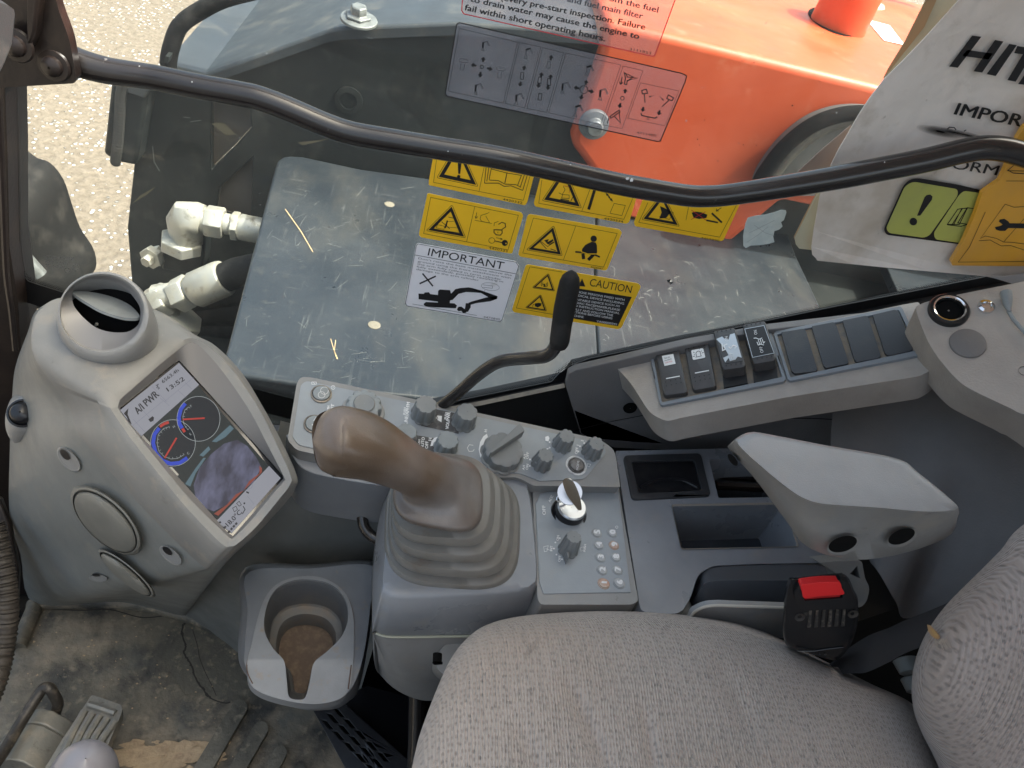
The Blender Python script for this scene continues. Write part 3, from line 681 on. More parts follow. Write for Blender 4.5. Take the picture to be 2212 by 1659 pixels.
for dd, r, ph in ((d1, 1.55, 0), (d2, 1.2, 1), (d3, .8, 0)):
    for i, p in enumerate(dd):
        q = p if not ph else tuple((Vector(p)+Vector(dd[min(i+1, len(dd)-1)]))/2)
        mb.face([YG(u, v, .001) for u, v in ell(q[0], q[1], r, r, 0, 6)])
mb.build('window_edge_print', m_frit, cab, smooth=False)
# maker mark etched on the pane, seen mirrored from inside
mb = MB()
for i, (s, w) in enumerate((('SECURIT', 62), ('SRL 633 M426', 50), ('DOT 77', 38))):
    y = 557+i*9; mb.text(s, (98, y), (98+w, y+4), 6, YG, .001, mirror=True)
mb.line(ell(163, 577, 7, 6), .9, YG, .001, closed=True); mb.line(ell(146, 583, 6, 5), .9, YG, .001, closed=True)
mb.build('etched_mark', M('etched_grey', (.12, .12, .12), .6), cab)
# side wall below the window: outer lip + dark wall
mb = MB()
lip = E([(560, 985), (700, 962), (900, 925), (1430, 812)])
YL = YP(.785)
lo = offs(lip, 6)
mb.loft([[YL(u, v, 0) for u, v in lip], [YL(u, v, .006) for u, v in offs(lip, 3)], [YL(u, v, 0) for u, v in lo]], closed=False)
mb.build('sill_trim', M('dusty_sill_trim', (.20, .175, .14), .7, var=(60, (.12, .105, .09), .45, .7)), cab)
mb = MB(); sw = lo+E([(1490, 750)])+G([(0, 600), (560, 500), (1420, 320), (2250, 160)])+[(2500, 1700), (380, 1700), (380, 940), (560, 950), (870, 945)]
mb.plate(sw, YP(.79), .03); mb.build('side_wall', m_blackm, cab, smooth=False)
# front pillar, left
YPp = YP(.775)
mb = MB()
mb.plate([(-140, -140), (20, -140), (24, 180), A(30, 560), A(48, 1000), D(0+60, -60), D(115, 300), D(130, 560), D(150, 1000), I(90, 60), I(180, 400), I(232, 610), I(215, 700), I(160, 860), (0, 1520), (-160, 1540)], YPp, .05)
mb.build('front_pillar', m_brown, cab, bevel=.01)
mb = MB(); mb.tube([YPp(u, v, .012) for u, v in cr(A([(20, 430), (40, 900), (55, 1300), (70, 1700)])+D([(100, 300), (125, 560)]), 4, False)], .0035, 8); mb.build('pillar_bead', m_brown, cab)
# corrugated door seal, lower left
zs = [1.10, 1.09, 1.07, 1.04, 1.0]
kk = I([(-40, 100), (0, 260), (35, 450), (50, 640), (25, 900), (-40, 1150), (-160, 1400)])
pts = cr([ZP(u, v, z) for (u, v), z in zip(kk, [1.0, 1.0, 1.0, 1.0, 1.0, .98, .96])], 20, False)
mb = MB(); mb.tube(pts, [.0125+.0013*math.sin(i*2.6) for i in range(len(pts))], 14); mb.build('door_seal', m_seal, cab, ang=70)
mb = MB(); mb.plate([(-160, 1380)]+I([(0, 1010), (60, 900), (110, 700), (120, 400), (60, 100), (0, -60), (-400, -60)]), P3((0, 1100, 1.05), (60, 1400, 1.08), (-100, 1500, 1.05)), .02); mb.build('door_sill', m_brown, cab, bevel=.004)
# floor pan, rear wall; ceiling and door panel added out of view to shape light
mb = MB(); mb.face([(-1.1, -.7, 1.215), (1.2, -.7, 1.215), (1.2, .79, 1.215), (-1.1, .79, 1.215)]); mb.build('floor_pan', m_void, cab, smooth=False)
mb = MB()
for (x0, x1, y0, y1) in ((-.90, -.84, -.75, .91), (.22, 1.2, -.75, .91), (-.839, .219, -.75, -.65), (-.839, .219, .75, .91)): mb.box(((x0+x1)/2, (y0+y1)/2, 2.96), (1, 0, 0), (0, 1, 0), (0, 0, 1), x1-x0, y1-y0, .05)  # out of view; opening shaped to admit sky light without sun patches
mb.build('unseen_roof', m_bounce, cab, bevel=.02)
mb = MB(); mb.box((.15, -.78, 1.75), (1, 0, 0), (0, 1, 0), (0, 0, 1), 2.1, .04, 1.1); mb.build('unseen_door_panel', m_bounce, cab)  # added out of view to darken surfaces facing the door side
mb = MB(); mb.box((1.17, .08, 2.1), (1, 0, 0), (0, 1, 0), (0, 0, 1), .04, 1.62, 1.66); mb.build('rear_wall', m_bounce, cab)
# ================================================================== GRAB RAIL
YN = YP(.70)
gr = T('grab_rail', 'bent black painted grab rail crossing the side window', 'grab rail', YN(1100, 355))
rp = [(150, 128), (190, 142), (245, 155), (330, 167), (430, 187), (520, 203), (560, 212), (620, 234), (700, 268), (760, 288), (850, 304), (960, 322), (1073, 340), (1200, 367), (1330, 396), (1430, 414), (1490, 423), (1530, 424), (1580, 420), (1700, 402), (1807, 384), (1900, 366), (2000, 346), (2070, 329), (2120, 320), (2165, 322), (2212, 334), (2300, 362)]
rp2 = cr([YN(u, v) for u, v in rp], 5, False)
rr = [.0108]*len(rp2)
for i in range(14): rr[i] = .0125-.0017*i/14
for i in range(90, len(rr)): rr[i] = .0108+min(1, (i-90)/12)*.0011
mb = MB(); mb.tube(rp2, rr, 26); mb.build('rail_tube', m_rail, gr)
mb = MB()
for (u, v, r) in (B(1860, 1150)+(5,), B(1850, 1210)+(3.5,), B(1835, 1140)+(4,), B(1735, 1210)+(2,), C_(550, 1237)+(5,), B(780, 985)+(1.6,), A(890, 422)+(1.6,), A(1225, 522)+(1.6,), C_(1305, 1035)+(1.6,), B(1470, 1050)+(1.3,), B(690, 965)+(1.6,)):
    q = YN(u, v); rv_ = (EYE-q).normalized()
    q2 = q + rv_*.0115
    # chip patch tangent to tube
    e1 = RT; e2 = rv_.cross(e1).normalized(); kk2 = r/FX*.74
    mb.face([q2+e1*(kk2*math.cos(a)*random.uniform(.7, 1.3))+e2*(kk2*math.sin(a)*random.uniform(.5, 1.1)) for a in [i*.785 for i in range(8)]])
mb.build('paint_chips', m_whited, gr)
mb = MB(); mb.plate(rc(A([(-80, -60), (345, -60), (372, 60), (442, 250), (488, 505), (475, 532), (200, 548), (-80, 566)]), [2, 10, 10, 20, 12, 8, 5, 2]), YP(.675), .012)
mb.build('bracket_plate', m_brown, gr, bevel=.004)
mb = MB(); mb.plate(A([(170, -60), (250, -60), (225, 220), (180, 330), (170, 250)]), YP(.662), .02); mb.build('bracket_rib', m_brown, gr, bevel=.006)
mb = MB(); b_ = YP(.675)(*A(345, 418)); mb.lathe(b_, (-.1, -1, .1), [(.0135, 0), (.0125, .002), (.0085, .0025), (.008, .006), (.005, .008), (0.001, .0085)], 28, cap=False); mb.build('bolt', m_brown, gr)
mb = MB(); b_ = YP(.665)(*A(110, 290)); mb.lathe(b_, (-.1, -1, .1), [(.0135, 0), (.0125, .002), (.0085, .0025), (.008, .006), (.005, .008), (0.001, .0085)], 28, cap=False); mb.build('bolt', m_brown, gr)
kb = T('corner_box', 'charcoal moulded box at the top left corner, in front of the rail bracket', 'box', ZP(20, 80, .5))
mb = MB(); q = P3((0, 0, .50), (35, 40, .52), (0, 160, .50)); mb.plate(A([(-200, -80), (0, -10), (100, 65), (108, 100), (95, 260), (40, 400), (0, 480), (-200, 520)]), q, .04); mb.build('box_body', m_dark, kb, bevel=.008)
# ================================================================== STICKERS ON THE WINDOW
GO = .0012
def sticker(name, label, poly, mats, draw, r=5, group=None, cat='sticker', base=0):
    c = YG(sum(p[0] for p in poly)/len(poly), sum(p[1] for p in poly)/len(poly), GO)
    t = T(name, label, cat, c, group)
    mb = MB(); mb.plate(rc(poly, r, 3), YG, .0004, GO+.0004, base); mb.build('sticker_sheet', mats[base], t, smooth=False)
    mb = MB(); draw(mb); mb.build('printing', mats, t, smooth=False, fix=False)
    return t
O1, O2 = GO+.0007, GO+.0010
PM = [m_yel, m_ink, m_red, m_white]
def tri(mb, a, b, c, k=.2, w=.9):
    """yellow warning triangle: thin outline, black triangle, yellow centre"""
    ps = [Vector(p) for p in (a, b, c)]; ce = (ps[0]+ps[1]+ps[2])/3
    sc = lambda f: [tuple(ce+(p-ce)*f) for p in ps]
    mb.line(rc(sc(1.0), 4, 3), w, YG, O1, 1, closed=True)
    mb.fill(sc(.90), YG, O1, 1, [sc(.90-k)])
def L2(f, pts, w, mb, mi=1, closed=False, o=O1): mb.line([f(*p) for p in pts], w, YG, o, mi, closed)
def F2(f, pts, mb, mi=1, o=O1): mb.fill([f(*p) for p in pts], YG, o, mi)
GRP = 'yellow warning stickers on the side window'
def d332(mb):
    L2(T2, [(325, -10), (290, 255), (1065, 410), (1125, 190)], .8, mb); L2(T2, [(740, 60), (683, 330)], .8, mb)
    tri(mb, T2(500, -95), T2(318, 215), T2(675, 292), .26)
    F2(T2, [(498, 60), (535, 62), (520, 182), (503, 180)], mb); mb.disc(*T2(507, 205), 3.6, YG, O1, 1)
    for k in (0, 22, 44): L2(T2, [(745+k*1.1, 110), (730+k*.9, 262-k*.7)], 1.5, mb)
    L2(T2, [(730, 262), (850, 262), (900, 290), (960, 285), (1060, 325)], 1.6, mb); L2(T2, [(770, 235), (850, 240), (905, 270), (1000, 275), (1040, 295)], 1.4, mb)
    L2(T2, [(925, 170), (905, 262)], 1.8, mb)
    for k in (0, 26, 50): L2(T2, [(1100-k, 190), (1060-k*.9, 322-k*.8)], 1.5, mb)
    L2(T2, [(790, 140), (925, 175), (1050, 195)], 1.4, mb)
    mb.text('4420332', T2(885, 408), T2(1055, 442), 4.6, YG, O1, 1)
sticker('warning_sticker', 'yellow sticker with exclamation mark and open book, top left below the rail', T2([(300, -35), (250, 240), (248, 280), (1078, 455), (1098, 430), (1172, 140)]), PM, d332, 3, GRP)
def d333(mb):
    L2(T2, [(265, 385), (1022, 540), (932, 838), (205, 697)], .8, mb, 1, True); L2(T2, [(647, 462), (575, 770)], .8, mb)
    tri(mb, T2(450, 448), T2(226, 672), T2(568, 735), .25)
    L2(T2, [(325, 620), (385, 635), (380, 662), (312, 648)], .8, mb, 1, True); L2(T2, [(360, 595), (430, 655)], 1.2, mb); L2(T2, [(410, 585), (390, 650)], 3, mb)
    L2(T2, [(410, 595), (470, 590)], .8, mb); L2(T2, [(405, 620), (405, 640), (510, 650)], .8, mb); L2(T2, [(300, 660), (510, 690)], .7, mb); L2(T2, [(420, 555), (465, 565)], 1.2, mb)
    L2(T2, [(662, 515), (655, 560)], 1, mb); L2(T2, [(648, 548), (655, 566), (672, 550)], 1, mb); L2(T2, [(645, 582), (795, 610)], .8, mb)
    L2(T2, [(770, 515), (735, 530), (700, 540), (692, 570), (705, 592), (775, 605), (740, 545)], .9, mb)
    F2(T2, [(808, 660), (885, 662), (886, 695), (868, 715), (830, 712), (808, 690)], mb); F2(T2, [(816, 668), (877, 670), (878, 692), (864, 706), (834, 703), (816, 687)], mb, 0, O2); mb.line([T2(846, 678), T2(844, 695)], 1.4, YG, O2, 1)
    L2(T2, [(880, 662), (912, 640), (908, 610), (880, 600), (850, 618)], 1.8, mb); L2(T2, [(850, 592), (815, 605), (812, 632)], .9, mb)
    L2(T2, [(830, 733), (882, 745)], 1, mb); L2(T2, [(868, 735), (884, 746), (866, 752)], 1, mb)
    mb.line([T2(u, v) for u, v in ell(793, 757, 26, 24)], .9, YG, O1, 1, True); L2(T2, [(815, 760), (880, 775)], 2, mb); mb.disc(*T2(905, 778), 6.5, YG, O1, 1); mb.disc(*T2(915, 782), 1.6, YG, O2, 0)
    mb.text('4420333', T2(765, 827), T2(927, 860), 4.6, YG, O1, 1)
sticker('warning_sticker', 'yellow sticker with padlock and key drawings above the white notice', T2([(238, 350), (1045, 515), (1065, 540), (968, 870), (945, 870), (180, 730), (163, 705)]), PM, d333, 3, GRP)
def d334(mb):
    L2(T2, [(1225, 235), (1198, 435), (1932, 574), (2010, 390)], .8, mb); L2(T2, [(1640, 315), (1568, 507)], .8, mb)
    tri(mb, T2(1420, 120), T2(1226, 412), T2(1568, 478), .25)
    L2(T2, [(1410, 290), (1425, 320), (1400, 360), (1370, 345)], 1, mb); L2(T2, [(1405, 360), (1460, 365), (1460, 395), (1395, 390)], 1, mb, 1, True); L2(T2, [(1385, 400), (1460, 412)], 2, mb)
    L2(T2, [(1410, 285), (1480, 298)], 1, mb, 2); L2(T2, [(1468, 300), (1460, 345)], .8, mb, 2); L2(T2, [(1500, 370), (1475, 415)], 1.6, mb)
    L2(T2, [(1682, 315), (1628, 490)], 6.2, mb); mb.arrow(T2(1800, 380), T2(1838, 420), 2.4, YG, O1, 1); mb.arrow(T2(1810, 385), T2(1775, 345), 2.4, YG, O1, 1)
    L2(T2, [(1848, 437), (1945, 455), (1915, 542), (1812, 522)], .9, mb, 1, True); mb.text('4420334', T2(1760, 574), T2(1925, 604), 4.6, YG, O1, 1)
sticker('warning_sticker', 'yellow sticker with tall black bar and small square, middle of the row below the rail', T2([(1235, 130), (1155, 435), (1168, 465), (1952, 614), (1978, 600), (2050, 360), (2060, 300)]), PM, d334, 3, GRP)
def d990(mb):
    L2(T2, [(2140, 430), (2060, 600)], .8, mb); mb.line([T2(2060, 600), C_(250, 1508), C_(365, 1290)], .8, YG, O1, 1)
    tri(mb, B(2055, 1225), B(1922, 1395), B(2165, 1440), .25)
    mb.fill(B([(2040, 1310), (2065, 1320), (2110, 1345), (2080, 1385), (2035, 1390), (2050, 1350)]), YG, O1, 1); mb.line(B([(2035, 1375), (2100, 1395), (2125, 1350), (2075, 1335)]), .8, YG, O1, 1)
    mb.line([B(2205, 1400), B(2225, 1300)], .8, YG, O1, 1)
    mb.fill(C_([(72, 1352), (95, 1345), (135, 1350), (172, 1365), (165, 1385), (120, 1392), (85, 1385)]), YG, O1, 1)
    mb.line(C_([(70, 1335), (165, 1400)]), 1.2, YG, O2, 2); mb.line(C_([(160, 1345), (68, 1395)]), 1.2, YG, O2, 2)
    mb.line(C_([(200, 1355), (265, 1415)]), 4, YG, O1, 1); mb.line(C_([(165, 1400), (240, 1415)]), 3.4, YG, O1, 1); mb.line(C_([(262, 1320), (230, 1340)]), 1.4, YG, O1, 1); mb.line(C_([(232, 1325), (228, 1342), (246, 1340)]), 1.2, YG, O1, 1)
    mb.text('4459990', C_(130, 1518), C_(247, 1538), 4.4, YG, O1, 1)
sticker('warning_sticker', 'yellow sticker with a crossed out hand, right of the row under the rail bend', [T2(2125, 330), T2(2018, 605), T2(2030, 635), C_(255, 1535), C_(275, 1528), (1604, 425), (1610, 410)], PM, d990, 3, GRP)
def d287(mb):
    L2(T2, [(1152, 563), (1875, 697), (1757, 987), (1060, 865)], .8, mb, 1, True); L2(T2, [(1517, 632), (1410, 927)], .8, mb)
    tri(mb, T2(1328, 628), T2(1090, 838), T2(1402, 890), .24)
    F2(T2, [(1245, 755), (1285, 745), (1275, 770), (1320, 745), (1325, 760), (1285, 790), (1275, 790)], mb); L2(T2, [(1215, 765), (1275, 810), (1325, 770)], 1.2, mb); L2(T2, [(1210, 770), (1265, 830)], 1.4, mb); L2(T2, [(1290, 795), (1330, 770)], 2.6, mb); L2(T2, [(1300, 830), (1345, 845)], 1.6, mb)
    mb.disc(*T2(1672, 742), 6.8, YG, O1, 1); F2(T2, [(1655, 768), (1690, 775), (1700, 800), (1702, 860), (1690, 875), (1570, 855), (1572, 830), (1600, 795)], mb)
    L2(T2, [(1513, 855), (1570, 860), (1680, 880), (1725, 900)], 3.6, mb); mb.line([T2(*p) for p in ((1562, 852), (1620, 872), (1690, 872))], 2.0, YG, O2, 0)
    L2(T2, [(1580, 870), (1585, 918)], 7, mb); L2(T2, [(1670, 880), (1625, 925)], 7, mb)
    mb.text('4654287', T2(1645, 992), T2(1748, 1010), 4, YG, O1, 1)
sticker('warning_sticker', 'yellow sticker showing a belted seated figure, above the lever grip', T2([(1120, 530), (1895, 662), (1916, 690), (1788, 1010), (1765, 1017), (1035, 897), (1022, 875), (1100, 545)]), PM, d287, 3, GRP)
def dcau(mb):
    L2(T2, [(1125, 985), (1400, 1030)], .8, mb); L2(T2, [(1120, 985), (1005, 1340), (1345, 1400)], .8, mb)
    tri(mb, T2(1282, 1040), T2(1140, 1165), T2(1337, 1195), .2); tri(mb, T2(1215, 1222), T2(1080, 1338), T2(1268, 1368), .2)
    mb.disc(*T2(1245, 1138), 2, YG, O1, 1); F2(T2, [(1235, 1155), (1262, 1160), (1247, 1140)], mb)
    for r in (14, 24):
        for s in (0, 1):
            L2(T2, [(1247+r*1.2*math.cos(a), 1135+r*1.2*math.sin(a)) for a in [(s*math.pi)-.8+.4*i+.15 for i in range(5)]], 1.1, mb)
    F2(T2, [(1165, 1300), (1200, 1295), (1222, 1300), (1218, 1320), (1190, 1335), (1165, 1325)], mb); L2(T2, [(1145, 1330), (1150, 1308), (1175, 1308)], 1, mb)
    F2(T2, [(1418, 1152), (2000, 1245), (1880, 1497), (1335, 1403)], mb); F2(T2, [(1540, 1150), (1600, 1155), (1572, 1085)], mb)
    mb.text('CAUTION', T2(1632, 1148), T2(1992, 1212), 16.5, YG, O1, 1, up=(.26, -1))
    for s, x0, y0, x1, y1 in (('THOSE PERSONS FIXED WITH', 1512, 1205, 1935, 1278), ('MEDICAL DEVICE INCLUDING', 1495, 1232, 1932, 1310), ('IMPLANTABLE DEVICE SUCH AS', 1440, 1262, 1895, 1332),
            ('CARDIAC PACEMAKER,PLEASE', 1450, 1290, 1897, 1365), ('READ INSTRUCTION MANUAL', 1455, 1318, 1893, 1393), ('CAREFULLY AND FOLLOW THE', 1410, 1342, 1837, 1412), ('INSTRUCTIONS BEFORE USING', 1385, 1362, 1830, 1437), ('MACHINE', 1460, 1408, 1583, 1426), ('YA00000341', 1695, 1462, 1870, 1488)):
        mb.text(s, T2(x0, y0), T2(x1, y1), 4.5, YG, O2, 3, .008)
sticker('caution_sticker', 'yellow and black caution sticker with white lettering behind the black lever grip', T2([(1105, 965), (2060, 1130), (2080, 1158), (1912, 1510), (1885, 1525), (985, 1377), (968, 1355), (1085, 975)]), PM, dcau, 4)
def dimp(mb):
    L2(T2, [(155, 786), (1000, 944), (1024, 980), (882, 1440), (862, 1458), (62, 1322), (48, 1300), (142, 800)], 1.0, mb, 1, True)
    L2(T2, [(130, 882), (1005, 1046)], 1.0, mb)
    mb.text('IMPORTANT', T2(238, 885), T2(890, 1008), 16.5, YG, O1, 1, up=(.24, -1))
    for s, x0, y0, x1, y1 in (("Don't raise the base machine above the", 158, 917, 965, 1065), ('ground using the front attachment with', 152, 942, 955, 1088), ('the arm fully rolled in (arm cylinder', 148, 965, 875, 1100), ('fully extended), possibly resulting in', 143, 988, 890, 1120), ('damage to the arm cylinder', 140, 1010, 680, 1108)):
        mb.text(s, T2(x0, y0), T2(x1, y1), 3.7, YG, O1, 4)
    L2(T2, [(195, 1042), (285, 1152)], 3.2, mb); L2(T2, [(310, 1065), (170, 1130)], 3.2, mb)
    F2(T2, [(160, 1215), (205, 1218), (215, 1206), (250, 1204), (262, 1220), (328, 1228), (330, 1192), (345, 1180), (432, 1186), (445, 1228), (432, 1280), (430, 1302), (330, 1296), (325, 1284), (162, 1264)], mb)
    F2(T2, [(205, 1304), (225, 1288), (470, 1300), (492, 1318), (482, 1342), (300, 1334), (225, 1325), (207, 1316)], mb)
    F2(T2, [(436, 1222), (478, 1178), (520, 1168), (592, 1162), (625, 1168), (700, 1190), (720, 1212), (640, 1205), (570, 1202), (505, 1218), (455, 1270), (430, 1275)], mb)
    L2(T2, [(455, 1250), (520, 1200)], 2, mb); F2(T2, [(600, 1166), (700, 1188), (842, 1238), (838, 1262), (800, 1268), (760, 1245), (690, 1205)], mb)
    F2(T2, [(842, 1238), (836, 1262), (780, 1282), (660, 1298), (610, 1312), (590, 1296), (620, 1284), (750, 1248)], mb); F2(T2, [(568, 1298), (612, 1300), (610, 1335), (588, 1372), (545, 1375), (560, 1350), (565, 1325)], mb)
    F2(T2, [(492, 1352), (505, 1330), (530, 1328), (560, 1350), (575, 1380), (545, 1385), (530, 1365), (505, 1368)], mb)
    L2(T2, [(108, 1305), (665, 1405)], .7, mb)
    mb.line([T2(u, v) for u, v in ell(780, 1156, 78, 33, 8)], .6, YG, O1, 4, True); L2(T2, [(715, 1140), (800, 1150), (798, 1170), (712, 1160)], .7, mb, 4); L2(T2, [(735, 1185), (712, 1215)], .6, mb, 4)
    mb.text('4472845', T2(718, 1425), T2(862, 1448), 4.4, YG, O1, 4)
sticker('important_sticker', 'white sticker with heading IMPORTANT and black excavator silhouette', T2([(150, 780), (1000, 938), (1029, 978), (886, 1445), (862, 1463), (60, 1327), (43, 1300), (137, 800)]), [m_stw, m_ink, m_red, m_white, M('faded_print', (.13, .12, .14), .6)], dimp, 4)
# clear stickers
PC = [m_film, m_ink, m_filmr, m_red, M('grey_print', (.10, .10, .11), .5)]
def excav(mb, x, y, s, f=T1, mi=4, flip=1, boom=1, arm=0, bk=0):
    """small outline digger arm icon with one member printed solid"""
    q = lambda a, b: f(x+s*a*flip, y+s*b)
    pts = [(-30, 45), (-25, -20), (25, -35), (50, 20)]
    L = [q(*p) for p in pts]
    mb.line(L, 1.5, YG, O1, mi); mb.line([q(-20, 45), q(-16, -12), q(20, -24), q(40, 22)], 1.2, YG, O1, mi)
    mb.line([q(-30, 45), q(-45, 70), q(-12, 78), q(-20, 45)], 1.5, YG, O1, mi)
    a, b = (q(*pts[boom]), q(*pts[boom-1])); mb.line([a, b], 3.6, YG, O1, 1)
def d480(mb):
    L2(T1, [(200, 190), (2120, 628), (2163, 650), (2150, 700), (1935, 1213), (1905, 1215), (95, 826), (80, 800), (178, 208)], 2.27, mb, 1, True)
    for q in ([(205, 240), (705, 360), (580, 885), (105, 780)], [(722, 360), (905, 400), (765, 925), (597, 888)], [(920, 405), (1100, 450), (955, 965), (785, 930)], [(1120, 452), (1595, 555), (1420, 1070), (972, 968)], [(1615, 565), (1785, 605), (1605, 1105), (1440, 1072)], [(1765, 710), (2095, 780), (1975, 1080), (1655, 1015)]):
        L2(T1, q, .75, mb, 1, True)
    for (c, rr) in (((395, 572), 15), ((1608, 843), 16), ((1275, 768), 34)):
        mb.line([T1(u, v) for u, v in ell(c[0], c[1], rr, rr, 0, 18)], 1.5, YG, O1, 1, True)
    for p, q in (((403, 530), (412, 485)), ((385, 615), (378, 665)), ((348, 562), (300, 552)), ((440, 583), (488, 596)), ((756, 600), (766, 560)), ((732, 700), (722, 742)), ((988, 515), (998, 470)), ((905, 665), (912, 618)), ((888, 708), (880, 755)), ((985, 680), (993, 635)), ((970, 725), (962, 772)),
                 ((1290, 725), (1300, 685)), ((1258, 812), (1250, 855)), ((1235, 758), (1188, 748)), ((1315, 778), (1362, 790)), ((1628, 800), (1636, 760)), ((1592, 885), (1580, 928)), ((1790, 918), (1780, 960)), ((1930, 948), (1920, 990))):
        mb.arrow(T1(*p), T1(*q), 4.4, YG, O1, 1, 2.6, .55)
    excav(mb, 425, 375, .75, boom=1, flip=1); excav(mb, 365, 745, .85, boom=1, flip=1); excav(mb, 795, 440, .8, boom=2); excav(mb, 715, 830, .85, boom=1); excav(mb, 1320, 590, .8, boom=2); excav(mb, 1115, 735, .9, boom=1); excav(mb, 1440, 790, .9, boom=1); excav(mb, 1225, 935, .9, boom=2)
    for x, y in ((240, 520), (560, 590)):
        mb.line([T1(u, v) for u, v in ell(x, y, 40, 16, 10, 16)], 1.2, YG, O1, 4, True); L2(T1, [(x-25, y+25), (x-30, y+75), (x, y+80), (x+5, y+30)], 1.40, mb, 4)
    for x, y in ((745, 650), (975, 555), (897, 688), (977, 703), (900, 830)): L2(T1, [(x-12, y-30), (x+14, y-26), (x+8, y+30), (x-20, y+26)], 1.40, mb, 1 if x < 1000 and y > 600 else 4, True)
    L2(T1, [(1625, 625), (1640, 630), (1650, 660), (1735, 668), (1650, 690), (1645, 725), (1625, 720), (1635, 670)], 2.10, mb, 1, True); L2(T1, [(1650, 635), (1700, 660), (1650, 695)], 1.75, mb); L2(T1, [(1605, 660), (1595, 720)], 1.93, mb); L2(T1, [(1582, 700), (1594, 722), (1612, 704)], 1.93, mb)
    L2(T1, [(1500, 1000), (1580, 945), (1588, 960), (1510, 1015)], 2.10, mb, 1, True); L2(T1, [(1540, 1000), (1590, 1055), (1580, 960)], 1.93, mb); L2(T1, [(1478, 1060), (1492, 1010)], 1.93, mb)
    L2(T1, [(1775, 775), (1815, 765), (1825, 800), (1780, 805)], 2.10, mb, 1, True); L2(T1, [(1798, 808), (1803, 880)], 1.93, mb); L2(T1, [(2005, 815), (2050, 840), (2035, 865), (1990, 845)], 2.10, mb, 1, True); L2(T1, [(2010, 860), (1950, 915)], 1.93, mb)
    mb.arrow(T1(1880, 820), T1(1832, 832), .8, YG, O1, 1, 5, .4); mb.arrow(T1(1930, 825), T1(1965, 865), .8, YG, O1, 1, 5, .4)
    L2(T1, [(1768, 970), (1775, 992), (1890, 1015), (1908, 1002)], 2.27, mb); mb.line([T1(u, v) for u, v in ell(1828, 1018, 9, 9, 0, 12)], .9, YG, O1, 1, True)
    mb.text('4711480', T1(1730, 1148), T1(1898, 1176), 5.4, YG, O1, 1)
sticker('clear_sticker', 'clear sticker with black outline and control pattern drawings above the rail', T1([(195, 186), (2115, 626), (2166, 648), (2153, 700), (1937, 1216), (1905, 1218), (93, 828), (78, 800), (173, 208)]), PC, d480, 3, 'clear stickers on the side window')
def d853(mb):
    L2(T1, [(235, -120), (222, 85), (240, 115), (1860, 480), (1885, 478), (1900, 440), (2060, 0), (2110, -140)], 2.10, mb, 3)
    for s, x0, y0, x1, y1, h in (('fail within short operating hours.', 245, 82, 1455, 352, 13), ('to drain water may cause the engine to', 295, 8, 1748, 332, 12.5), ('(every pre-start inspection. Failure', 560, -5, 1800, 252, 12.5), ('filter and fuel main filter', 940, -35, 1780, 158, 12.5), ('water from the fuel', 1180, -75, 1912, 104, 12.5)):
        mb.text(s, T1(x0, y0), T1(x1, y1), h, YG, O1, 4 if y0 < -20 else 1, .02, up=(.22, -1))
    mb.text('3111853', T1(1668, 428), T1(1855, 466), 5.6, YG, O1, 1)
sticker('clear_sticker', 'clear red-bordered sticker of black text about draining water, at the top edge', T1([(235, -130), (216, 80), (232, 118), (1860, 486), (1890, 484), (2066, 0), (2115, -140)]), [m_filmr]+PC[1:], d853, 3, 'clear stickers on the side window', base=0)
pl_t = C_([(415, 1420), (430, 1385), (480, 1372), (540, 1365), (600, 1350), (640, 1335), (672, 1338), (676, 1352), (660, 1400), (642, 1412), (652, 1440), (630, 1460), (600, 1470), (592, 1505), (600, 1540), (560, 1552), (500, 1560), (450, 1562), (418, 1578), (402, 1565), (400, 1500)])
mb = MB(); mb.plate(pl_t, YG, .0004, GO+.0005); 
mb.line(C_([(440, 1480), (520, 1440), (600, 1400)]), .7, YG, GO+.0008, 1); mb.line(C_([(470, 1430), (540, 1480), (600, 1500)]), .7, YG, GO+.0008, 1); mb.line(C_([(425, 1540), (500, 1490), (560, 1440)]), .6, YG, GO+.0008, 1)
tag(mb.build('sticker_remnant', [M('torn_sticker_backing', (.50, .56, .54), .7, var=(60, (.62, .66, .62), .45, .7), bump=(150, .0006)), M('crease_grey', (.30, .33, .33), .8)], origin=YG(*C_(520, 1460)), smooth=False), 'pale torn sticker remnant on the glass right of the yellow stickers', 'sticker')
# ================================================================== HANGING BOOKLETS
m_bp = M('brownish_page', (.33, .245, .19), .6)
YM = YP(.748)
bk = T('booklet', 'white worn booklet with large black lettering hanging behind the rail', 'booklet', YM(2050, 350))
cov = [(2110, -60)]+C_([(1790, -20), (1700, 75), (1560, 225), (1420, 370), (1290, 500), (1200, 620), (1130, 730), (1060, 860), (1010, 950), (965, 1050), (930, 1150), (895, 1260), (880, 1350), (858, 1480), (845, 1585), (850, 1635), (872, 1656)])+G([(880, 36), (1100, 45), (1280, 60), (1600, 90), (1950, 130), (2070, 160), (2195, 200)])+[(2330, 660), (2340, -60)]
mb = MB()
def cz(u, v):      # gentle curl of the cover
    return .004*math.sin((u-1750)/120.0)+.006*max(0, (1850-u)/100.0)**1.5*(-.6)
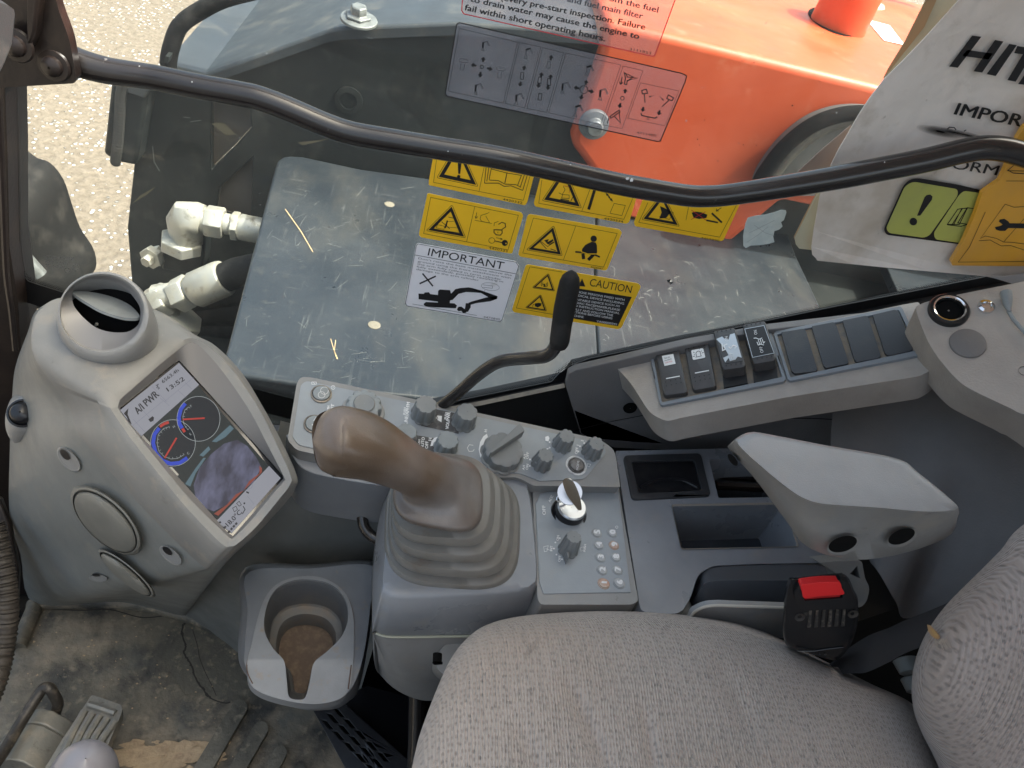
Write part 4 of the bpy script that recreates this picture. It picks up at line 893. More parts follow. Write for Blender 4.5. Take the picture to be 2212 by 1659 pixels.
# cover as a filled grid with curl: strips between the left outline and the right edge
Lp = cov[:17]+[G(872, 34)]
ring = cov
al = [YM(u, v, cz(u, v)) for u, v in ring]; 
mb.cap(al); bkv = [p+Vector((0, .0012, 0)) for p in al]; mb.cap(bkv); mb.loft([al, bkv])
mb.build('front_cover', m_paper, bk, smooth=False)
for i, (poly, mi) in enumerate(((C_([(1585, -30), (1650, -30), (1560, 170), (1300, 500), (1330, 440), (1440, 260)]), 1), (C_([(1640, -30), (1800, -30), (1680, 150), (1300, 510), (1440, 290), (1560, 150)]), 0),
        (C_([(752, 1097), (900, 960), (1092, 798), (1100, 830), (1050, 1000), (980, 1100)]), 2), (C_([(733, 1520), (800, 1390), (900, 1190), (960, 1130), (920, 1400), (880, 1600), (760, 1586), (740, 1560)]), 0), (C_([(728, 1515), (790, 1390), (890, 1200), (900, 1215), (800, 1400), (745, 1560)]), 1))):
    mb = MB(); mb.plate(poly, YP(.757+.002*i), .0015); mb.build('inner_page', (m_page, m_tan, m_bp)[mi], bk, smooth=False)
YQ = off_pl(YM, .0)
mb = MB(); o = .0022
for q in ([(672, 68), (730, 75), (582, 270), (528, 262)], [(815, 95), (868, 105), (735, 300), (680, 292)], [(640, 158), (800, 180), (775, 218), (612, 196)], [(905, 120), (952, 128), (820, 322), (762, 310)], [(955, 133), (1120, 160), (1090, 200), (935, 178)], [(990, 185), (1045, 192), (945, 357), (893, 347)], [(960, 372), (1060, 230), (1120, 250), (1120, 400), (1060, 395), (1060, 360), (1020, 352), (1010, 378)]):
    mb.fill(MN(q), YM, o, 0)
mb.text('IMPORTANT', MN(558, 562), MN(1350, 710), 27, YM, o, 0, .02, up=(.45, -1))
mb.text('INFORMATION', MN(340, 870), MN(1250, 1010), 22, YM, o, 0, .008, up=(.4, -1))
mb.line(MN([(516, 655), (530, 643), (560, 645), (572, 660)]), 2.2, YM, o, 0); mb.line(MN([(620, 668), (635, 660)]), 2, YM, o, 0)
bp_ = rc(MN([(330, 962), (570, 1000), (760, 1045), (900, 1080), (780, 1400), (600, 1378), (135, 1318), (118, 1285), (240, 1010), (280, 970)]), 12, 4)
mb.fill(bp_, YM, o, 0)
mb.fill(rc(MN([(300, 982), (580, 1030), (582, 1070), (405, 1320), (370, 1335), (150, 1305), (132, 1275), (250, 1010)]), 10, 4), YM, o+.0005, 1)
mb.fill(rc(MN([(620, 1040), (900, 1080), (780, 1390), (600, 1368), (440, 1345), (430, 1305), (590, 1065)]), 10, 4), YM, o+.0005, 1)
mb.fill(MN([(372, 1080), (385, 1066), (408, 1062), (422, 1075), (418, 1095), (345, 1195), (325, 1195)]), YM, o+.001, 0); mb.disc(*MN(302, 1232), 8.2, YM, o+.001, 0)
for q in ([(515, 1250), (580, 1155), (605, 1150), (555, 1250)], [(545, 1250), (610, 1150), (640, 1148), (590, 1250)], [(580, 1240), (640, 1145), (700, 1155), (650, 1250)]): mb.line(MN(q), 1.7, YM, o+.001, 0, True)
mb.line(MN([(515, 1252), (600, 1262), (640, 1250), (760, 1282)]), 1.8, YM, o+.001, 0)
mb.build('printing', [m_ink, m_lime, M('faint_print', (.2, .19, .18), .7)], bk, smooth=False, fix=False)
mb = MB()
for k in range(9):
    f = 1-k/10; c = MN(470, 668); mb.fill([(c[0]+a*f*1.0, c[1]+b*f) for a, b in ell(0, 0, 52, 11, 11, 24)], YM, o+.0006+.00004*k)
    c = MN(640, 690); mb.fill([(c[0]+a*f, c[1]+b*f) for a, b in ell(0, 0, 60, 7, 14, 24)], YM, o+.0010+.00004*k)
def mat_smudge():
    mt = bpy.data.materials.new('grease_smudge'); mt.use_nodes = True; t = mt.node_tree; b = t.nodes['Principled BSDF']
    b.inputs['Base Color'].default_value = (.03, .026, .02, 1); b.inputs['Alpha'].default_value = .13; b.inputs['Roughness'].default_value = .7; return mt
m_smudge = mat_smudge()
mb.build('grease_smudge', m_smudge, bk, smooth=False, fix=False)
YB2 = YP(.735)
yb = T('booklet', 'orange-yellow booklet with a black wrench drawing at the right edge', 'booklet', YB2(2150, 500))
mb = MB(); yp_ = MN([(1200, 400), (1060, 600), (1000, 655), (960, 722), (905, 870), (850, 985), (770, 1040), (742, 1062), (700, 1190), (622, 1372), (548, 1495), (556, 1518), (800, 1521), (1010, 1522), (1400, 1525)])
def cz2(u, v): return .012*math.exp(-((u-2120)/40.0)**2)
al = [YB2(u, v) for u, v in yp_]; mb.plate(yp_, YB2, .006)
mb.build('cover', m_cover, yb, smooth=False, bevel=.0015)
mb = MB()
mb.line(MN([(1200, 1488), (590, 1494), (660, 1400), (760, 1180)]), 1, YB2, .0006, 0)
mb.line(MN([(900, 915), (935, 935), (1200, 950)]), 1.6, YB2, .0006); mb.line(MN([(890, 985), (1010, 985), (1200, 990)]), .9, YB2, .0006); mb.line(MN([(945, 880), (900, 920), (1200, 925)]), 1.8, YB2, .0006)
mb.line(MN([(885, 1130), (730, 1345), (760, 1330), (830, 1345), (875, 1368), (930, 1370), (1040, 1385), (1200, 1400)]), 1, YB2, .0006); mb.line(MN([(885, 1130), (940, 1150), (1005, 1145), (1200, 1140)]), 1, YB2, .0006); mb.line(MN([(720, 1360), (790, 1355), (860, 1392), (920, 1390), (1010, 1420), (1200, 1430)]), 1, YB2, .0006); mb.line(MN([(875, 1368), (1040, 1180)]), .9, YB2, .0006)
mb.fill(MN([(820, 1275), (850, 1268), (870, 1258), (845, 1240), (850, 1228), (880, 1222), (905, 1238), (912, 1250), (1200, 1255), (1200, 1285), (905, 1280), (885, 1298), (850, 1298), (828, 1290)]), YB2, .0006)
mb.build('printing', m_ink, yb, smooth=False, fix=False)
mb = MB(); q = YP(.742); mb.plate(G([(1960, 128), (2080, 130), (2300, 100), (2300, 220), (2195, 200)]), q, .001)
mb.build('loose_sheet', M('loose_paper', (.62, .60, .58), .6), bk, smooth=False)
# ================================================================== MONITOR CONSOLE
PS = P3((258.8, 886.5, .745), (386.7, 783.9, .793), (500.6, 1155, .735))
mon = T('monitor_console', 'grey front corner console with tilted display screen and round air vent', 'console', ZP(*D(700, 1500), 1.0))
O_ = [(790, 895), (768, 915), (757, 950), (765, 990), (900, 1170), (1060, 1370), (1230, 1570), (1440, 1775), (1470, 1800), (1500, 1790), (1600, 1690), (1740, 1520), (1808, 1442), (1812, 1410), (1720, 1230), (1600, 1000), (1460, 790), (1340, 640), (1250, 560), (1190, 562), (1060, 660), (910, 790)]
R_ = [(745, 862), (715, 890), (702, 950), (728, 1010), (862, 1200), (1020, 1400), (1190, 1605), (1405, 1828), (1470, 1852), (1520, 1832), (1640, 1722), (1778, 1555), (1850, 1460), (1852, 1395), (1768, 1210), (1652, 975), (1502, 750), (1372, 610), (1268, 535), (1180, 532), (1030, 630), (880, 755)]
R0 = [(262, 335), (203, 470), (232, 680), (440, 960), (510, 1150), (850, 1540), (1090, 1790), (1285, 1975), (1345, 1990), (1450, 1932), (1620, 1790), (1790, 1612), (1884, 1485), (1892, 1395), (1800, 1190), (1685, 975), (1545, 748), (1378, 575), (1240, 500), (1010, 350), (690, 280), (400, 265)]
S_ = [(235, 345), (175, 490), (100, 700), (78, 890), (62, 1250), (62, 1659), (130, 1900), (230, 2222), (760, 2212), (1175, 2300), (1120, 2110), (1500, 1900), (1800, 1560), (1860, 1400), (1780, 1190), (1665, 975), (1525, 755), (1360, 585), (1230, 510), (1000, 365), (690, 295), (400, 280)]
Sz = [.90, .92, .94, .95, 1.0, 1.08, 1.14, 1.27, 1.305, 1.31, 1.15, .95, .90, .90, .90, .90, .90, .90, .90, .91, .91, .91]
O3 = [off_pl(PS, .016)(*D(u, v)) for u, v in O_]; R3 = [off_pl(PS, .019)(*D(u, v)) for u, v in R_]
Rm = [off_pl(PS, .015)(*D(u, v)) for u, v in [(a[0]*.80+b[0]*.20, a[1]*.80+b[1]*.20) for a, b in zip(R_, R0)]]
def r0off(i): return -.052 if 3 <= i <= 8 else (-.02 if i in (0, 1, 2, 21, 20, 19) else -.03)
R03 = [off_pl(PS, r0off(i))(*D(u, v)) for i, (u, v) in enumerate(R0)]
R0b = [off_pl(PS, r0off(i)+.004)(*D(u, v)) for i, (u, v) in enumerate([(a[0]*.04+b[0]*.96, a[1]*.04+b[1]*.96) for a, b in zip(R_, R0)])]
R0c = [ZP(*D(u+(s[0]-u)*.06, v+(s[1]-v)*.06), (off_pl(PS, r0off(i))(*D(u, v))-EYE).dot(FW)+.008) for i, ((u, v), s) in enumerate(zip(R0, S_))]
S3 = [ZP(*D(u, v), z) for (u, v), z in zip(S_, Sz)]
mid = []
for i, ((a, b), s, z) in enumerate(zip(R0, S_, Sz)):
    zz = (off_pl(PS, r0off(i))(*D(a, b))-EYE).dot(FW); t = .5
    mid.append(ZP(*D(a+(s[0]-a)*t, b+(s[1]-b)*t), zz+(z-zz)*.32))
m5 = lambda r: cr([tuple(p) for p in r], 5)
rings = [m5(O3), m5(R3), m5(Rm), m5(R0b), m5(R03), m5(R0c), m5(mid), m5([tuple(Vector(p).lerp(EYE, .012)) for p in S3]), m5(S3), m5([tuple(Vector(p)+(Vector(p)-EYE).normalized()*.03) for p in S3])]
mb = MB(); mb.loft(rings[:5]); mb.build('monitor_hood', m_plasw, mon, ang=55)
mb = MB(); mb.loft(rings[4:]); cbody = mb.build('console_body', m_side, mon, ang=60)
SQ = SCR([(60, 510), (515, 145), (1302, 1032), (920, 1467)])
inner = rc([(SQ[0][0]-5, SQ[0][1]), (SQ[1][0]-1, SQ[1][1]-5), (SQ[2][0]+6, SQ[2][1]-1), (SQ[3][0], SQ[3][1]+6)], 3, 3)
mb = MB(); op = [PS(*D(u, v), .016) for u, v in cr(O_, 5)]
# recess wall: from the opening down to the display, resampled by angle
ci = Vector((433, 970))
def hit(poly, ang):
    d = Vector((math.cos(ang), math.sin(ang))); best = None
    for i in range(len(poly)):
        a = Vector(poly[i-1])-ci; b = Vector(poly[i])-ci; e = b-a; den = d.x*e.y-d.y*e.x
        if abs(den) < 1e-9: continue
        t = (a.x*e.y-a.y*e.x)/den; s = (a.x*d.y-a.y*d.x)/den
        if t > 0 and -1e-6 <= s <= 1.000001: best = t if best is None else max(best, t)
    return tuple(ci+d*best)
angs = [2*math.pi*i/160 for i in range(160)]
oF = [D(u, v) for u, v in cr(O_, 5)]
mb.loft([[off_pl(PS, .016)(*hit(oF, a)) for a in angs], [PS(*hit(inner, a), .002) for a in angs]]); mb.build('screen_recess', M('recess_wall', (.19, .175, .16), .5), mon, ang=60)
EX = 2**SC.view_settings.exposure
def em(name, r, g, b, rough=.5): return mat_emit(name, tuple(c/EX*.74 for c in srgb(r, g, b)), 1, rough)
mcam = em('camera_image', 105, 105, 125)
t = mcam.node_tree; n = t.nodes.new('ShaderNodeTexNoise'); n.inputs['Scale'].default_value = 45; n.inputs['Detail'].default_value = 6
rp_ = t.nodes.new('ShaderNodeValToRGB'); rp_.color_ramp.elements[0].position = .38; rp_.color_ramp.elements[1].position = .66
rp_.color_ramp.elements[0].color = (*[c/EX for c in srgb(58, 58, 72)], 1); rp_.color_ramp.elements[1].color = (*[c/EX for c in srgb(100, 102, 126)], 1)
tcn = t.nodes.new('ShaderNodeTexCoord'); mp_ = t.nodes.new('ShaderNodeMapping'); mp_.inputs['Rotation'].default_value = (0, .4, .6); mp_.inputs['Scale'].default_value = (2, .8, 1)
t.links.new(tcn.outputs['Object'], mp_.inputs[0]); t.links.new(mp_.outputs[0], n.inputs['Vector']); t.links.new(n.outputs[0], rp_.inputs[0]); t.links.new(rp_.outputs[0], t.nodes['Principled BSDF'].inputs['Emission Color'])
SM = [em('display_dark', 46, 53, 55), em('display_header', 160, 162, 172), em('display_ink', 42, 42, 48), em('display_blue', 52, 78, 205), em('display_red', 190, 62, 55), em('display_white', 178, 186, 188), mcam, em('display_orange', 150, 78, 66), em('display_teal', 96, 122, 134), em('display_grid', 132, 132, 150), em('gauge_face', 34, 40, 48)]
mb = MB(); mb.plate(inner, PS, .004, .0006, 0); mb.build('display_glass', M('display_border', (.015, .015, .016), .15, coat=.5), mon, smooth=False)
mb = MB(); o1, o2, o3, o4 = .0010, .0013, .0016, .0019
mb.fill(SCR([(70, 512), (515, 155), (1285, 1035), (918, 1450)]), PS, o1, 0)
mb.fill(SCR([(62, 512), (514, 150), (668, 318), (218, 718)]), PS, o2, 1)
mb.fill(SCR([(800, 1365), (1205, 940), (1294, 1034), (918, 1456)]), PS, o2, 1)
for (c, a, b) in (((467, 765), 172, 178), ((663, 580), 165, 172)): mb.fill(SCR(ell(c[0], c[1], a, b, 0, 40)), PS, o2+.0001, 10)
mb.fill(SCR([(482, 1036), (905, 628), (950, 668), (1203, 940), (803, 1358)]), PS, o2, 0)
mb.fill(SCR([(640, 1180), (625, 1090), (670, 960), (760, 850), (860, 770), (960, 740), (1040, 790), (1110, 880), (1145, 950), (1090, 1060), (960, 1170), (880, 1240), (780, 1290), (700, 1260)]), PS, o3, 6)
mb.fill(SCR([(780, 1310), (880, 1240), (950, 1160), (1010, 1130), (1050, 1060), (1130, 1000), (1130, 940), (1150, 960), (1150, 990), (815, 1325)]), PS, o4, 7)
mb.fill(SCR([(765, 755), (905, 628), (935, 655), (870, 720), (800, 760)]), PS, o3, 8); mb.fill(SCR([(670, 860), (740, 790), (755, 815), (700, 870)]), PS, o3, 8); mb.fill(SCR([(560, 1080), (640, 960), (700, 880), (720, 880), (640, 1000), (600, 1100)]), PS, o3, 8)
for (c, a, b) in (((467, 765), 172, 178), ((663, 580), 165, 172)):
    mb.line(SCR(ell(c[0], c[1], a, b, 0, 48)), 1.0, PS, o3, 5, True)
bl = lambda L, w, mi, o=o3: mb.line(SCR(L), w, PS, o, mi)
bl([(362, 652), (325, 700), (315, 765), (335, 840), (385, 900), (450, 925), (520, 918), (577, 880)], 8, 3); bl([(368, 640), (400, 618), (435, 606)], 6, 4)
bl([(562, 462), (528, 505), (512, 570), (518, 620), (538, 652)], 8, 3); bl([(540, 655), (558, 682)], 6, 4)
bl([(440, 640), (395, 655), (355, 700), (345, 765), (360, 830), (400, 870), (450, 888), (500, 885), (553, 855)], .8, 5); bl([(590, 488), (560, 510), (543, 560), (550, 620), (582, 665)], .8, 5)
for i, (u, v) in enumerate([(440, 640), (415, 648), (395, 658), (375, 680), (358, 705), (348, 735), (346, 765), (350, 795), (362, 825), (380, 850), (405, 872), (435, 885), (465, 888), (500, 882), (530, 870), (553, 855)]):
    c = Vector((467, 765)); p = Vector((u, v)); bl([tuple(p), tuple(p+(c-p).normalized()*14)], .7, 5)
for i, (u, v) in enumerate([(590, 488), (568, 505), (552, 528), (544, 560), (543, 590), (549, 620), (560, 645), (582, 665)]):
    c = Vector((663, 580)); p = Vector((u, v)); bl([tuple(p), tuple(p+(c-p).normalized()*14)], .7, 5)
bl([(403, 882), (495, 727)], 3.6, 4, o4); bl([(542, 586), (710, 576)], 3.6, 4, o4)
def st(s, p, q, h, mi, b=.0): mb.text(s, SCR(*p), SCR(*q), h, PS, o3, mi, b)
st('H', (470, 655), (490, 640), 5, 5); st('C', (578, 860), (600, 842), 5, 5); st('F', (602, 495), (620, 480), 5, 5); st('E', (598, 712), (616, 696), 5, 5)
st('A/I PWR', (200, 548), (365, 402), 16, 2, .012); st('6563.4h', (392, 308), (515, 214), 7.5, 2, .01); st('13:52', (432, 372), (560, 282), 9.5, 2, .012)
st('18.0°C', (892, 1408), (1000, 1300), 10, 2, .012)
mb.line(SCR([(335, 320), (365, 345), (355, 352), (345, 318), (358, 312), (340, 345)]), 1, PS, o3, 2)
mb.fill(SCR([(90, 540), (125, 500), (120, 545), (150, 620), (135, 620), (110, 560)]), PS, o3, 2); mb.fill(SCR([(278, 585), (310, 560), (322, 570), (318, 595), (295, 605)]), PS, o3, 2)
for mt in SM: mt.node_tree.nodes['Principled BSDF'].inputs['Specular IOR Level'].default_value = .15; mt.node_tree.nodes['Principled BSDF'].inputs['Base Color'].default_value = (.006, .006, .006, 1)
for L in ([(305, 330), (420, 450)], [(160, 580), (250, 680)], [(240, 520), (325, 610)], [(370, 420), (440, 480)], [(505, 360), (570, 420)], [(560, 300), (610, 350)], [(400, 450), (640, 250)], [(150, 640), (395, 440)], [(1010, 1130), (1070, 1110), (1080, 1080)], [(1035, 1170), (1090, 1235)]): bl(L, .6, 9, o3)
for i in range(3): mb.fill(SCR([(905+18*i, 1425-20*i), (918+18*i, 1412-20*i), (928+18*i, 1425-20*i), (915+18*i, 1437-20*i)]), PS, o3, 2)
bl([(1005, 1250), (1020, 1275), (1000, 1310)], 1.8, 2); mb.disc(*SCR(1015, 1228), 2, PS, o3, 2); mb.line(SCR([(925, 1265), (950, 1250), (962, 1275), (938, 1295)]), 1.2, PS, o3, 2, True); mb.line(SCR([(955, 1230), (975, 1212), (992, 1240), (975, 1250)]), 1.2, PS, o3, 2, True); bl([(1030, 1140), (1050, 1150)], 3, 2); bl([(820, 1380), (835, 1370)], 4, 2); bl([(860, 1415), (875, 1405)], 4, 2); bl([(890, 1450), (905, 1440)], 4, 2)
mb.build('display_picture', SM, mon, smooth=False, fix=False)
# air vent
def er(c, r, rot, z, n=56, tilt=0): return [ZP(*D(u, v), z+tilt*(v-c[1])/300) for u, v in ell(c[0], c[1], r[0], r[1], rot, n)]
mb = MB()
mb.loft([er((688, 535), (338, 216), 4, .80, tilt=-.02), er((688, 528), (332, 214), 4, .792, tilt=-.02), er((688, 505), (322, 236), 4, .785, tilt=-.02), er((690, 470), (322, 262), 4, .77), er((680, 430), (315, 278), 3, .755), er((668, 392), (303, 284), 3, .743), er((658, 370), (290, 270), 3, .736), er((653, 362), (272, 250), 3, .735), er((650, 362), (262, 238), 3, .738)])
v_ = mb.build('air_vent', m_plas, mon, ang=60); sub_of(v_)
mb = MB(); inn = ell(660, 340, 228, 198, 14, 56); lipi = ell(650, 362, 262, 238, 3, 56)
open_ = [(465, 300), (463, 240), (480, 190), (540, 158), (620, 148), (700, 158), (790, 200), (850, 260), (893, 330), (893, 400), (880, 440), (830, 478), (770, 488), (690, 482), (610, 455), (540, 400), (490, 345)]
cc = Vector(D(680, 320))
def hit2(poly, ang, c0):
    global ci
    o = ci; ci = c0; r = hit(poly, ang); ci = o; return r
ang2 = [2*math.pi*i/72 for i in range(72)]
lipF = [D(*p) for p in lipi]; opF = [D(*p) for p in cr(open_, 5)]
c0 = Vector(D(660, 335))
mb.loft([[ZP(*hit2(lipF, a, c0), .738) for a in ang2], [ZP(*hit2(lipF, a, c0), .742) for a in ang2], [ZP(*hit2(opF, a, c0), .752) for a in ang2]], 0)
mb.build('vent_cup', M('vent_cup_plastic', (.20, .195, .195), .4), v_, ang=60)
mb = MB(); w_ = [[ZP(*hit2(opF, a, c0), z) for a in ang2] for z in (.752, .771)]; mb.loft(w_).cap(w_[-1]); mb.build('vent_throat', m_void, v_)
mb = MB(); q = P3((160, 620, .758), (300, 675, .75), (230, 680, .79)); mb.plate(D(cr([(462, 228), (520, 222), (600, 232), (700, 255), (790, 290), (850, 330), (892, 388), (820, 396), (740, 380), (640, 345), (560, 300), (500, 262)], 4)), P3((160, 628, .756), (295, 680, .756), (230, 640, .766)), .003); mb.build('vent_flap', m_knobl, v_, bevel=.001)
mb = MB(); mb.tube([ZP(*D(605, 465), .775), ZP(*D(620, 435), .772), ZP(*D(648, 418), .775)], .0022, 8); mb.build('vent_pin', m_metal, v_)
# push button with its collar
mb = MB()
cR = [(cr([(60, 1000), (50, 1060), (70, 1100), (130, 1125), (200, 1120), (255, 1095), (275, 1060), (262, 1000), (240, 930), (200, 890), (120, 890), (80, 930)], 4))]
l0 = [ZP(*D(u, v), .93) for u, v in cr([(32, 1050), (45, 1130), (90, 1192), (160, 1170), (230, 1140), (272, 1090), (285, 1010), (268, 930), (225, 870), (150, 860), (80, 900), (45, 970)], 4)]
l1 = [ZP(*D(u, v), .90) for u, v in cr([(40, 1020), (52, 1085), (95, 1118), (160, 1118), (225, 1100), (262, 1070), (268, 1000), (250, 930), (210, 893), (145, 890), (85, 920), (52, 970)], 4)]
l2 = [ZP(*D(u, v), .895) for u, v in cr([(58, 1010), (65, 1050), (100, 1078), (155, 1082), (208, 1070), (240, 1040), (245, 1000), (232, 950), (200, 925), (150, 918), (98, 935), (68, 970)], 4)]
mb.loft([l0, l1, l2]); mb.cap([p-(p-EYE).normalized()*0 for p in l2]); cl = mb.build('button_collar', m_plas, mon, ang=70)
mb = MB(); b0 = ZP(*D(150, 1005), .895); axb = (EYE-b0).normalized()+Vector((-.2, -.1, .25)); k1 = .893/FX*k_
mb.lathe(b0, axb, [(92*k1, 0), (92*k1, .003), (80*k1, .004), (70*k1, .002), (68*k1, .008), (64*k1, .012), (50*k1, .0145), (.001, .016)], 32, cap=False); mb.build('push_button', m_black, mon)
# oval side vents and screw recesses, seated on the body's surface
m_vent = M('side_vent_plastic', (.175, .17, .148), .55, var=(20, (.13, .127, .112), .4, .7))
def round_vent(cx, cy, a, b, rot):
    pl = surfplane(cbody, *D(cx, cy), 14)
    if pl is None: return
    mb = MB(); e = lambda s, o, dx, dy: [off_pl(pl, o)(*D(u+dx, v+dy)) for u, v in ell(cx, cy, a*s, b*s, rot, 56)]
    mb.loft([e(1.10, -.010, 6, -8), e(1.08, .002, 6, -8), e(1.03, .007, 4, -6), e(.99, .008, 0, -2), e(.955, .005, 0, 0)]); mb.build('vent_ring', m_vent, mon, ang=40)
    mb = MB(); mb.loft([e(.95, .003, 0, 0), e(.93, .007, -3, 3), e(.86, .009, -6, 5), e(.6, .012, -10, 9), e(.3, .013, -12, 10)]); r = e(.3, .013, -12, 10); mb.fan(r, sum(r, Vector())/56); mb.build('side_vent', m_vent, mon, ang=60)
    mb = MB(); mb.loft([e(.962, .0052, 0, 0), e(.94, .0052, 0, 0)]); mb.build('vent_gap', m_blackm, mon)
round_vent(672, 1695, 268, 122, 44); round_vent(802, 2030, 215, 48, 40)
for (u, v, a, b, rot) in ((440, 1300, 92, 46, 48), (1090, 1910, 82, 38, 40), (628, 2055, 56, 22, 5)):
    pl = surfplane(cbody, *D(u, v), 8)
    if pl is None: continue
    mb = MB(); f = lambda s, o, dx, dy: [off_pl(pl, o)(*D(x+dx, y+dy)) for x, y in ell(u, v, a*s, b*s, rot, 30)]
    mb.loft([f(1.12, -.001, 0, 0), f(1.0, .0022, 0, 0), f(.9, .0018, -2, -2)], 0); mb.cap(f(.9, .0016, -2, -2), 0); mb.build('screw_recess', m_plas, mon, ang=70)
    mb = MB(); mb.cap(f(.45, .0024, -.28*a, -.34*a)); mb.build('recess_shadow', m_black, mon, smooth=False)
mb = MB(); mb.plate(D([(1625, 1790), (1665, 1745), (1680, 1760), (1640, 1812)]), P3((560, 1160, .75), (570, 1140, .75), (555, 1170, .76)), .01); mb.build('latch_slot', m_black, mon)
# ================================================================== LOWER SIDE TRIM + FLOOR MAT
lt = T('lower_side_trim', 'smooth dark grey trim panel between the monitor console and the joystick box', 'trim panel', ZP(620, 1200, 1.05))
cols = [((600, 930), (560, 1090), (470, 1200), (412, 1262), (375, 1330)), ((700, 960), (650, 1130), (580, 1240), (520, 1330), (480, 1395)), ((800, 1000), (740, 1150), (690, 1270), (640, 1400), (600, 1500)), ((900, 1010), (880, 1150), (850, 1270), (800, 1420), (760, 1560))]
zz = [(.98, 1.0, 1.06, 1.15, 1.32), (.98, 1.0, 1.06, 1.16, 1.30), (.99, 1.02, 1.08, 1.16, 1.26), (1.0, 1.04, 1.10, 1.17, 1.25)]
mb = MB(); rs = [cr([tuple(ZP(u, v, z)) for (u, v), z in zip(c, z_)], 8, False) for c, z_ in zip(cols, zz)]
tr_ = list(zip(*rs)); rs2 = [cr(list(r), 8, False) for r in tr_]; mb.loft(rs2, closed=False)
bk_ = [[Vector(p)+Vector((0, .02, -.002)) for p in r] for r in rs2]; mb.loft(bk_, closed=False)
mb.build('trim_shell', m_side, lt, ang=60)
HF = HP(1.235)
fm = T('floor_mat', 'muddy rubber floor mat with raised ribs and a long tear', 'floor mat', HF(400, 1500))
mb = MB(); mo = [(40, 1700), (-100, 1600), (20, 1420), (72, 1330), (80, 1303), (230, 1300), (330, 1308), (400, 1328), (470, 1355), (530, 1385), (640, 1500), (690, 1540), (800, 1640), (860, 1720), (700, 2000), (0, 2000)]
mb.plate(cr(mo, 3), HF, .012); mb.build('mat_sheet', m_mat, fm, bevel=.003)
rim = cr([tuple(HF(u, v, .004)) for u, v in [(40, 1400), (72, 1325), (82, 1306), (150, 1303), (230, 1302), (310, 1308), (390, 1328), (450, 1350), (530, 1388)]], 6, False)
mb = MB(); mb.tube(rim, .012, 10); mb.build('mat_edge', m_mat, fm)
m_rib = M('dusty_rib_rubber', (.165, .15, .118), .5, var=[(14, (.075, .072, .06), .42, .66), (70, (.29, .25, .185), .56, .78)], bump=[(60, .002)])
for a, b, r in (((1555, 1225), (1200, 1820), 62), ((1690, 1365), (1400, 1850), 58), ((1810, 1520), (1600, 1900), 52), ((1930, 1640), (1800, 1900), 50)):
    a_, b_ = Vector(I(*a)), Vector(I(*b)); d = (b_-a_).normalized(); n_ = Vector((-d.y, d.x)); w = r*k_*.80; cap_ = [tuple(a_+d*w*(1-math.cos(t))*1.0*0+(-d*math.cos(t)+n_*math.sin(t))*w+d*w) for t in [(-1.5+3*i/12) for i in range(13)]]
    poly = cap_+[tuple(b_+n_*w*1.15), tuple(b_-n_*w*1.15)]
    mb = MB(); mb.plate(poly, off_pl(HF, .013), .0135)
    mb.build('mat_rib', m_rib, fm, bevel=.009, seg=5)
def jag(L, k): return [(u+random.uniform(-k, k), v+random.uniform(-k, k)) for u, v in L]
mb = MB()
for w_, k_2 in ((3.2, 1.6), (2.2, 3.0)): mb.line(jag(cr(I([(1175, 735), (1160, 800), (1185, 880), (1175, 930), (1220, 1000), (1245, 1080), (1290, 1150), (1345, 1215)]), 6, False), k_2), w_, HF, .0007+.0001*k_2)
mb.line(cr(I([(1175, 735), (1160, 800), (1185, 880), (1175, 930), (1220, 1000), (1245, 1080), (1290, 1150), (1345, 1215), (1430, 1245), (1470, 1240)]), 6, False), 3, HF, .0008)
mb.line(cr(I([(1230, 780), (1260, 880), (1275, 960), (1310, 1050), (1350, 1130), (1380, 1200)]), 6, False), 1.5, HF, .0009)
mb.line(cr(I([(240, 640), (500, 655), (700, 650), (900, 700), (1060, 690), (1180, 700)]), 6, False), 2.2, HF, .0009)
tv = mb.build('mat_tear', M('tear_shadow', (.035, .032, .028), .8), fm, smooth=False)
mb = MB()
for k in range(150):
    u, v = random.gauss(1010, 170), random.gauss(1600, 55)
    if v < 1500 or 1290 < u+ (v-1500)*.0 < 1330: continue
    r = abs(random.gauss(0, 30))+8; ph = random.uniform(0, 6)
    mb.fill(I([(u+r*(1+.45*math.sin(3*a+ph)+.2*math.sin(7*a))*math.cos(a)*1.3, v+r*(.6+.3*math.sin(2*a+ph))*math.sin(a)) for a in [i*.3927 for i in range(16)]]), HF, .001+.00004*k)
for k in range(90):
    u, v = random.uniform(150, 1500), random.uniform(650, 1600); r = random.uniform(2, 9)
    mb.fill(I([(u+r*random.uniform(.5, 1.4)*math.cos(a), v+r*random.uniform(.4, 1)*math.sin(a)) for a in [i*.785 for i in range(8)]]), HF, .001)
tag(mb.build('dried_clay', m_sand, origin=HF(350, 1640), smooth=False), 'flakes of tan dried clay on the floor mat in front of the pedal', 'clay', kind='stuff')
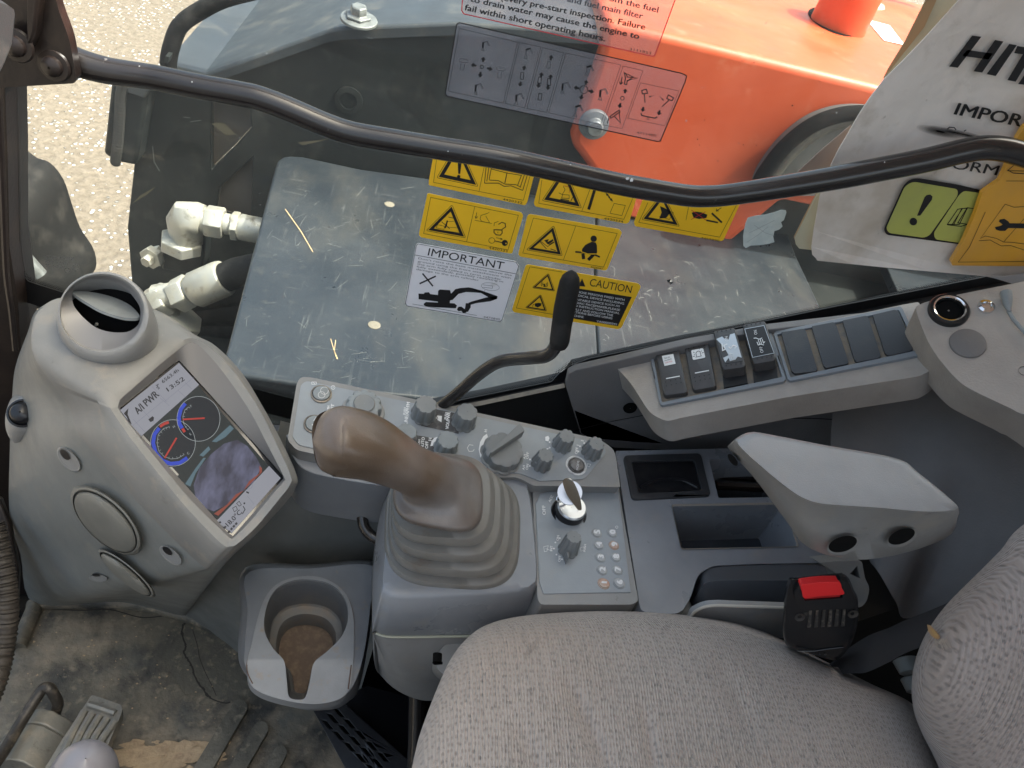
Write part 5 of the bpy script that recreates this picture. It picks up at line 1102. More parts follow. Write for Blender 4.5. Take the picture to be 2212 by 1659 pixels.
# pedals
pd = T('foot_pedal', 'ribbed muddy foot pedal at the bottom left, half hidden by the round knob', 'pedal', ZP(*I(600, 1400), 1.1))
PP = P3((180, 1500, 1.09), (262, 1520, 1.09), (140, 1640, 1.02))
mb = MB(); mb.plate(rc(I([(585, 1190), (775, 1255), (780, 1300), (720, 1440), (600, 1720), (250, 1720), (400, 1470), (520, 1290)]), [6, 6, 6, 3, 3, 3, 3, 3], 3), PP, .02); mb.build('pedal_plate', m_pedal, pd, bevel=.003)
mb = MB()
for i in range(5): mb.tube([PP(*I(540+48*i, 1300+16*i), .001), PP(*I(480+44*i, 1410+16*i), .001), PP(*I(400+44*i, 1580+16*i), .001)], .0055, 8)
mb.tube([PP(*I(565, 1255), .001), PP(*I(650, 1282), .001), PP(*I(735, 1312), .001)], .005, 8)
mb.build('pedal_ribs', m_pedal, pd)
pl2 = T('pedal_lever', 'bent worn metal rod lever on a clamp block, left of the ribbed pedal', 'lever', ZP(*I(300, 1400), 1.1))
mb = MB(); mb.tube(cr([tuple(ZP(*I(u, v), z)) for u, v, z in ((-160, 1800, .95), (0, 1590, 1.0), (130, 1375, 1.04), (235, 1205, 1.06), (275, 1152, 1.065), (315, 1150, 1.065), (345, 1195, 1.07), (368, 1250, 1.08), (345, 1330, 1.1), (300, 1420, 1.12))], 5, False), .0075, 12); mb.build('rod', m_rust, pl2)
mb = MB(); a, b = ZP(*I(330, 1390), 1.1), ZP(*I(130, 1720), 1.04); mb.tube([a, a.lerp(b, .02), a.lerp(b, .3), a.lerp(b, .31), a.lerp(b, .32), b], [.036, .042, .042, .038, .042, .042], 12, p=3); mb.build('clamp_block', m_pedal, pl2, bevel=.002)
kn = T('control_lever', 'glossy lilac-grey rounded lever top at the bottom left edge', 'lever', ZP(*I(540, 1600), .60))
mb = MB(); c = ZP(*I(540, 1640), .62); axk = (ZP(*I(545, 1500), .57)-ZP(*I(500, 1900), .66)).normalized(); rk = 218*k_/FX*.60
mb.lathe(ZP(*I(522, 1815), .63), axk, [(rk*.85, -.06), (rk, 0), (rk*1.0, .02), (rk*.97, .035), (rk*.9, .048), (rk*.74, .061), (rk*.5, .070), (rk*.25, .0745), (.0005, .076)], 40, cap=False); mb.build('knob_cap', m_lknob, kn)
# ================================================================== CUP HOLDER
ch = T('cup_holder', 'grey plastic cup holder with a dusty keyhole shaped well', 'cup holder', HP(.9)(660, 1400))
HC = HP(.83)
top = [(538, 1236), (672, 1228), (806, 1224), (800, 1310), (788, 1400), (770, 1462), (738, 1496), (690, 1505), (655, 1504), (600, 1492), (556, 1472), (530, 1436), (529, 1400), (535, 1320)]
bot = [(530, 1226), (672, 1218), (814, 1214), (806, 1310), (794, 1400), (774, 1490), (745, 1518), (700, 1524), (655, 1521), (600, 1508), (560, 1487), (522, 1444), (514, 1400), (520, 1325)]
hole = [(660, 1254), (613, 1264), (585, 1290), (572, 1330), (572, 1368), (590, 1404), (613, 1430), (620, 1465), (625, 1492), (643, 1498), (661, 1494), (670, 1465), (678, 1434), (706, 1410), (737, 1378), (751, 1340), (745, 1298), (714, 1265)]
tp, bt, hl = cr(top, 6), cr(bot, 6), cr(hole, 6)
mid_ = [((a[0]*.45+b[0]*.55), (a[1]*.45+b[1]*.55)) for a, b in zip(tp, bt)]
def sl(p): return HC(p[0], p[1], 0)-Vector((0, 0, max(0, (p[1]-1430)/90)*.022))
m_cupb = M('cup_body_plastic', (.17, .178, .19), .4, var=(12, (.12, .125, .135), .4, .75), dirt=[(60, (.24, .185, .13), .62, .8)], bump=(600, .0002))
mb = MB(); r_a = [sl(p) for p in tp]; r_b = [HP(.846)(*p) - Vector((0, 0, max(0, (p[1]-1430)/90)*.022)) for p in mid_]; r_c = [HP(.91)(*p) for p in bt]
hlr = [sl(p) for p in hl]
mb.cap(r_a, 0, [hlr]); mb.loft([r_a, r_b, r_c]); mb.build('holder_body', m_cupb, ch, bevel=.006, seg=3, ang=50)
ins = cr([(592+(u-592)*1, v) for u, v in [(661, 1247), (606, 1260), (575, 1290), (556, 1340), (543, 1395), (534, 1432), (538, 1466), (560, 1484), (600, 1496), (655, 1505), (700, 1505), (738, 1496), (757, 1478), (762, 1440), (764, 1390), (763, 1335), (748, 1288), (712, 1257)]], 6)
mb = MB(); i_a = [sl(p)+Vector((0, 0, .003)) for p in ins]; i_h = [p+Vector((0, 0, .003)) for p in hlr]; mb.cap(i_a, 0, [i_h]); mb.loft([i_a, [p-Vector((0, 0, .012)) for p in i_a]]); mb.loft([i_h, [p-Vector((0, 0, .006)) for p in i_h]]); mb.build('tray_insert', m_cup, ch, bevel=.0015, ang=50)
def hs(sx, ty, h): return [HP(h)(661+(u-661)*sx, ty+(v-1254)*(1496-ty)/242.) for u, v in hl]
w1 = [hlr, [p-Vector((0, 0, .004)) for p in [HC(661+(u-661)*.97, v*.97+.03*1375) - Vector((0, 0, max(0, (v-1430)/90)*.02)) for u, v in hl]], hs(.87, 1304, .872), hs(.83, 1309, .875)]
w2 = [hs(.83, 1309, .875), hs(.72, 1326, .877), hs(.69, 1332, .882), hs(.645, 1350, .905)]
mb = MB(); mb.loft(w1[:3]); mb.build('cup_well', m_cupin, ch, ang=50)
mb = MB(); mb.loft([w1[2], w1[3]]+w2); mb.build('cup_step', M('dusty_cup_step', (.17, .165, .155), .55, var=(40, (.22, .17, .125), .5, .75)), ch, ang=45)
mb = MB(); mb.cap(w2[-1]); mb.build('dust', m_dust, ch, smooth=False)
mb = MB(); seam = [(660, 1246), (606, 1260), (575, 1292), (556, 1345), (545, 1390), (534, 1432), (535, 1455), (546, 1478)]
sm2 = [(660, 1246), (712, 1256), (748, 1288), (763, 1335), (762, 1400), (757, 1450), (752, 1490)]
for q in (seam, sm2): mb.line(cr(q, 6, False), 2.6, Pl((0, 0, CAMZ-.83), (0, 0, 1)), .0012)
mb.build('tray_seam', M('rusty_seam', (.10, .06, .04), .8), ch, smooth=False)
# ================================================================== JOYSTICK
HJ = .645
jb = T('joystick_box', 'blue-grey moulded pedestal box carrying the joystick', 'console box', HP(.8)(960, 1400))
k8t = [(880, 1045), (1000, 1030), (1118, 1032), (1140, 1060), (1152, 1150), (1158, 1240), (1148, 1262), (1120, 1270), (990, 1277), (868, 1281), (836, 1272), (828, 1250), (838, 1150), (850, 1060)]
k8m = [(876, 1043), (1000, 1028), (1124, 1028), (1146, 1058), (1158, 1150), (1164, 1262), (1158, 1300), (1130, 1325), (990, 1350), (860, 1358), (818, 1352), (806, 1330), (822, 1160), (845, 1058)]
hm = [.66]*5+[.67, .69, .70, .705, .705, .70, .695, .68, .66]
k8s = [(876, 1043), (1000, 1028), (1124, 1028), (1146, 1058), (1158, 1150), (1166, 1282), (1160, 1335), (1135, 1366), (1000, 1371), (850, 1373), (812, 1364), (804, 1345), (812, 1160), (840, 1058)]
hs_ = [.70]*5+[.71, .72, .725, .725, .725, .725, .72, .71, .70]
mt_ = lambda K, hh: cr([tuple(HP(h)(u, v)) for (u, v), h in zip(K, hh)], 5)
mb = MB(); k8i = [((a[0]-990)*.9+990, (a[1]-1150)*.9+1150) for a in k8t]; t00 = mt_(k8i, [HJ]*14); mb.cap(t00); t0 = mt_(k8t, [HJ]*14); mb.loft([t00, t0]); t1 = mt_([(a[0]*.82+b[0]*.18, a[1]*.82+b[1]*.18) for a, b in zip(k8t, k8m)], [HJ+.004]*14)
mb.loft([t0, t1, mt_(k8m, hm), mt_(k8s, hs_)]); mb.build('box_cover', m_jbox, jb, ang=55)
k8l = [(876, 1043), (1000, 1028), (1124, 1028), (1146, 1058), (1158, 1150), (1166, 1290), (1162, 1360), (1140, 1400), (1060, 1480), (950, 1512), (885, 1505), (828, 1465), (806, 1400), (812, 1160)]
k8l2 = [(a[0]+(985-a[0])*.0, a[1]) for a in k8l]
hl_ = [.9]*5+[.86, .86, .855, .85, .86, .86, .845, .80, .85]
k8n = [(a, b+2) for a, b in k8s]
mb = MB(); mb.loft([mt_(k8n, [h+.001 for h in hs_]), mt_([(a[0]*.5+b[0]*.5, a[1]*.5+b[1]*.5) for a, b in zip(k8n, k8l)], [.775]*14), mt_(k8l, hl_)]); mb.build('lower_box', m_plas, jb, ang=55)
mb = MB(); 
sl_ = [HP(.7255)(u, v) for u, v in [(812, 1366), (850, 1374), (1000, 1372.5), (1060, 1371)]]; mb.tube([Vector(p)+Vector((0, -.001, 0)) for p in cr([tuple(q) for q in sl_], 5, False)], .0014, 6); mb.build('cream_seam', M('cream_seam', (.42, .42, .33), .5), jb)
mb = MB(); q = YP(.395); mb.fill(rc(J([(585, 985), (600, 978), (655, 980), (655, 998), (600, 1002)]), 2, 3), q, .0); 
mb.plate(ell(*J(620, 990), 10, 3.4, 3, 20), q, .01); mb.build('slot_hole', m_void, jb)
mb = MB(); q = [HP(.74)(*p) for p in cr([(945, 1420), (960, 1395), (985, 1378), (1030, 1372), (1080, 1380), (1100, 1440), (1000, 1470), (950, 1450)], 4)]; q2 = [p+Vector((0, .05, -.1)) for p in q]; mb.cap(q); mb.loft([q, q2]); mb.build('side_bulge', m_plas, jb, bevel=.006)
js = T('joystick', 'worn brown joystick grip on a grey rubber bellows boot', 'joystick', HP(HJ)(985, 1180))
mb = MB(); rg = []
lv = []
def bl_at(t): return (978-30*t**1.5, 1148-90*t**1.1, 148-50*t, 128-42*t, .650-.096*t)      # outline of the folds from foot to flange
NB = 4
for k in range(NB):
    for q, ins in ((0, 0), (.10, -1), (.42, -1), (.52, 0), (.57, 18), (.78, 24), (.96, 16)):
        t = (k+q)/NB; cx, cy, hw, hh, h = bl_at(t); lv.append((cx, cy-ins*.2, hw-ins, hh-ins*.85, h - (.004 if ins > 5 else 0)*0))
for cx, cy, hw, hh, h in lv: rg.append([HP(h)(u, v) for u, v in rsq(cx, cy, hw, hh, 72, 3.4, 4, .04)])
mb.loft(rg); mb.build('bellows_boot', m_boot, js, ang=70)
pth = []      # x, y, z, half width, half depth, share of the turn from the flange's normal to the grip's axis
def cp(w, a, b, k): pth.append((w.x, w.y, w.z, a, b, k))
cp(HP(.5545)(948, 1060), .0415, .0455, 0); cp(HP(.5475)(948, 1057), .0418, .0458, 0); cp(HP(.5425)(947, 1054), .0402, .0440, 0); cp(HP(.5385)(945, 1050), .0360, .0385, .06); cp(HP(.534)(941, 1045), .0310, .0325, .2); cp(HP(.527)(933, 1038), .0266, .0268, .42)
for (u, v, z, r, k) in ((918, 1029, .684, 54, .68), (902, 1021, .674, 51, .88), (882, 1011, .663, 50.5, 1), (862, 1000, .652, 54, 1), (835, 986, .64, 59, 1), (805, 971, .63, 65, 1), (775, 961, .622, 70, 1), (745, 955, .615, 72, 1), (729, 953, .6125, 71.5, 1), (725.5, 953, .612, 69.5, 1), (722, 953, .611, 70.5, 1), (703, 953, .608, 62, 1), (690, 953, .606, 48, 1), (682, 953, .605, 28, 1), (679, 953, .605, 5, 1)): cp(ZP(u, v, z), r/FX*z, r/FX*z, k)
pc = cr(pth, 3, False); rgs = []
for i in range(len(pc)):
    t = (Vector(pc[min(i+1, len(pc)-1)][:3])-Vector(pc[max(i-1, 0)][:3])).normalized(); k = max(0, min(1, pc[i][5]))
    n = Vector((0, 0, 1)).slerp(t, k) if k > 0 else Vector((0, 0, 1)); q = Vector((0, 0, 1)).rotation_difference(n)
    e1, e2 = q @ Vector((1, -.06, 0)), q @ Vector((0, -1, 0)); c = Vector(pc[i][:3]); ex_ = 3.4-.5*min(1, k)
    rgs.append([c+e1*(pc[i][3]*math.copysign(abs(math.cos(a))**(2/ex_), math.cos(a)))+e2*(pc[i][4]*math.copysign(abs(math.sin(a))**(2/ex_), math.sin(a))) for a in [2*math.pi*j/72 for j in range(72)]])
mb = MB(); mb.loft(rgs); mb.fan(rgs[-1], Vector(pc[-1][:3])); gc = HP(.5425)(947, 1054)-HP(HJ)(985, 1180)
mb.build('hand_grip', mat_grip(gc), js, ang=60)
# ================================================================== CONTROL CONSOLE
PD = P3((640, 890, .86), (1310, 1000, .92), (1100, 1040, .875))
HK = HP(.655)
cc_ = T('control_console', 'blue-grey control panel with dials, key switch and numbered keypad', 'control panel', PD(1100, 980))
dp = rc([(621, 950), (641, 828), (650, 814), (672, 815), (937, 871), (1296, 949), (1328, 972), (1340, 1052), (1151, 1049), (1118, 1030), (1073, 1032), (845, 1017), (640, 972)], [8, 12, 12, 12, 0, 14, 14, 2, 4, 16, 16, 2, 10], 4)
mb = MB(); mb.plate(dp, PD, .032); mb.build('dial_panel', m_plas, cc_, bevel=.005, seg=4)
fp = rc([(632, 945), (650, 832), (662, 824), (937, 881), (1292, 958), (1312, 975), (1262, 1036), (1165, 1040), (1120, 1022), (1073, 1024), (845, 1008), (645, 962)], [6, 9, 9, 0, 12, 12, 8, 4, 14, 12, 2, 8], 4)
mb = MB(); mb.plate(fp, PD, .003, .0012); mb.build('face_sheet', m_panelface, cc_, bevel=.0006, seg=2)
mb = MB(); lw = cr([(622, 952), (632, 985), (660, 1015), (720, 1032), (850, 1048), (850, 1000), (640, 940)], 4); mb.plate(lw, off_pl(PD, -.020), .10); mb.build('lower_shell', m_blue, cc_, bevel=.006)
kp = rc([(1150, 1046), (1336, 1048), (1347, 1115), (1379, 1298), (1366, 1306), (1168, 1306), (1161, 1294)], [3, 3, 0, 9, 9, 9, 9], 3)
mb = MB(); mb.plate(kp, HK, .05); mb.build('keypad_panel', m_plas, cc_, bevel=.005, seg=4)
mb = MB(); mb.plate(KY([(680, 720), (800, 690), (1272, 682), (1372, 1480), (700, 1492), (668, 1400), (640, 800)]), HK, .002, .0010); mb.build('face_sheet', m_panelface, cc_, bevel=.0006, seg=2)
def knob(pl, u, v, rpx, h, mat, sc=8, sd=.12, name='knob', taper=.88, off=.0012, ph=0, skirt=True, tilt=(0, 0, 0)):
    b = pl(u, v, off); z = (b-EYE).dot(FW); r = rpx/FX*z
    mb = MB(); pr = [(r*1.10, 0), (r*1.10, h*.08), (r, h*.14)] if skirt else [(r, 0)]
    pr += [(r, h*.3), (r*(1+taper)/2, h*.65), (r*taper, h*.93), (r*taper*.93, h), (r*taper*.7, h*1.005), (.0004, h)]
    mb.lathe(b, pl.n+Vector(tilt), pr, 96, 0, sc, sd, cap=False, ph=ph); return mb.build(name, mat, cc_, ang=42)
knob(PD, 783, 893, 47, .003, m_plas, 0, 0, 'dial_base', .97, skirt=False)
k = knob(PD, 784, 890, 39, .016, m_knobl, 11, .13, 'selector_dial', .96, skirt=False); sub_of(k)
mb = MB(); b = PD(784, 890, .0172); mb.lathe(b+PD.n*.001, PD.n, [(.012, 0), (.011, .0012), (.008, .0006), (.0005, .0004)], 30, cap=False); mb.build('dial_cap', m_knob, k)
for (u, v) in ((694, 853), (679, 918)):
    mb = MB(); b = PD(u, v, .0012); r = 23/FX*.86; mb.lathe(b, PD.n, [(r, 0), (r, .0015), (r*.86, .002), (r*.80, -.0005)], 36, cap=False); q = mb.build('button_ring', M('tarnished_ring', (.25, .215, .175), .4, .4, var=(200, (.12, .1, .08), .45, .7)), cc_); sub_of(q)
    mb = MB(); mb.lathe(b, PD.n, [(r*.82, -.0005), (r*.78, .003), (r*.6, .0036), (.0004, .0038)], 36, cap=False); mb.build('button_cap', m_knobl, q)
knob(PD, 914, 897, 26, .023, m_knob, 8, .10, 'tuning_knob', .90); knob(PD, 1001, 913, 25, .023, m_knob, 8, .10, 'volume_knob', .92)
knob(PD, 874, 951, 24, .018, m_knobl, 8, .08, 'fan_knob', .92); knob(PD, 962, 968, 25, .018, m_knobl, 10, .10, 'temperature_knob', .92)
k = knob(PD, 1083, 984, 44, .014, m_knob, 10, .07, 'engine_dial', .95); sub_of(k)
mb = MB(); a, b = E(930, 1325), E(1125, 1165); d = Vector((b[0]-a[0], b[1]-a[1])).normalized(); nn = Vector((-d.y, d.x))
hp_b = [(a[0]+nn.x*2, a[1]+nn.y*2), (a[0]-nn.x*2, a[1]-nn.y*2), (b[0]-nn.x*10, b[1]-nn.y*10), (b[0]+d.x*3, b[1]+d.y*3), (b[0]+nn.x*10, b[1]+nn.y*10)]
mb.plate(hp_b, PD, .014, .026); mb.build('pointer_bar', m_knob, k, bevel=.0015)
for (u, v, ang) in ((1168, 1003, .8), (1213, 962, .6), (1276, 978, .6)):
    k = knob(PD, u, v, 21, .021, m_knob, 8, .16, 'switch_knob', .86, ph=.2); sub_of(k)
    mb = MB(); dd = Vector((-.80, -.25 if u != 1168 else .2)); c = Vector((u, v))+dd*19; n2 = Vector((-dd.y, dd.x)).normalized()
    mb.plate([tuple(c+dd*6), tuple(c-dd*6+n2*11), tuple(c-dd*6-n2*11)], PD, .010, .0115); mb.build('pointer', m_knob, k, bevel=.001)
mb = MB(); b = PD(1244, 1007, .0012); z = .9; mb.lathe(b, PD.n, [(24/FX*z, 0), (24/FX*z, .0006), (19.5/FX*z, .0007), (19/FX*z, 0)], 40, cap=False); mb.build('mode_ring', m_whited, cc_)
mb = MB(); mb.lathe(b, PD.n, [(19/FX*z, 0), (18.5/FX*z, .002), (15/FX*z, .0005), (14.5/FX*z, .0035), (12/FX*z, .0042), (.0003, .0045)], 40, cap=False)
q = mb.build('mode_button', M('mode_button', (.20, .19, .18), .45, var=(150, (.09, .07, .05), .5, .7)), cc_)
mb = MB(); b = HK(1226, 1190, .001); k = knob(HK, 1226, 1190, 21, .024, m_knob, 8, .13, 'wiper_knob', .84); sub_of(k)
mb = MB(); mb.plate([(1216, 1206), (1224, 1206), (1221, 1222)], HK, .012, .0125); mb.build('pointer', m_knob, k, bevel=.001)
mb = MB(); mb.fill([(1218, 1192), (1224, 1198), (1218, 1203)], HK, .0128); mb.build('pointer_mark', m_whited, k, smooth=False)
# dark label plates
mb = MB()
mb.fill(PN([(1900, 615), (2270, 690), (2240, 935), (1765, 835), (1790, 790), (1930, 760)]), PD, .0016); mb.fill(PN([(1690, 950), (1900, 985), (2050, 1010), (1990, 1180), (1660, 1110)]), PD, .0016)
mb.build('label_plate', M('dark_label', (.06, .058, .058), .6, var=(150, (.16, .155, .15), .5, .75)), cc_, smooth=False)
mb = MB(); o = .0022
def pt(s, p, q, h, f=PN, pl=PD, b=.025): mb.text(s, f(*p), f(*q), h, pl, o, 0, b)
pt('PUSH', (1573, 700), (1582, 612), 5); pt('TUNE/AM·FM', (1592, 855), (1632, 545), 7.5); pt('PUSH', (2088, 758), (2100, 672), 5); pt('VOL/PWR', (2115, 880), (2138, 670), 7)
pt('PUSH', (1755, 1090), (1760, 1010), 4.5); pt('AUTO', (1800, 1125), (1815, 985), 6.5); pt('OFF', (1855, 1125), (1862, 1035), 6.5); pt('H', (1900, 1030), (1905, 990), 7); pt('RESET', (665, 710), (680, 568), 6.5); pt('PUSH', (615, 660), (622, 590), 5)
pt('H', (265, 258), (268, 232), 6, KY); pt('L', (252, 528), (246, 512), 6, KY)
pt('A/I', (560, 462), (566, 425), 5, KY); pt('OFF', (582, 460), (588, 408), 5.5, KY); pt('A/I', (552, 545), (558, 510), 5, KY); pt('ON', (580, 542), (586, 500), 5.5, KY)
pt('OFF', (958, 422), (966, 372), 5.5, KY); pt('1', (970, 362), (972, 348), 5.5, KY); pt('2', (1003, 330), (1007, 315), 5.5, KY)
pt('OFF', (716, 890), (712, 818), 7, KY, HK); pt('ACC', (752, 796), (775, 748), 5.5, KY, HK); pt('ON', (815, 1090), (820, 1050), 5.5, KY, HK); pt('INT', (766, 1170), (770, 1130), 5.5, KY, HK); pt('OFF', (828, 1252), (834, 1205), 5.5, KY, HK); pt('PUSH', (1020, 1175), (1026, 1118), 4.5, KY, HK)
mb.text('MODE', KY(958, 558), KY(966, 486), 5, PD, .0062, 0)
for p in ((595, 463), (593, 513), (745, 330), (746, 373), (966, 402), (978, 362), (1010, 338)): mb.disc(*KY(*p), 1.9, PD, o)
for p in ((824, 1070), (789, 1103), (778, 1150), (797, 1196), (840, 1232)): mb.disc(*KY(*p), 1.9, HK, o)
arcw = KY([(265, 265), (238, 285), (212, 330), (202, 385), (212, 440), (238, 480), (285, 515), (356, 552)]); arci = KY([(272, 292), (252, 310), (238, 345), (232, 390), (240, 435), (256, 470), (290, 505), (356, 545)])
for i in range(7): mb.face([PD(u, v, o) for u, v in (arcw[i], arcw[i+1], arci[i+1], arci[i])])
mb.fill(PN([(1980, 975), (1935, 990), (1900, 1030), (1885, 1095), (1915, 1090), (1940, 1040), (1985, 995)]), PD, o)
mb.line(KY([(160, 355), (130, 350), (115, 375), (128, 402), (158, 400), (168, 385)]), 1.1, PD, o)
mb.fill(PN([(1970, 710), (2030, 715), (2025, 795), (1965, 760), (1985, 755)]), PD, o); mb.line(PN([(1985, 710), (1950, 745), (1990, 745)]), 1, PD, o)
mb.line(PN([(398, 290), (455, 290), (455, 318), (398, 318)]), 1, PD, o, 0, True); mb.line(PN([(415, 290), (440, 318)]), .8, PD, o)
mb.line([PN(u, v) for u, v in ell(665, 358, 24, 24)], .9, PD, o, 0, True); mb.line(PN([(655, 350), (672, 350), (660, 372)]), .8, PD, o)
mb.fill(KY([(712, 290), (735, 282), (745, 300), (735, 325), (712, 320)]), PD, o); mb.fill(KY([(715, 382), (735, 375), (740, 395), (718, 395)]), PD, o)
mb.line(KY([(700, 1135), (735, 1128), (725, 1170), (705, 1175)]), 1, HK, o, 0, True); mb.line(KY([(715, 1150), (745, 1162)]), 1, HK, o); mb.line([KY(u, v) for u, v in ell(1260, 985, 9, 9)], .9, HK, o, 0, True); mb.line(KY([(1035, 495), (1060, 500), (1050, 520), (1035, 515)]), .8, PD, o, 0, True)
mb.line(KY([(980, 1145), (1005, 1135), (1010, 1160), (985, 1170)]), .6, HK, o, 0, True)
mb.line(PN([(470, 470), (500, 460)]), .8, PD, o)
mb.build('white_lettering', m_white, cc_, smooth=False, fix=False)
mb = MB(); oo = .0055
for (u, v, r) in ((555, 418, 48), (520, 470, 42)): mb.line([PN(a, b) for a, b in ell(u, v, r, r*.95)], 1.2, PD, oo, 0, True)
mb.arrow(PN(440, 840), PN(455, 745), 4, PD, oo, 0, 3, .6); mb.fill(PN([(400, 835), (440, 840), (436, 860), (398, 852)]), PD, oo)
mb.build('button_symbols', m_whited, cc_, smooth=False, fix=False)
# keypad buttons
mw = M('worn_button', (.40, .405, .40), .5, var=(90, (.31, .32, .33), .45, .7)); mwr = M('rust_worn_button', (.50, .40, .33), .55, var=(120, (.48, .24, .15), .45, .75))
for (x, y, s, w) in ((1635, 165, '5', 0), (1733, 165, '0', 0), (1647, 243, '4', 0), (1745, 243, '9', 1), (1658, 322, '3', 0), (1756, 320, '8', 0), (1669, 402, '2', 0), (1767, 401, '7', 0), (1680, 487, '1', 1), (1778, 485, '6', 0)):
    c = J(x, y); b = HK(*c, .001); r = 11.6/FX*.87
    if y > 450: r *= 1.12
    mb = MB(); mb.lathe(b, HK.n, [(r, 0), (r*.96, .0008), (r*.84, .0003), (r*.80, .0014), (r*.5, .0017), (.0003, .0017)], 26, cap=False); q = mb.build('keypad_button', mwr if w else mw, cc_); sub_of(q)
    mb = MB(); mb.text(s, (c[0]+6, c[1]+4.5), (c[0]+6.5, c[1]-5.5), 12, HK, .0032, 0, .05); mb.build('numeral', m_white, q, smooth=False, fix=False)
# ignition
ig = [HK(*KY(895, 872), .001)]; b = ig[0]; r = 40/FX*.88; tl = Vector((.0, -.12, 1))
mb = MB(); mb.lathe(b, tl, [(r*1.0, 0), (r*.98, .0015), (r*.86, .001), (r*.84, .0006), (r*.83, .009), (r*.80, .011), (r*.6, .011)], 48); ib = mb.build('key_switch', m_black, cc_); sub_of(ib)
b2 = b+Vector(tl).normalized()*.0112
mb = MB(); mb.lathe(b2, tl, [(r*.80, -.001), (r*.80, .0015), (r*.74, .003), (r*.38, .003), (r*.34, .0005), (.0003, .0002)], 48, cap=False); mb.build('chrome_face', M('satin_steel', (.66, .66, .66), .28, .8), ib)
mb = MB()
e1 = RT; up_ = (Vector(tl).normalized()); c1 = ZP(*KY(905, 712), (b2-EYE).dot(FW)-.018)
mb.lathe(c1, (EYE-c1).normalized()+Vector((0, .25, 0)), [(.0135, -.0008), (.0140, 0), (.0135, .0008)], 36, cap=True); mb.build('key_head', M('brushed_steel', (.62, .62, .63), .32, .9), ib)
def ky(u, v, dz): return ZP(*KY(u, v), (b2-EYE).dot(FW)+dz)
kb1 = [(880, 598), (910, 615), (945, 680), (972, 760), (982, 838), (965, 842), (925, 790), (885, 735), (858, 670), (850, 620)]
k0 = cr(kb1, 4); th_ = Vector((.0022, .0005, 0)); A0 = [ky(u, v, -.037+.015*(v-598)/240) for u, v in k0]; A1 = [p+th_ for p in A0]
mb = MB(); mb.cap(A0); mb.cap(A1); mb.loft([A0, A1]); mb.build('key', M('worn_nickel', (.45, .42, .36), .2, 1), ib, bevel=.0006)
mb = MB(); cx = [ky(830+26*math.cos(a), 758+26*math.sin(a), -.012) for a in [i*math.pi/8 for i in range(17)]]; mb.tube(cx, .0007, 6); mb.build('key_ring', m_chrome, ib)
mb = MB(); mb.tube([ky(845, 775, -.008), ky(865, 778, -.006), ky(885, 782, -.003)], .0012, 8); mb.build('key_tab', M('pinkish_key_tab', (.55, .42, .46), .4), ib)
# ================================================================== SIDE CONSOLE (ashtray, trays)
sc_ = T('side_console', 'grey side console with black ashtray and open storage trays', 'console', HK(1500, 1150))
so_ = [(1330, 974), (1600, 968), (1760, 990), (1820, 1100), (1800, 1215), (1640, 1218), (1540, 1222), (1508, 1240), (1492, 1290), (1476, 1318), (1460, 1326), (1396, 1324), (1383, 1316), (1352, 1120)]
ash = rc([(1345, 987), (1512, 982), (1534, 1074), (1364, 1082)], 10, 4)
t1 = rc([(1532, 992), (1700, 990), (1716, 1073), (1552, 1076)], 5, 3)
t2 = rc([(1452, 1094), (1692, 1090), (1722, 1180), (1472, 1185)], 5, 3)
HS = HP(.66)
mb = MB(); mb.plate(rc(so_, [4, 4, 4, 4, 14, 4, 10, 14, 10, 10, 8, 10, 10, 2], 4), HS, .10, 0, 0, [ash, t1, t2]); mb.build('console_top', m_blue, sc_, bevel=.007, seg=4)
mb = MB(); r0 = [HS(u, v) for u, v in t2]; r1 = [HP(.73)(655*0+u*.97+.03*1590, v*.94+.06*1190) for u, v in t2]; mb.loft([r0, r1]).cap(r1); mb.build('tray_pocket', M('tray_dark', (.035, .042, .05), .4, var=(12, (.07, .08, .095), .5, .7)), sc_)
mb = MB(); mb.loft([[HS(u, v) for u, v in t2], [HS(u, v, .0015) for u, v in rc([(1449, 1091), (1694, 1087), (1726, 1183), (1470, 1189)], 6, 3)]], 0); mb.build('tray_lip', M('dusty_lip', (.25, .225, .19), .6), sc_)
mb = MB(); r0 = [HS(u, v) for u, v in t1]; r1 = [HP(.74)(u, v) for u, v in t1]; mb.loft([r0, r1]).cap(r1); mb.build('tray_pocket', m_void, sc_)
mb = MB(); mb.tube([HP(.70)(1545, 1030), HP(.70)(1620, 1034), HP(.70)(1720, 1036)], .004, 8); mb.tube([HP(.69)(1545, 1048), HP(.69)(1620, 1052), HP(.69)(1720, 1056)], .006, 8); mb.build('tray_bars', m_brown, sc_)
mb = MB(); mb.plate(ash, HS, .012, .003, 0, [rc([(1362, 1000), (1498, 996), (1514, 1062), (1378, 1069)], 6, 3)]); at = mb.build('ashtray', m_dark, sc_, bevel=.002); sub_of(at)
lid = rc([(1363, 1001), (1497, 997), (1513, 1061), (1379, 1068)], 5, 3)
mb = MB(); mb.plate(lid, HS, .004, .001); mb.build('ashtray_lid', m_black, at, bevel=.0015)
mb = MB(); cu = cr([(1382, 1056), (1405, 1043), (1440, 1037), (1475, 1040), (1505, 1054)], 5, False); mb.tube([HS(u, v, .0015) for u, v in cu], .0022, 8); mb.build('ashtray_grip', m_black, at)
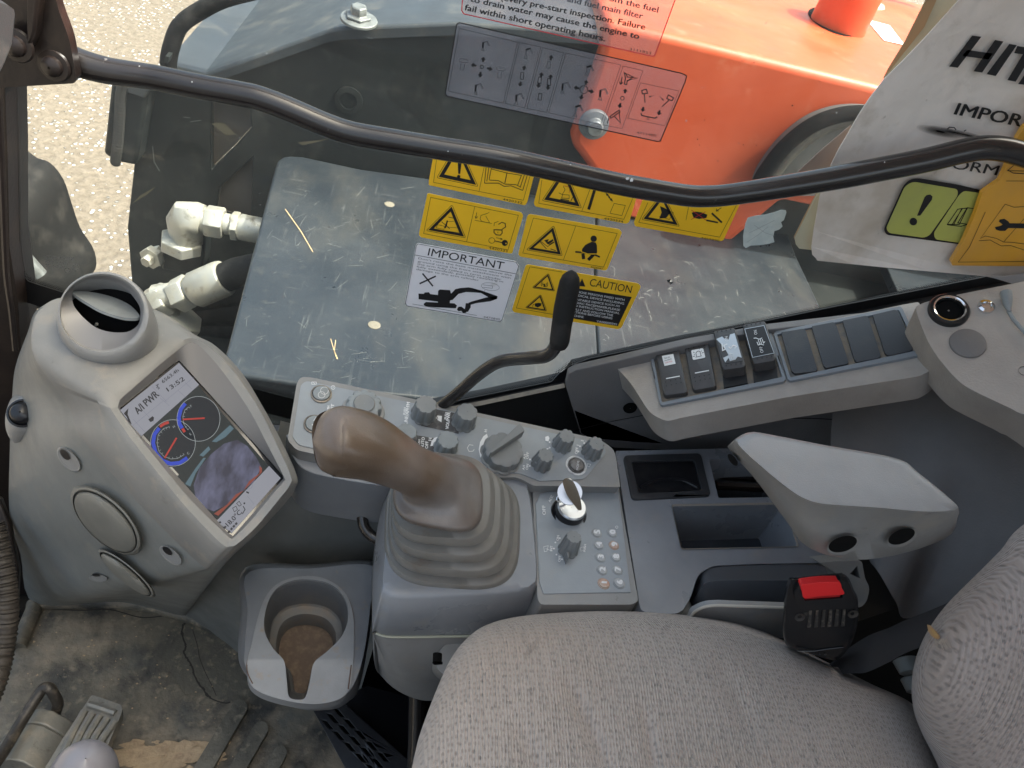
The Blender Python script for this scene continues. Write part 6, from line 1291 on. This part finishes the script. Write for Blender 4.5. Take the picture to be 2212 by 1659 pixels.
# front faces beneath (recess, light lower lid)
HF2 = YP(.465)
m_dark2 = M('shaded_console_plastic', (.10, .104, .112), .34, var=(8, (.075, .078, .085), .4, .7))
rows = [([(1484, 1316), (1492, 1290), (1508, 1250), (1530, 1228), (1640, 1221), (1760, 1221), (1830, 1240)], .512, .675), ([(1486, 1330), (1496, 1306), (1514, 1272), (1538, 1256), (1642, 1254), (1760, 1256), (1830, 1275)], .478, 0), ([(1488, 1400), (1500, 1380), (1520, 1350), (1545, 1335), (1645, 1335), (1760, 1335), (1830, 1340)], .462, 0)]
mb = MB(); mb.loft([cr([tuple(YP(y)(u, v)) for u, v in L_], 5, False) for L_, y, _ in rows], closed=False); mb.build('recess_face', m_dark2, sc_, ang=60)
YL3 = YP(.44)
ll = cr([tuple(p) for p in K([(60, 695), (100, 650), (200, 618), (400, 622), (680, 632), (900, 640), (960, 700), (900, 820), (500, 830), (60, 830)])], 4)
mb = MB(); mb.plate(ll, YL3, .006); lo3 = mb.build('lower_lid', m_plas, sc_, bevel=.003)
mb = MB(); mb.tube([YL3(u, v, .001) for u, v in cr(K([(66, 690), (105, 648), (200, 618), (400, 622), (680, 632)]), 5, False)], .0016, 8); mb.build('cream_edge', M('cream_edge', (.48, .43, .36), .5), sc_)
mb = MB(); mb.plate([(1134, 1318), (1165, 1302), (1380, 1300), (1384, 1312), (1500, 1330), (1500, 1420), (1134, 1420)], YP(.455), .02); mb.build('front_face', m_side, sc_, bevel=.004)
# loose bracket behind the buckle
br = T('belt_bracket', 'grey angular bracket between the buckle and the armrest', 'bracket', ZP(*K(1100, 480), .78))
q = P3((1800, 1225, .80), (1870, 1230, .80), (1850, 1310, .80)); mb = MB(); mb.plate(rc(K([(890, 350), (980, 340), (1160, 335), (1180, 450), (1212, 510), (1190, 600), (1150, 640), (1080, 620), (1000, 420)]), [4, 4, 8, 8, 10, 10, 10, 6, 4], 3), q, .03, 0, 0, [K([(1085, 420), (1130, 370), (1150, 450)])]); mb.build('bracket_body', m_plasw, br, bevel=.004)
# ================================================================== ARMREST END
ar = T('armrest', 'grey moulded armrest end with two round holes in its front side', 'armrest', ZP(1800, 1080, .64))
tk_ = [(1590, 958), (1600, 942), (1622, 934), (1650, 936), (1780, 961), (1936, 990), (1985, 1022), (2062, 1086), (2066, 1102), (2045, 1108), (1990, 1108), (1900, 1100), (1808, 1094), (1770, 1090), (1738, 1080), (1705, 1060), (1650, 1015)]
bk2 = [(1578, 974), (1576, 960), (1610, 936), (1650, 938), (1780, 963), (1936, 992), (1990, 1026), (2064, 1092), (2068, 1120), (2052, 1156), (1995, 1182), (1930, 1200), (1860, 1209), (1790, 1200), (1735, 1174), (1702, 1130), (1632, 1036)]
PA = P3((1640, 960, .60), (2050, 1100, .60), (1770, 1085, .575))
tm = [((a[0]*.97+.03*1800), (a[1]*.95+.05*1030)) for a in tk_]
mm = [(a[0]*.5+b[0]*.5, a[1]*.5+b[1]*.5) for a, b in zip(tk_, bk2)]
c5 = lambda K_, pl, of: cr([tuple(off_pl(pl, of)(u, v)) for u, v in K_], 6)
mb = MB(); t00 = c5([((a[0]-1800)*.88+1800, (a[1]-1025)*.84+1025) for a in tk_], PA, .0022); top0 = c5(tm, PA, .002); mb.cap(t00); mb.loft([t00, top0, c5([(a[0]*.99+.01*1800, a[1]*.985+.015*1030) for a in tk_], PA, .0), c5(tk_, PA, -.004), c5(mm, PA, -.035), c5(bk2, PA, -.075), c5([((u-1820)*.9+1820, (v-1070)*.9+1070) for u, v in bk2], PA, -.085)])
arm = mb.build('armrest_shell', m_plas, ar, ang=50)
arm.data.materials.append(m_void)
for (x, y, a, b, ro) in ((1035, 212, 98, 52, -17), (1400, 166, 94, 48, -22)):
    mb = MB()
    cen, cn = onsurf(arm, *K(x, y))
    if cen is None: continue
    if cn.dot(EYE-cen) < 0: cn = -cn
    pq = Pl(cen, cn)
    mb.face([pq(*K(u, v+3), .003) for u, v in ell(x, y, a*1.07, b*1.13, ro, 40)], 0); mb.face([pq(*K(u, v-2), .0034) for u, v in ell(x-4, y-5, a*.95, b*.93, ro, 40)], 1)
    mb.build('round_hole', [m_plas, m_void], ar, smooth=False)
mb = MB()
for p in ((345, 1285, 22, 46, -38), (412, 1370, 26, 60, -36), (590, 1590, 18, 48, -24)):
    c_, n_2 = onsurf(arm, *G(p[0]+16, p[1]+4))
    if c_ is None: continue
    if n_2.dot(EYE-c_) < 0: n_2 = -n_2
    pq = Pl(c_, n_2); mb.face([pq(*G(u, v), .003) for u, v in ell(p[0]+8, p[1]+2, p[2], p[3], p[4], 20)])
if mb.v: mb.build('side_slots', m_void, ar, smooth=False)
# ================================================================== TRIM BELOW THE SWITCH PANEL, REAR CORNER
tr = T('side_trim', 'dark grained cab trim wrapping from the window sill to behind the seat', 'trim panel', Vector((.4, .72, 1.95)))
YT, XT = YP(.745), XP(.80)
up_ = [(1222, 834), (1228, 808), (1245, 799), (1330, 780), (1480, 745), (1660, 712), (1850, 690), (1960, 680)]
dn_ = [(1254, 936), (1256, 938), (1290, 956), (1330, 968), (1480, 974), (1600, 980), (1800, 1000), (1930, 1020)]
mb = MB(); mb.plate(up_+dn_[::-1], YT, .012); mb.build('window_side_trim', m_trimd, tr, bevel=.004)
# rear side: lofted columns turning the corner
colA = [(1925, 660, 1.0), (1930, 860, .985), (1935, 1020, .965), (1900, 1240, .93)]
colB = [(2000, 660, .98), (2010, 860, .965), (2015, 1040, .945), (1935, 1300, .92)]
colC = [(2080, 640, .93), (2100, 860, .93), (2100, 1060, .93), (1962, 1336, .95)]
colD = [(2300, 600, .86), (2320, 860, .86), (2320, 1060, .87), (2100, 1280, .90)]
colZ = [(1800, 700, 1.01), (1800, 860, .995), (1800, 1010, .98), (1880, 1215, .95)]
mb = MB(); rs = [cr([tuple(ZP(*p)) for p in c], 6, False) for c in (colZ, colA, colB, colC, colD)]
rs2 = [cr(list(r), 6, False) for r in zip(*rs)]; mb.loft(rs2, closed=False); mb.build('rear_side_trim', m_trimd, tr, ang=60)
for p, r in ((E(1850, 965), 13), (G(1095, 1075), 13)):
    b = YT(p[0], p[1], .0012); mb = MB(); z = .97; mb.lathe(b, YT.n, [(r/FX*z*1.25, 0), (r/FX*z*1.2, .0012), (r/FX*z*.9, .0009), (.0005, .0009)], 24, cap=False); mb.build('screw_hole', m_void, tr)
mb = MB(); mb.line(cr(E([(1500, 1110), (1700, 1060), (1900, 1020), (2195, 960)]), 4, False), 1.2, YT, .001); mb.line(cr(G([(0, 1045), (500, 1030), (1100, 1050), (1400, 1150)]), 5, False), 1.6, YT, .001); mb.build('trim_seam', m_void, tr, smooth=False)
mb = MB(); b = YT(*G(1230, 1180), .001); mb.lathe(b, YT.n, [(.052, 0), (.045, .004), (.03, .006), (.0005, .0065)], 30, cap=False); mb.build('round_boss', m_trimd, tr)
b = YT(*G(1420, 1250), .001)
mb = MB(); mb.face([YT(u, v, .0015) for u, v in G([(1375, 1275), (1410, 1260), (1445, 1228), (1440, 1255), (1420, 1272)])]); mb.build('clip_notch', m_void, tr)
# switch panel body
PW = P3((1440, 850, .93), (2000, 730, .885), (1700, 730, .945))
sp_ = T('switch_panel', 'dusty grey overhead-lit switch panel along the window sill with eight switch positions', 'switch panel', PW(1700, 800))
tag(sp_, 'dusty grey switch panel along the window sill with eight switch positions')
bd = rc([(1322, 784), (1476, 757), (1660, 719), (1950, 658), (1985, 652), (2022, 742), (2024, 790), (1990, 812), (1700, 858), (1469, 903), (1440, 911), (1404, 893), (1362, 826)], [8, 2, 2, 2, 6, 6, 16, 14, 2, 2, 18, 18, 22], 5)
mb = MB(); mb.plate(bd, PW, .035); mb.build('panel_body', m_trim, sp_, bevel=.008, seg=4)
b1 = rc(SW([(72, 345), (1002, 155), (1122, 520), (1112, 548), (158, 735)]), [4, 8, 5, 5, 8], 3); b1i = rc(SW([(105, 350), (985, 178), (1090, 515), (172, 708)]), 3, 3)
b2_ = rc(SW([(1022, 168), (2005, -30), (2172, 325), (2150, 348), (1138, 548)]), [8, 8, 5, 5, 8], 3); b2i = rc(SW([(1052, 188), (1985, 0), (2130, 310), (1155, 518)]), 3, 3)
mb = MB(); mb.plate(b1, PW, .006, .0035, 0, [b1i]); mb.build('switch_bezel', m_bezelb, sp_, bevel=.0012)
mb = MB(); mb.plate(b2_, PW, .006, .0035, 0, [b2i]); mb.build('switch_bezel', m_bezelb, sp_, bevel=.0012)
mb = MB(); mb.fill(b1i, PW, .0008); mb.fill(b2i, PW, .0008); mb.build('switch_bed', m_switchbed, sp_, smooth=False)
for L_ in ([(1085, 175), (1255, 148), (1275, 165), (1362, 460), (1350, 475), (1190, 492), (1165, 470)], [(1318, 130), (1485, 98), (1505, 115), (1602, 405), (1585, 420), (1428, 450), (1408, 430)], [(1555, 85), (1735, 48), (1755, 65), (1848, 360), (1830, 375), (1665, 405), (1645, 385)], [(1785, 42), (1955, 2), (1985, 15), (2095, 300), (2075, 320), (1905, 355), (1880, 335)]):
    mb = MB(); mb.plate(rc(SW(L_), 2.5, 3), PW, .004, .0042); mb.build('blank_plug', m_blank, sp_, bevel=.0012)
def rock(L_, tilt, mat=m_switch, h=.007, extra=None):
    P = rc(SW(L_), 3, 3); cy_ = sum(p[1] for p in P)/len(P); ym, yM = min(p[1] for p in P), max(p[1] for p in P)
    mb = MB(); base = [PW(u, v, .001) for u, v in P]; topr = [PW(u, v, h+tilt*((v-cy_)/(yM-ym))) for u, v in P]; topi = [PW(u+(sum(p[0] for p in P)/len(P)-u)*.08, v+(cy_-v)*.05, h+.0012+tilt*((v-cy_)/(yM-ym))) for u, v in P]
    mb.loft([base, topr, topi]).cap(topi); o = mb.build('rocker_switch', mat, sp_, bevel=.0008); sub_of(o); return o, (lambda u, v: PW(u, v, h+.0018+tilt*((v-cy_)/(yM-ym))))
r1, f1_ = rock([(122, 345), (145, 332), (288, 308), (302, 318), (370, 640), (355, 652), (200, 672), (182, 650)], 0)
r2, f2_ = rock([(345, 300), (360, 288), (515, 265), (530, 275), (590, 590), (578, 605), (425, 632), (405, 615)], 0)
r3, f3_ = rock([(572, 235), (585, 222), (725, 198), (740, 210), (818, 480), (805, 500), (655, 520), (640, 505)], .0, h=.016)
r4, f4_ = rock([(795, 185), (808, 172), (955, 150), (970, 160), (1048, 425), (1038, 450), (885, 475), (870, 455)], .0, h=.016)
def onf(f, L_, mi, mb): mb.face([f(*SW(*p)) for p in L_], mi)
class FP:      # adapter so MB.text/line can draw on the rocker face
    def __init__(s, f, o=0): s.f = f; s.o = o
    def __call__(s, u, v, off=0): return s.f(u, v)+PW.n*(s.o+off)
sil = [m_white, m_ink, M('worn_silver_foil', (.55, .57, .58), .3, .6), m_red, m_switch]
mb = MB(); a = FP(f1_); onf(a, [(175, 378), (262, 362), (280, 438), (195, 455)], 0, mb); mb.line(SW([(207, 552), (312, 533)]), 2.2, a, 0, 0)
mb.text('TRAVEL', SW(192, 405), SW(240, 393), 3, a, .0004, 1); mb.text('ALARM', SW(196, 421), SW(250, 408), 3, a, .0004, 1); mb.text('CANCEL', SW(200, 438), SW(258, 424), 3, a, .0004, 3)
for i in range(4):
    for j in range(2): mb.disc(*SW(205+37*i+6*j, 578-9*i+30*j), 1.3, a, .0, 1)
mb.build('switch_marking', sil, r1, smooth=False, fix=False)
mb = MB(); a = FP(f2_); mb.face([a(u, v) for u, v in rc(SW([(398, 335), (490, 318), (508, 392), (412, 410)]), 3, 3)], 0); mb.line(SW([(428, 510), (535, 490)]), 2.2, a, 0, 0)
for L_ in ([(435, 358), (445, 345), (460, 342), (468, 352), (475, 380)], [(435, 358), (442, 385)], [(432, 390), (480, 380)], [(415, 350), (425, 358)], [(420, 370), (430, 372)], [(478, 340), (472, 348)], [(495, 352), (480, 358)], [(412, 385), (428, 382)]): mb.line(SW(L_), 1.1, a, .0004, 1)
for i in range(4):
    for j in range(2): mb.disc(*SW(378+40*i+4*j, 320-8*i+20*j), 1.2, a, 0, 1); mb.disc(*SW(425+37*i+6*j, 545-8*i+28*j), 1.3, a, 0, 1)
mb.build('switch_marking', sil, r2, smooth=False, fix=False)
mb = MB(); a = FP(f3_); mb.fill(SW([(592, 290), (640, 262), (735, 245), (752, 290), (795, 440), (800, 462), (665, 480), (645, 440)]), a, .0002, 4)
mb.fill(SW([(596, 295), (640, 275), (655, 290), (690, 300), (700, 260), (735, 250), (790, 440), (760, 430), (740, 455), (700, 465), (690, 440), (665, 475), (648, 440), (690, 420), (675, 390), (630, 330)]), a, .0006, 2)
mb.text('ON', SW(690, 312), SW(682, 275), 6.5, a, .001, 0); mb.text('OFF', SW(735, 450), SW(718, 400), 6.5, a, .001, 0); mb.line(SW([(640, 330), (645, 385), (665, 375), (655, 345), (680, 335)]), 2.4, a, .001, 0); mb.line(SW([(690, 355), (705, 370), (725, 345), (750, 355), (735, 370)]), 2.6, a, .001, 0)
for i in range(4): mb.disc(*SW(605+33*i, 238-6*i), 1.6, a, .0004, 1); mb.disc(*SW(672+37*i, 498-6*i), 1.6, a, .0004, 1)
mb.build('switch_marking', sil, r3, smooth=False, fix=False)
mb = MB(); a = FP(f4_); mb.fill(SW([(812, 218), (958, 192), (1035, 405), (872, 438)]), a, .0002, 1)
mb.line(SW([(812, 218), (958, 192), (1035, 405), (872, 438)]), 1.1, a, .0006, 2, True)
mb.text('ON', SW(908, 262), SW(902, 228), 6.5, a, .001, 0); mb.text('OFF', SW(955, 402), SW(945, 355), 6.5, a, .001, 0)
for L_ in ([(880, 292), (898, 290), (920, 300), (945, 290)], [(905, 320), (915, 345), (930, 340)], [(915, 305), (925, 335), (958, 345)], [(930, 300), (940, 335)], [(945, 300), (955, 330), (965, 318)]): mb.line(SW(L_), 1.6, a, .001, 0)
for i in range(4): mb.disc(*SW(828+34*i, 190-6*i), 1.6, a, .0004, 1); mb.disc(*SW(908+36*i, 448-6*i), 1.6, a, .0004, 1)
mb.build('switch_marking', sil, r4, smooth=False, fix=False)
for L_ in ([(635, 500), (818, 478), (828, 560), (645, 595)], [(865, 455), (1050, 430), (1058, 520), (875, 552)]):
    mb = MB(); mb.plate(SW(L_), PW, .002, .003); mb.build('switch_well', m_blackm, sp_)
# rear shelf with socket
PR = P3((2050, 680, .84), (2200, 700, .82), (2150, 850, .79))
rsf = T('rear_shelf', 'grained grey shelf corner with lighter socket and round plug', 'trim shelf', PR(2100, 720))
sh = cr(G([(1505, 340), (1530, 310), (1600, 285), (1800, 240), (2000, 200), (2200, 160), (2500, 100), (2500, 1100), (2195, 1012), (2100, 968), (1850, 848), (1760, 780), (1700, 715), (1640, 640), (1590, 560), (1545, 460)]), 4)
mb = MB(); mb.plate(sh, PR, .05); mb.build('shelf_body', m_trim, rsf, bevel=.010, seg=5)
def lat(c, r, prof, mat, name, par=rsf, pl=PR, o=.0, n=40):
    b = pl(*c, o); z = (b-EYE).dot(FW); R = r*k_/FX*z
    mb = MB(); mb.lathe(b, pl.n, [(a*R, h) for a, h in prof], n, cap=False); return mb.build(name, mat, par)
s1 = lat(G(1712, 352), 122, [(1, 0), (1, .003), (.93, .005), (.80, .005)], m_black, 'lighter_socket'); sub_of(s1)
b = PR(*G(1712, 352)); R = 122*k_/FX*.82
mb = MB(); mb.lathe(b, PR.n, [(.82*R, .0045), (.80*R, .0065), (.72*R, .006), (.64*R, .003), (.62*R, -.004)], 40, cap=False); mb.build('chrome_ring', m_chrome, s1)
mb = MB(); mb.lathe(b, PR.n, [(.63*R, .003), (.60*R, .001), (.001, .0012)], 30, cap=False); mb.build('socket_bore', m_void, s1)
lat(G(1835, 560), 108, [(1, 0), (.97, .002), (.8, .003), (.001, .0035)], M('plug_grey', (.16, .148, .14), .6, bump=(420, .0004)), 'round_plug')
lat(G(1950, 328), 50, [(1, 0), (.95, .003), (.6, .004), (.5, .002), (.001, .002)], m_chrome, 'screw'); lat(G(2195, 735), 32, [(1, .001), (.9, -.002), (.001, -.002)], m_black, 'screw_hole')
mb = MB(); mb.tube([PR(*G(u, v), .008) for u, v in ((2062, 258), (2068, 290), (2075, 340), (2085, 380))], [.006, .0055, .004, .002], 10); mb.tube([PR(*G(u, v), .006) for u, v in ((2082, 370), (2120, 430), (2180, 500), (2230, 560))], .0022, 8)
tag(mb.build('cable_end', m_knobl, origin=PR(*G(2080, 350))), 'thin pale cable end lying on the rear shelf beside the screw', 'cable')
# ================================================================== LEVER WITH BLACK GRIP
lvr = T('window_lever', 'cranked black rod lever with a long rubber grip in front of the caution sticker', 'lever', ZP(1220, 700, .74))
mb = MB(); rp = [(942, 886, .92), (985, 852, .90), (1030, 812, .87), (1068, 786, .845), (1100, 777, .83), (1150, 773, .80), (1178, 769, .785), (1194, 757, .775), (1202, 740, .765), (1206, 720, .76)]
mb.tube(cr([tuple(ZP(*p)) for p in rp], 5, False), [.0068]*(9*5+1), 20); mb.build('lever_rod', m_rail, lvr)
mb = MB(); g = [(1207, 748, .760), (1208, 742, .758), (1209, 735, .756), (1213, 705, .75), (1220, 665, .742), (1227, 630, .735), (1231, 610, .73), (1233, 598, .727), (1234.5, 589, .725), (1235, 583, .724)]
mb.tube([ZP(*p) for p in g], [.0078, .0092, .0098, .0098, .0105, .0103, .0098, .0082, .005, .0005], 28); mb.build('rubber_grip', m_hose, lvr)
gl = T('grab_loop', 'small black bent tube loop left of the joystick box', 'tube', ZP(790, 1100, .93))
mb = MB(); mb.tube(cr([tuple(ZP(u, v, z)) for u, v, z in ((793, 1030, .93), (786, 1070, .93), (782, 1105, .93), (786, 1135, .93), (800, 1155, .93), (820, 1167, .93), (850, 1176, .94))], 5, False), .0068, 16); mb.build('tube', m_rail, gl)
mb = MB(); mb.lathe(ZP(807, 1072, 1.0), (EYE-ZP(807, 1072, 1.0)), [(.010, 0), (.009, .002), (.005, .001), (.001, .001)], 16, cap=False); mb.build('screw', m_seal, gl)
# ================================================================== SEAT
st_ = T('operator_seat', 'grey-brown patterned fabric operator seat with a small tear in the backrest', 'seat', ZP(1500, 1600, .66))
def cush(keys, hsr, name, mat, centre, topz, nr=9, puff=1.0):
    n = len(keys); base = cr(keys, 6); rgs = []
    z0 = cr([(h, 0) for h in hsr], 6)
    for i in range(nr+1):
        t = i/nr; s = 1-t**1.0*.98; e = math.sin(min(1, t*1.25)*math.pi/2)**.55 if t < .8 else 1
        ring = []
        for (u, v), (h, _) in zip(base, z0):
            uu, vv = centre[0]+(u-centre[0])*s, centre[1]+(v-centre[1])*s
            hh = h+(topz-h)*min(1, e) if t > 0 else h
            ring.append((uu, vv, hh))
        rgs.append(ring)
    return rgs
# cushion: outline in the picture is the silhouette; side wall goes down and under
ck = [(885, 1720), (900, 1620), (918, 1560), (945, 1490), (972, 1430), (1005, 1385), (1050, 1352), (1120, 1333), (1220, 1324), (1320, 1321), (1440, 1326), (1560, 1340), (1640, 1362), (1720, 1398), (1800, 1438), (1880, 1478), (1960, 1515), (2005, 1560), (2030, 1620), (2050, 1720), (2040, 1900), (1800, 2060), (1400, 2120), (1050, 2050), (900, 1880)]
hz = [.66]*25; cen = (1470, 1720)
rings = []
def wrk(u, v):
    r = 0
    for (ax_, ay, bx, by, w, a) in ((1225, 1470, 1330, 1700, 16, .008), (1390, 1520, 1420, 1720, 13, .006), (1560, 1430, 1640, 1620, 22, .004), (1120, 1560, 1180, 1720, 20, .005)):
        A_, B_, P_2 = Vector((ax_, ay)), Vector((bx, by)), Vector((u, v)); d = B_-A_; t = max(0, min(1, (P_2-A_).dot(d)/d.dot(d))); q = (P_2-A_-d*t).length
        r += a*math.exp(-(q/w)**2)*math.sin(math.pi*min(1, max(.02, t*.9+.1)))
    return r
for (s, h) in cr([(.985, .74), (1.0, .70), (1.003, .670), (.998, .650), (.988, .634), (.972, .620), (.945, .609), (.905, .601), (.85, .596), (.76, .592), (.64, .590), (.5, .590), (.35, .592), (.2, .593), (.08, .594)], 5, False):
    rr_l = []
    for u, v in cr(ck, 10):
        uu, vv = cen[0]+(u-cen[0])*s, cen[1]+(v-cen[1])*s; rr_l.append(HP(h+(wrk(uu, vv) if s < .95 else 0))(uu, vv))
    rings.append(rr_l)
mb = MB(); mb.loft(rings); mb.fan(rings[-1], sum(rings[-1], Vector())/len(rings[-1])); seat = mb.build('seat_cushion', m_fab, st_, ang=80)
bkk = [(2215, 1130), (2160, 1190), (2100, 1250), (2050, 1300), (2015, 1345), (1990, 1390), (1974, 1440), (1969, 1490), (1975, 1540), (1992, 1585), (2015, 1630), (2040, 1690), (2080, 1800), (2300, 2000), (2700, 2000), (2900, 1500), (2700, 1100), (2400, 1020)]
cen = (2420, 1520); rings = []
for (s, z) in ((.97, .80), (.99, .75), (1.0, .715), (1.0, .69), (.992, .668), (.975, .648), (.945, .63), (.90, .615), (.82, .600), (.7, .587), (.55, .578), (.35, .572), (.1, .57)):
    rings.append([ZP(cen[0]+(u-cen[0])*s, cen[1]+(v-cen[1])*s, z+.0*u) for u, v in cr(bkk, 6)])
mb = MB(); mb.loft(rings); mb.fan(rings[-1], sum(rings[-1], Vector())/len(rings[-1])); bkr = mb.build('backrest', m_fab2, st_, ang=80)
bpy.context.view_layer.update()
sub_of(bkr)
mb = MB(); q = []
cpt, nn = onsurf(bkr, *K(1640, 805))
if cpt is not None:
    pq = Pl(cpt, (EYE-cpt).normalized()*.4+nn*(1 if nn.dot(EYE-cpt) > 0 else -1))
    mb.face([pq(*p, .004) for p in K([(1602, 758), (1625, 765), (1660, 800), (1688, 835), (1680, 852), (1655, 850), (1630, 830), (1610, 800)])], 0); mb.face([pq(*p, .0047) for p in K([(1625, 785), (1650, 795), (1680, 832), (1672, 848), (1655, 835), (1640, 812)])], 1)
    for i in range(12): a = K(1655+7*i, 850+random.uniform(0, 18)); b = K(1675+8*i, 880+random.uniform(0, 50)); mb.line([a, b], .9, pq, .0048, 2)
    mb.build('fabric_tear', [m_tan, m_foam, M('loose_thread', (.45, .38, .30), .9)], bkr, smooth=False, fix=False)
mb = MB()
for L_ in (J([(2040, 800), (2060, 770), (2110, 755), (2120, 760), (2085, 790), (2050, 805)]), J([(1170, 960), (1200, 900), (1260, 840), (1280, 850), (1240, 910), (1200, 960)])):
    c_, n_ = onsurf(seat, *L_[0])
    if c_ is not None:
        if n_.dot(EYE-c_) < 0: n_ = -n_
        pq = Pl(c_, n_); mb.face([pq(*p, .0035) for p in L_])
mb.build('stain', m_smudge, st_, smooth=False)
tag(bpy.data.objects['stain'], 'faint brown stains on the cushion top')
# dark seat base and floor void
mb = MB(); sbp = [(1000, 1400), (1500, 1340), (1700, 1400), (1950, 1540), (2050, 1700), (2000, 1900), (920, 1900), (905, 1600)]
r_0 = [HP(.74)(u, v) for u, v in sbp]; r_1 = [Vector((p.x, p.y, 1.27)) for p in r_0]; mb.cap(r_0); mb.loft([r_0, r_1]); mb.build('seat_base', m_blackm, st_)
mb = MB(); mb.tube([HP(1.0)(902, 1500), HP(1.05)(900, 1600), HP(1.1)(895, 1720)], .012, 10); mb.build('seat_rail', m_rail, st_)
for i, (u, v, r) in enumerate(((1955, 1440, .013), (1965, 1480, .010))):
    mb = MB(); a = ZP(u, v-18, .83); b = ZP(u+12, v+16, .82); mb.tube([a, a.lerp(b, .1), b.lerp(a, .1), b], [r*.7, r, r*.8, r*.5], 14); mb.build('white_fitting', M('white_fitting%d' % i, (.42, .42, .38), .5), st_)
mb = MB()
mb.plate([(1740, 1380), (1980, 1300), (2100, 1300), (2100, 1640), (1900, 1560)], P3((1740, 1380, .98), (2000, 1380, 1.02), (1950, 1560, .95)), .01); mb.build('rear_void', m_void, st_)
# belt
bl_ = T('belt_buckle', 'black seat belt buckle with a red release button between the seat and console', 'seat belt buckle', ZP(*K(900, 650), .70))
PB = P3((*K(700, 560), .70), (*K(1130, 560), .70), (*K(900, 900), .735))
bb = [(690, 455), (715, 440), (760, 440), (1000, 415), (1040, 418), (1078, 450), (1108, 520), (1132, 570), (1138, 640), (1140, 700), (1120, 790), (1085, 880), (1010, 965), (940, 965), (800, 920), (690, 885), (660, 820), (655, 740), (660, 640), (668, 540)]
cenb = (900, 680)
def brg(s, o): return [off_pl(PB, o)(*K(cenb[0]+(u-cenb[0])*s, cenb[1]+(v-cenb[1])*s)) for u, v in cr(bb, 5)]
mb = MB(); mb.loft([brg(.97, -.035), brg(1.0, -.022), brg(1.0, -.010), brg(.975, -.003), brg(.93, 0), brg(.85, .0008)]); mb.cap(brg(.85, .0008)); mb.build('buckle_body', m_lblk, bl_, ang=60)
fr_ = rc(K([(745, 470), (1010, 425), (1065, 450), (1112, 580), (1100, 610), (780, 625), (735, 590), (715, 520)]), 5, 3)
mb = MB(); mb.plate(fr_, PB, .006, .006, 0, [rc(K([(758, 455), (1002, 432), (1022, 545), (780, 562)]), 3, 3)]); mb.build('buckle_frame', m_lblk, bl_, bevel=.0022, seg=4)
mb = MB(); rbt = cr(K([(752, 452), (790, 440), (880, 430), (960, 428), (1000, 432), (1012, 470), (1026, 505), (960, 513), (860, 520), (775, 532), (762, 500)]), 3); mb.plate(rbt, PB, .008, .0085); mb.build('release_button', m_redb, bl_, bevel=.0015, seg=3)
mb = MB()
mb.plate(K([(776, 530), (1022, 506), (1012, 545), (785, 562)]), PB, .002, .004)
rb2 = mb.build('button_edge', M('dark_red_edge', (.40, .015, .015), .4), bl_, bevel=.0006)
mb = MB()
for i in range(6): mb.plate(K([(822+43*i, 640-2*i), (838+43*i, 639-2*i), (832+43*i, 750-1.5*i), (808+43*i, 755-1.5*i)]), PB, .002, .0022)
mb.build('buckle_slots', M('slot_dust', (.035, .03, .025), .8, var=(200, (.16, .13, .10), .5, .7)), bl_, bevel=.0005)
for p in ((762, 690), (1100, 670)): mb = MB(); mb.lathe(PB(*K(*p), .001), PB.n, [(.0048, 0), (.0045, .001), (.0005, -.001)], 16, cap=False); mb.build('rivet', m_seal, bl_)
mb = MB(); mb.tube([PB(*K(u, v), .0014) for u, v in ((745, 905), (850, 905), (950, 890), (1040, 880))], .0006, 6); 
for i in range(4): mb.disc(*K(812+37*i, 926), 2, PB, .0018, 1)
mb.build('buckle_seam', [m_lblk, m_dark], bl_)
bs_ = T('belt_strap', 'black webbing strap running from behind the buckle towards the backrest', 'seat belt strap', ZP(*K(1300, 850), .74))
mb = MB(); e_a = [(940, 1010, .80), (1060, 905, .80), (1200, 815, .80), (1330, 765, .81), (1450, 710, .82), (1650, 630, .83), (1800, 560, .84)]; e_b = [(1040, 1060, .75), (1110, 1055, .75), (1190, 1048, .75), (1320, 990, .76), (1430, 930, .77), (1560, 880, .78), (1800, 800, .79)]
ra = cr([tuple(ZP(*K(u, v), z)) for u, v, z in e_a], 4, False); rb = cr([tuple(ZP(*K(u, v), z)) for u, v, z in e_b], 4, False)
mb.loft([ra, [Vector(a).lerp(Vector(b), .5)+Vector((0, 0, .006)) for a, b in zip(ra, rb)], rb], closed=False); mb.build('webbing_strap', m_web, bs_, ang=60)
# floor grille below the cup holder
fg = T('floor_grille', 'black slatted vent grille on the floor between cup holder and seat', 'vent grille', ZP(780, 1600, 1.1))
PF = P3((700, 1530, 1.16), (760, 1520, 1.16), (850, 1650, 1.10))
mb = MB(); go = [(668, 1520), (745, 1520), (880, 1640), (900, 1720), (800, 1760), (735, 1640)]
hs2 = []
for i in range(5):
    for j in range(3):
        hs2.append([(712+24*i-12*j+6, 1528+24*i+13*j), (722+24*i-12*j+6, 1530+24*i+13*j), (738+24*i-12*j+6, 1549+24*i+13*j), (728+24*i-12*j+6, 1547+24*i+13*j)])
mb.plate(go, PF, .006, 0, 0, hs2); mb.build('grille_plate', m_black, fg, bevel=.001)
mb = MB(); mb.fill([(u, v) for u, v in go], PF, -.02); mb.build('grille_back', m_void, fg)
mb = MB(); mb.plate([(735, 1512), (790, 1480), (905, 1510), (905, 1660), (870, 1640)], HP(1.16), .01); mb.build('black_panel', M('glossy_black_panel', (.008, .008, .01), .25), fg, bevel=.002)
for o in list(bpy.data.objects):
    if '_o' in o: del o['_o']
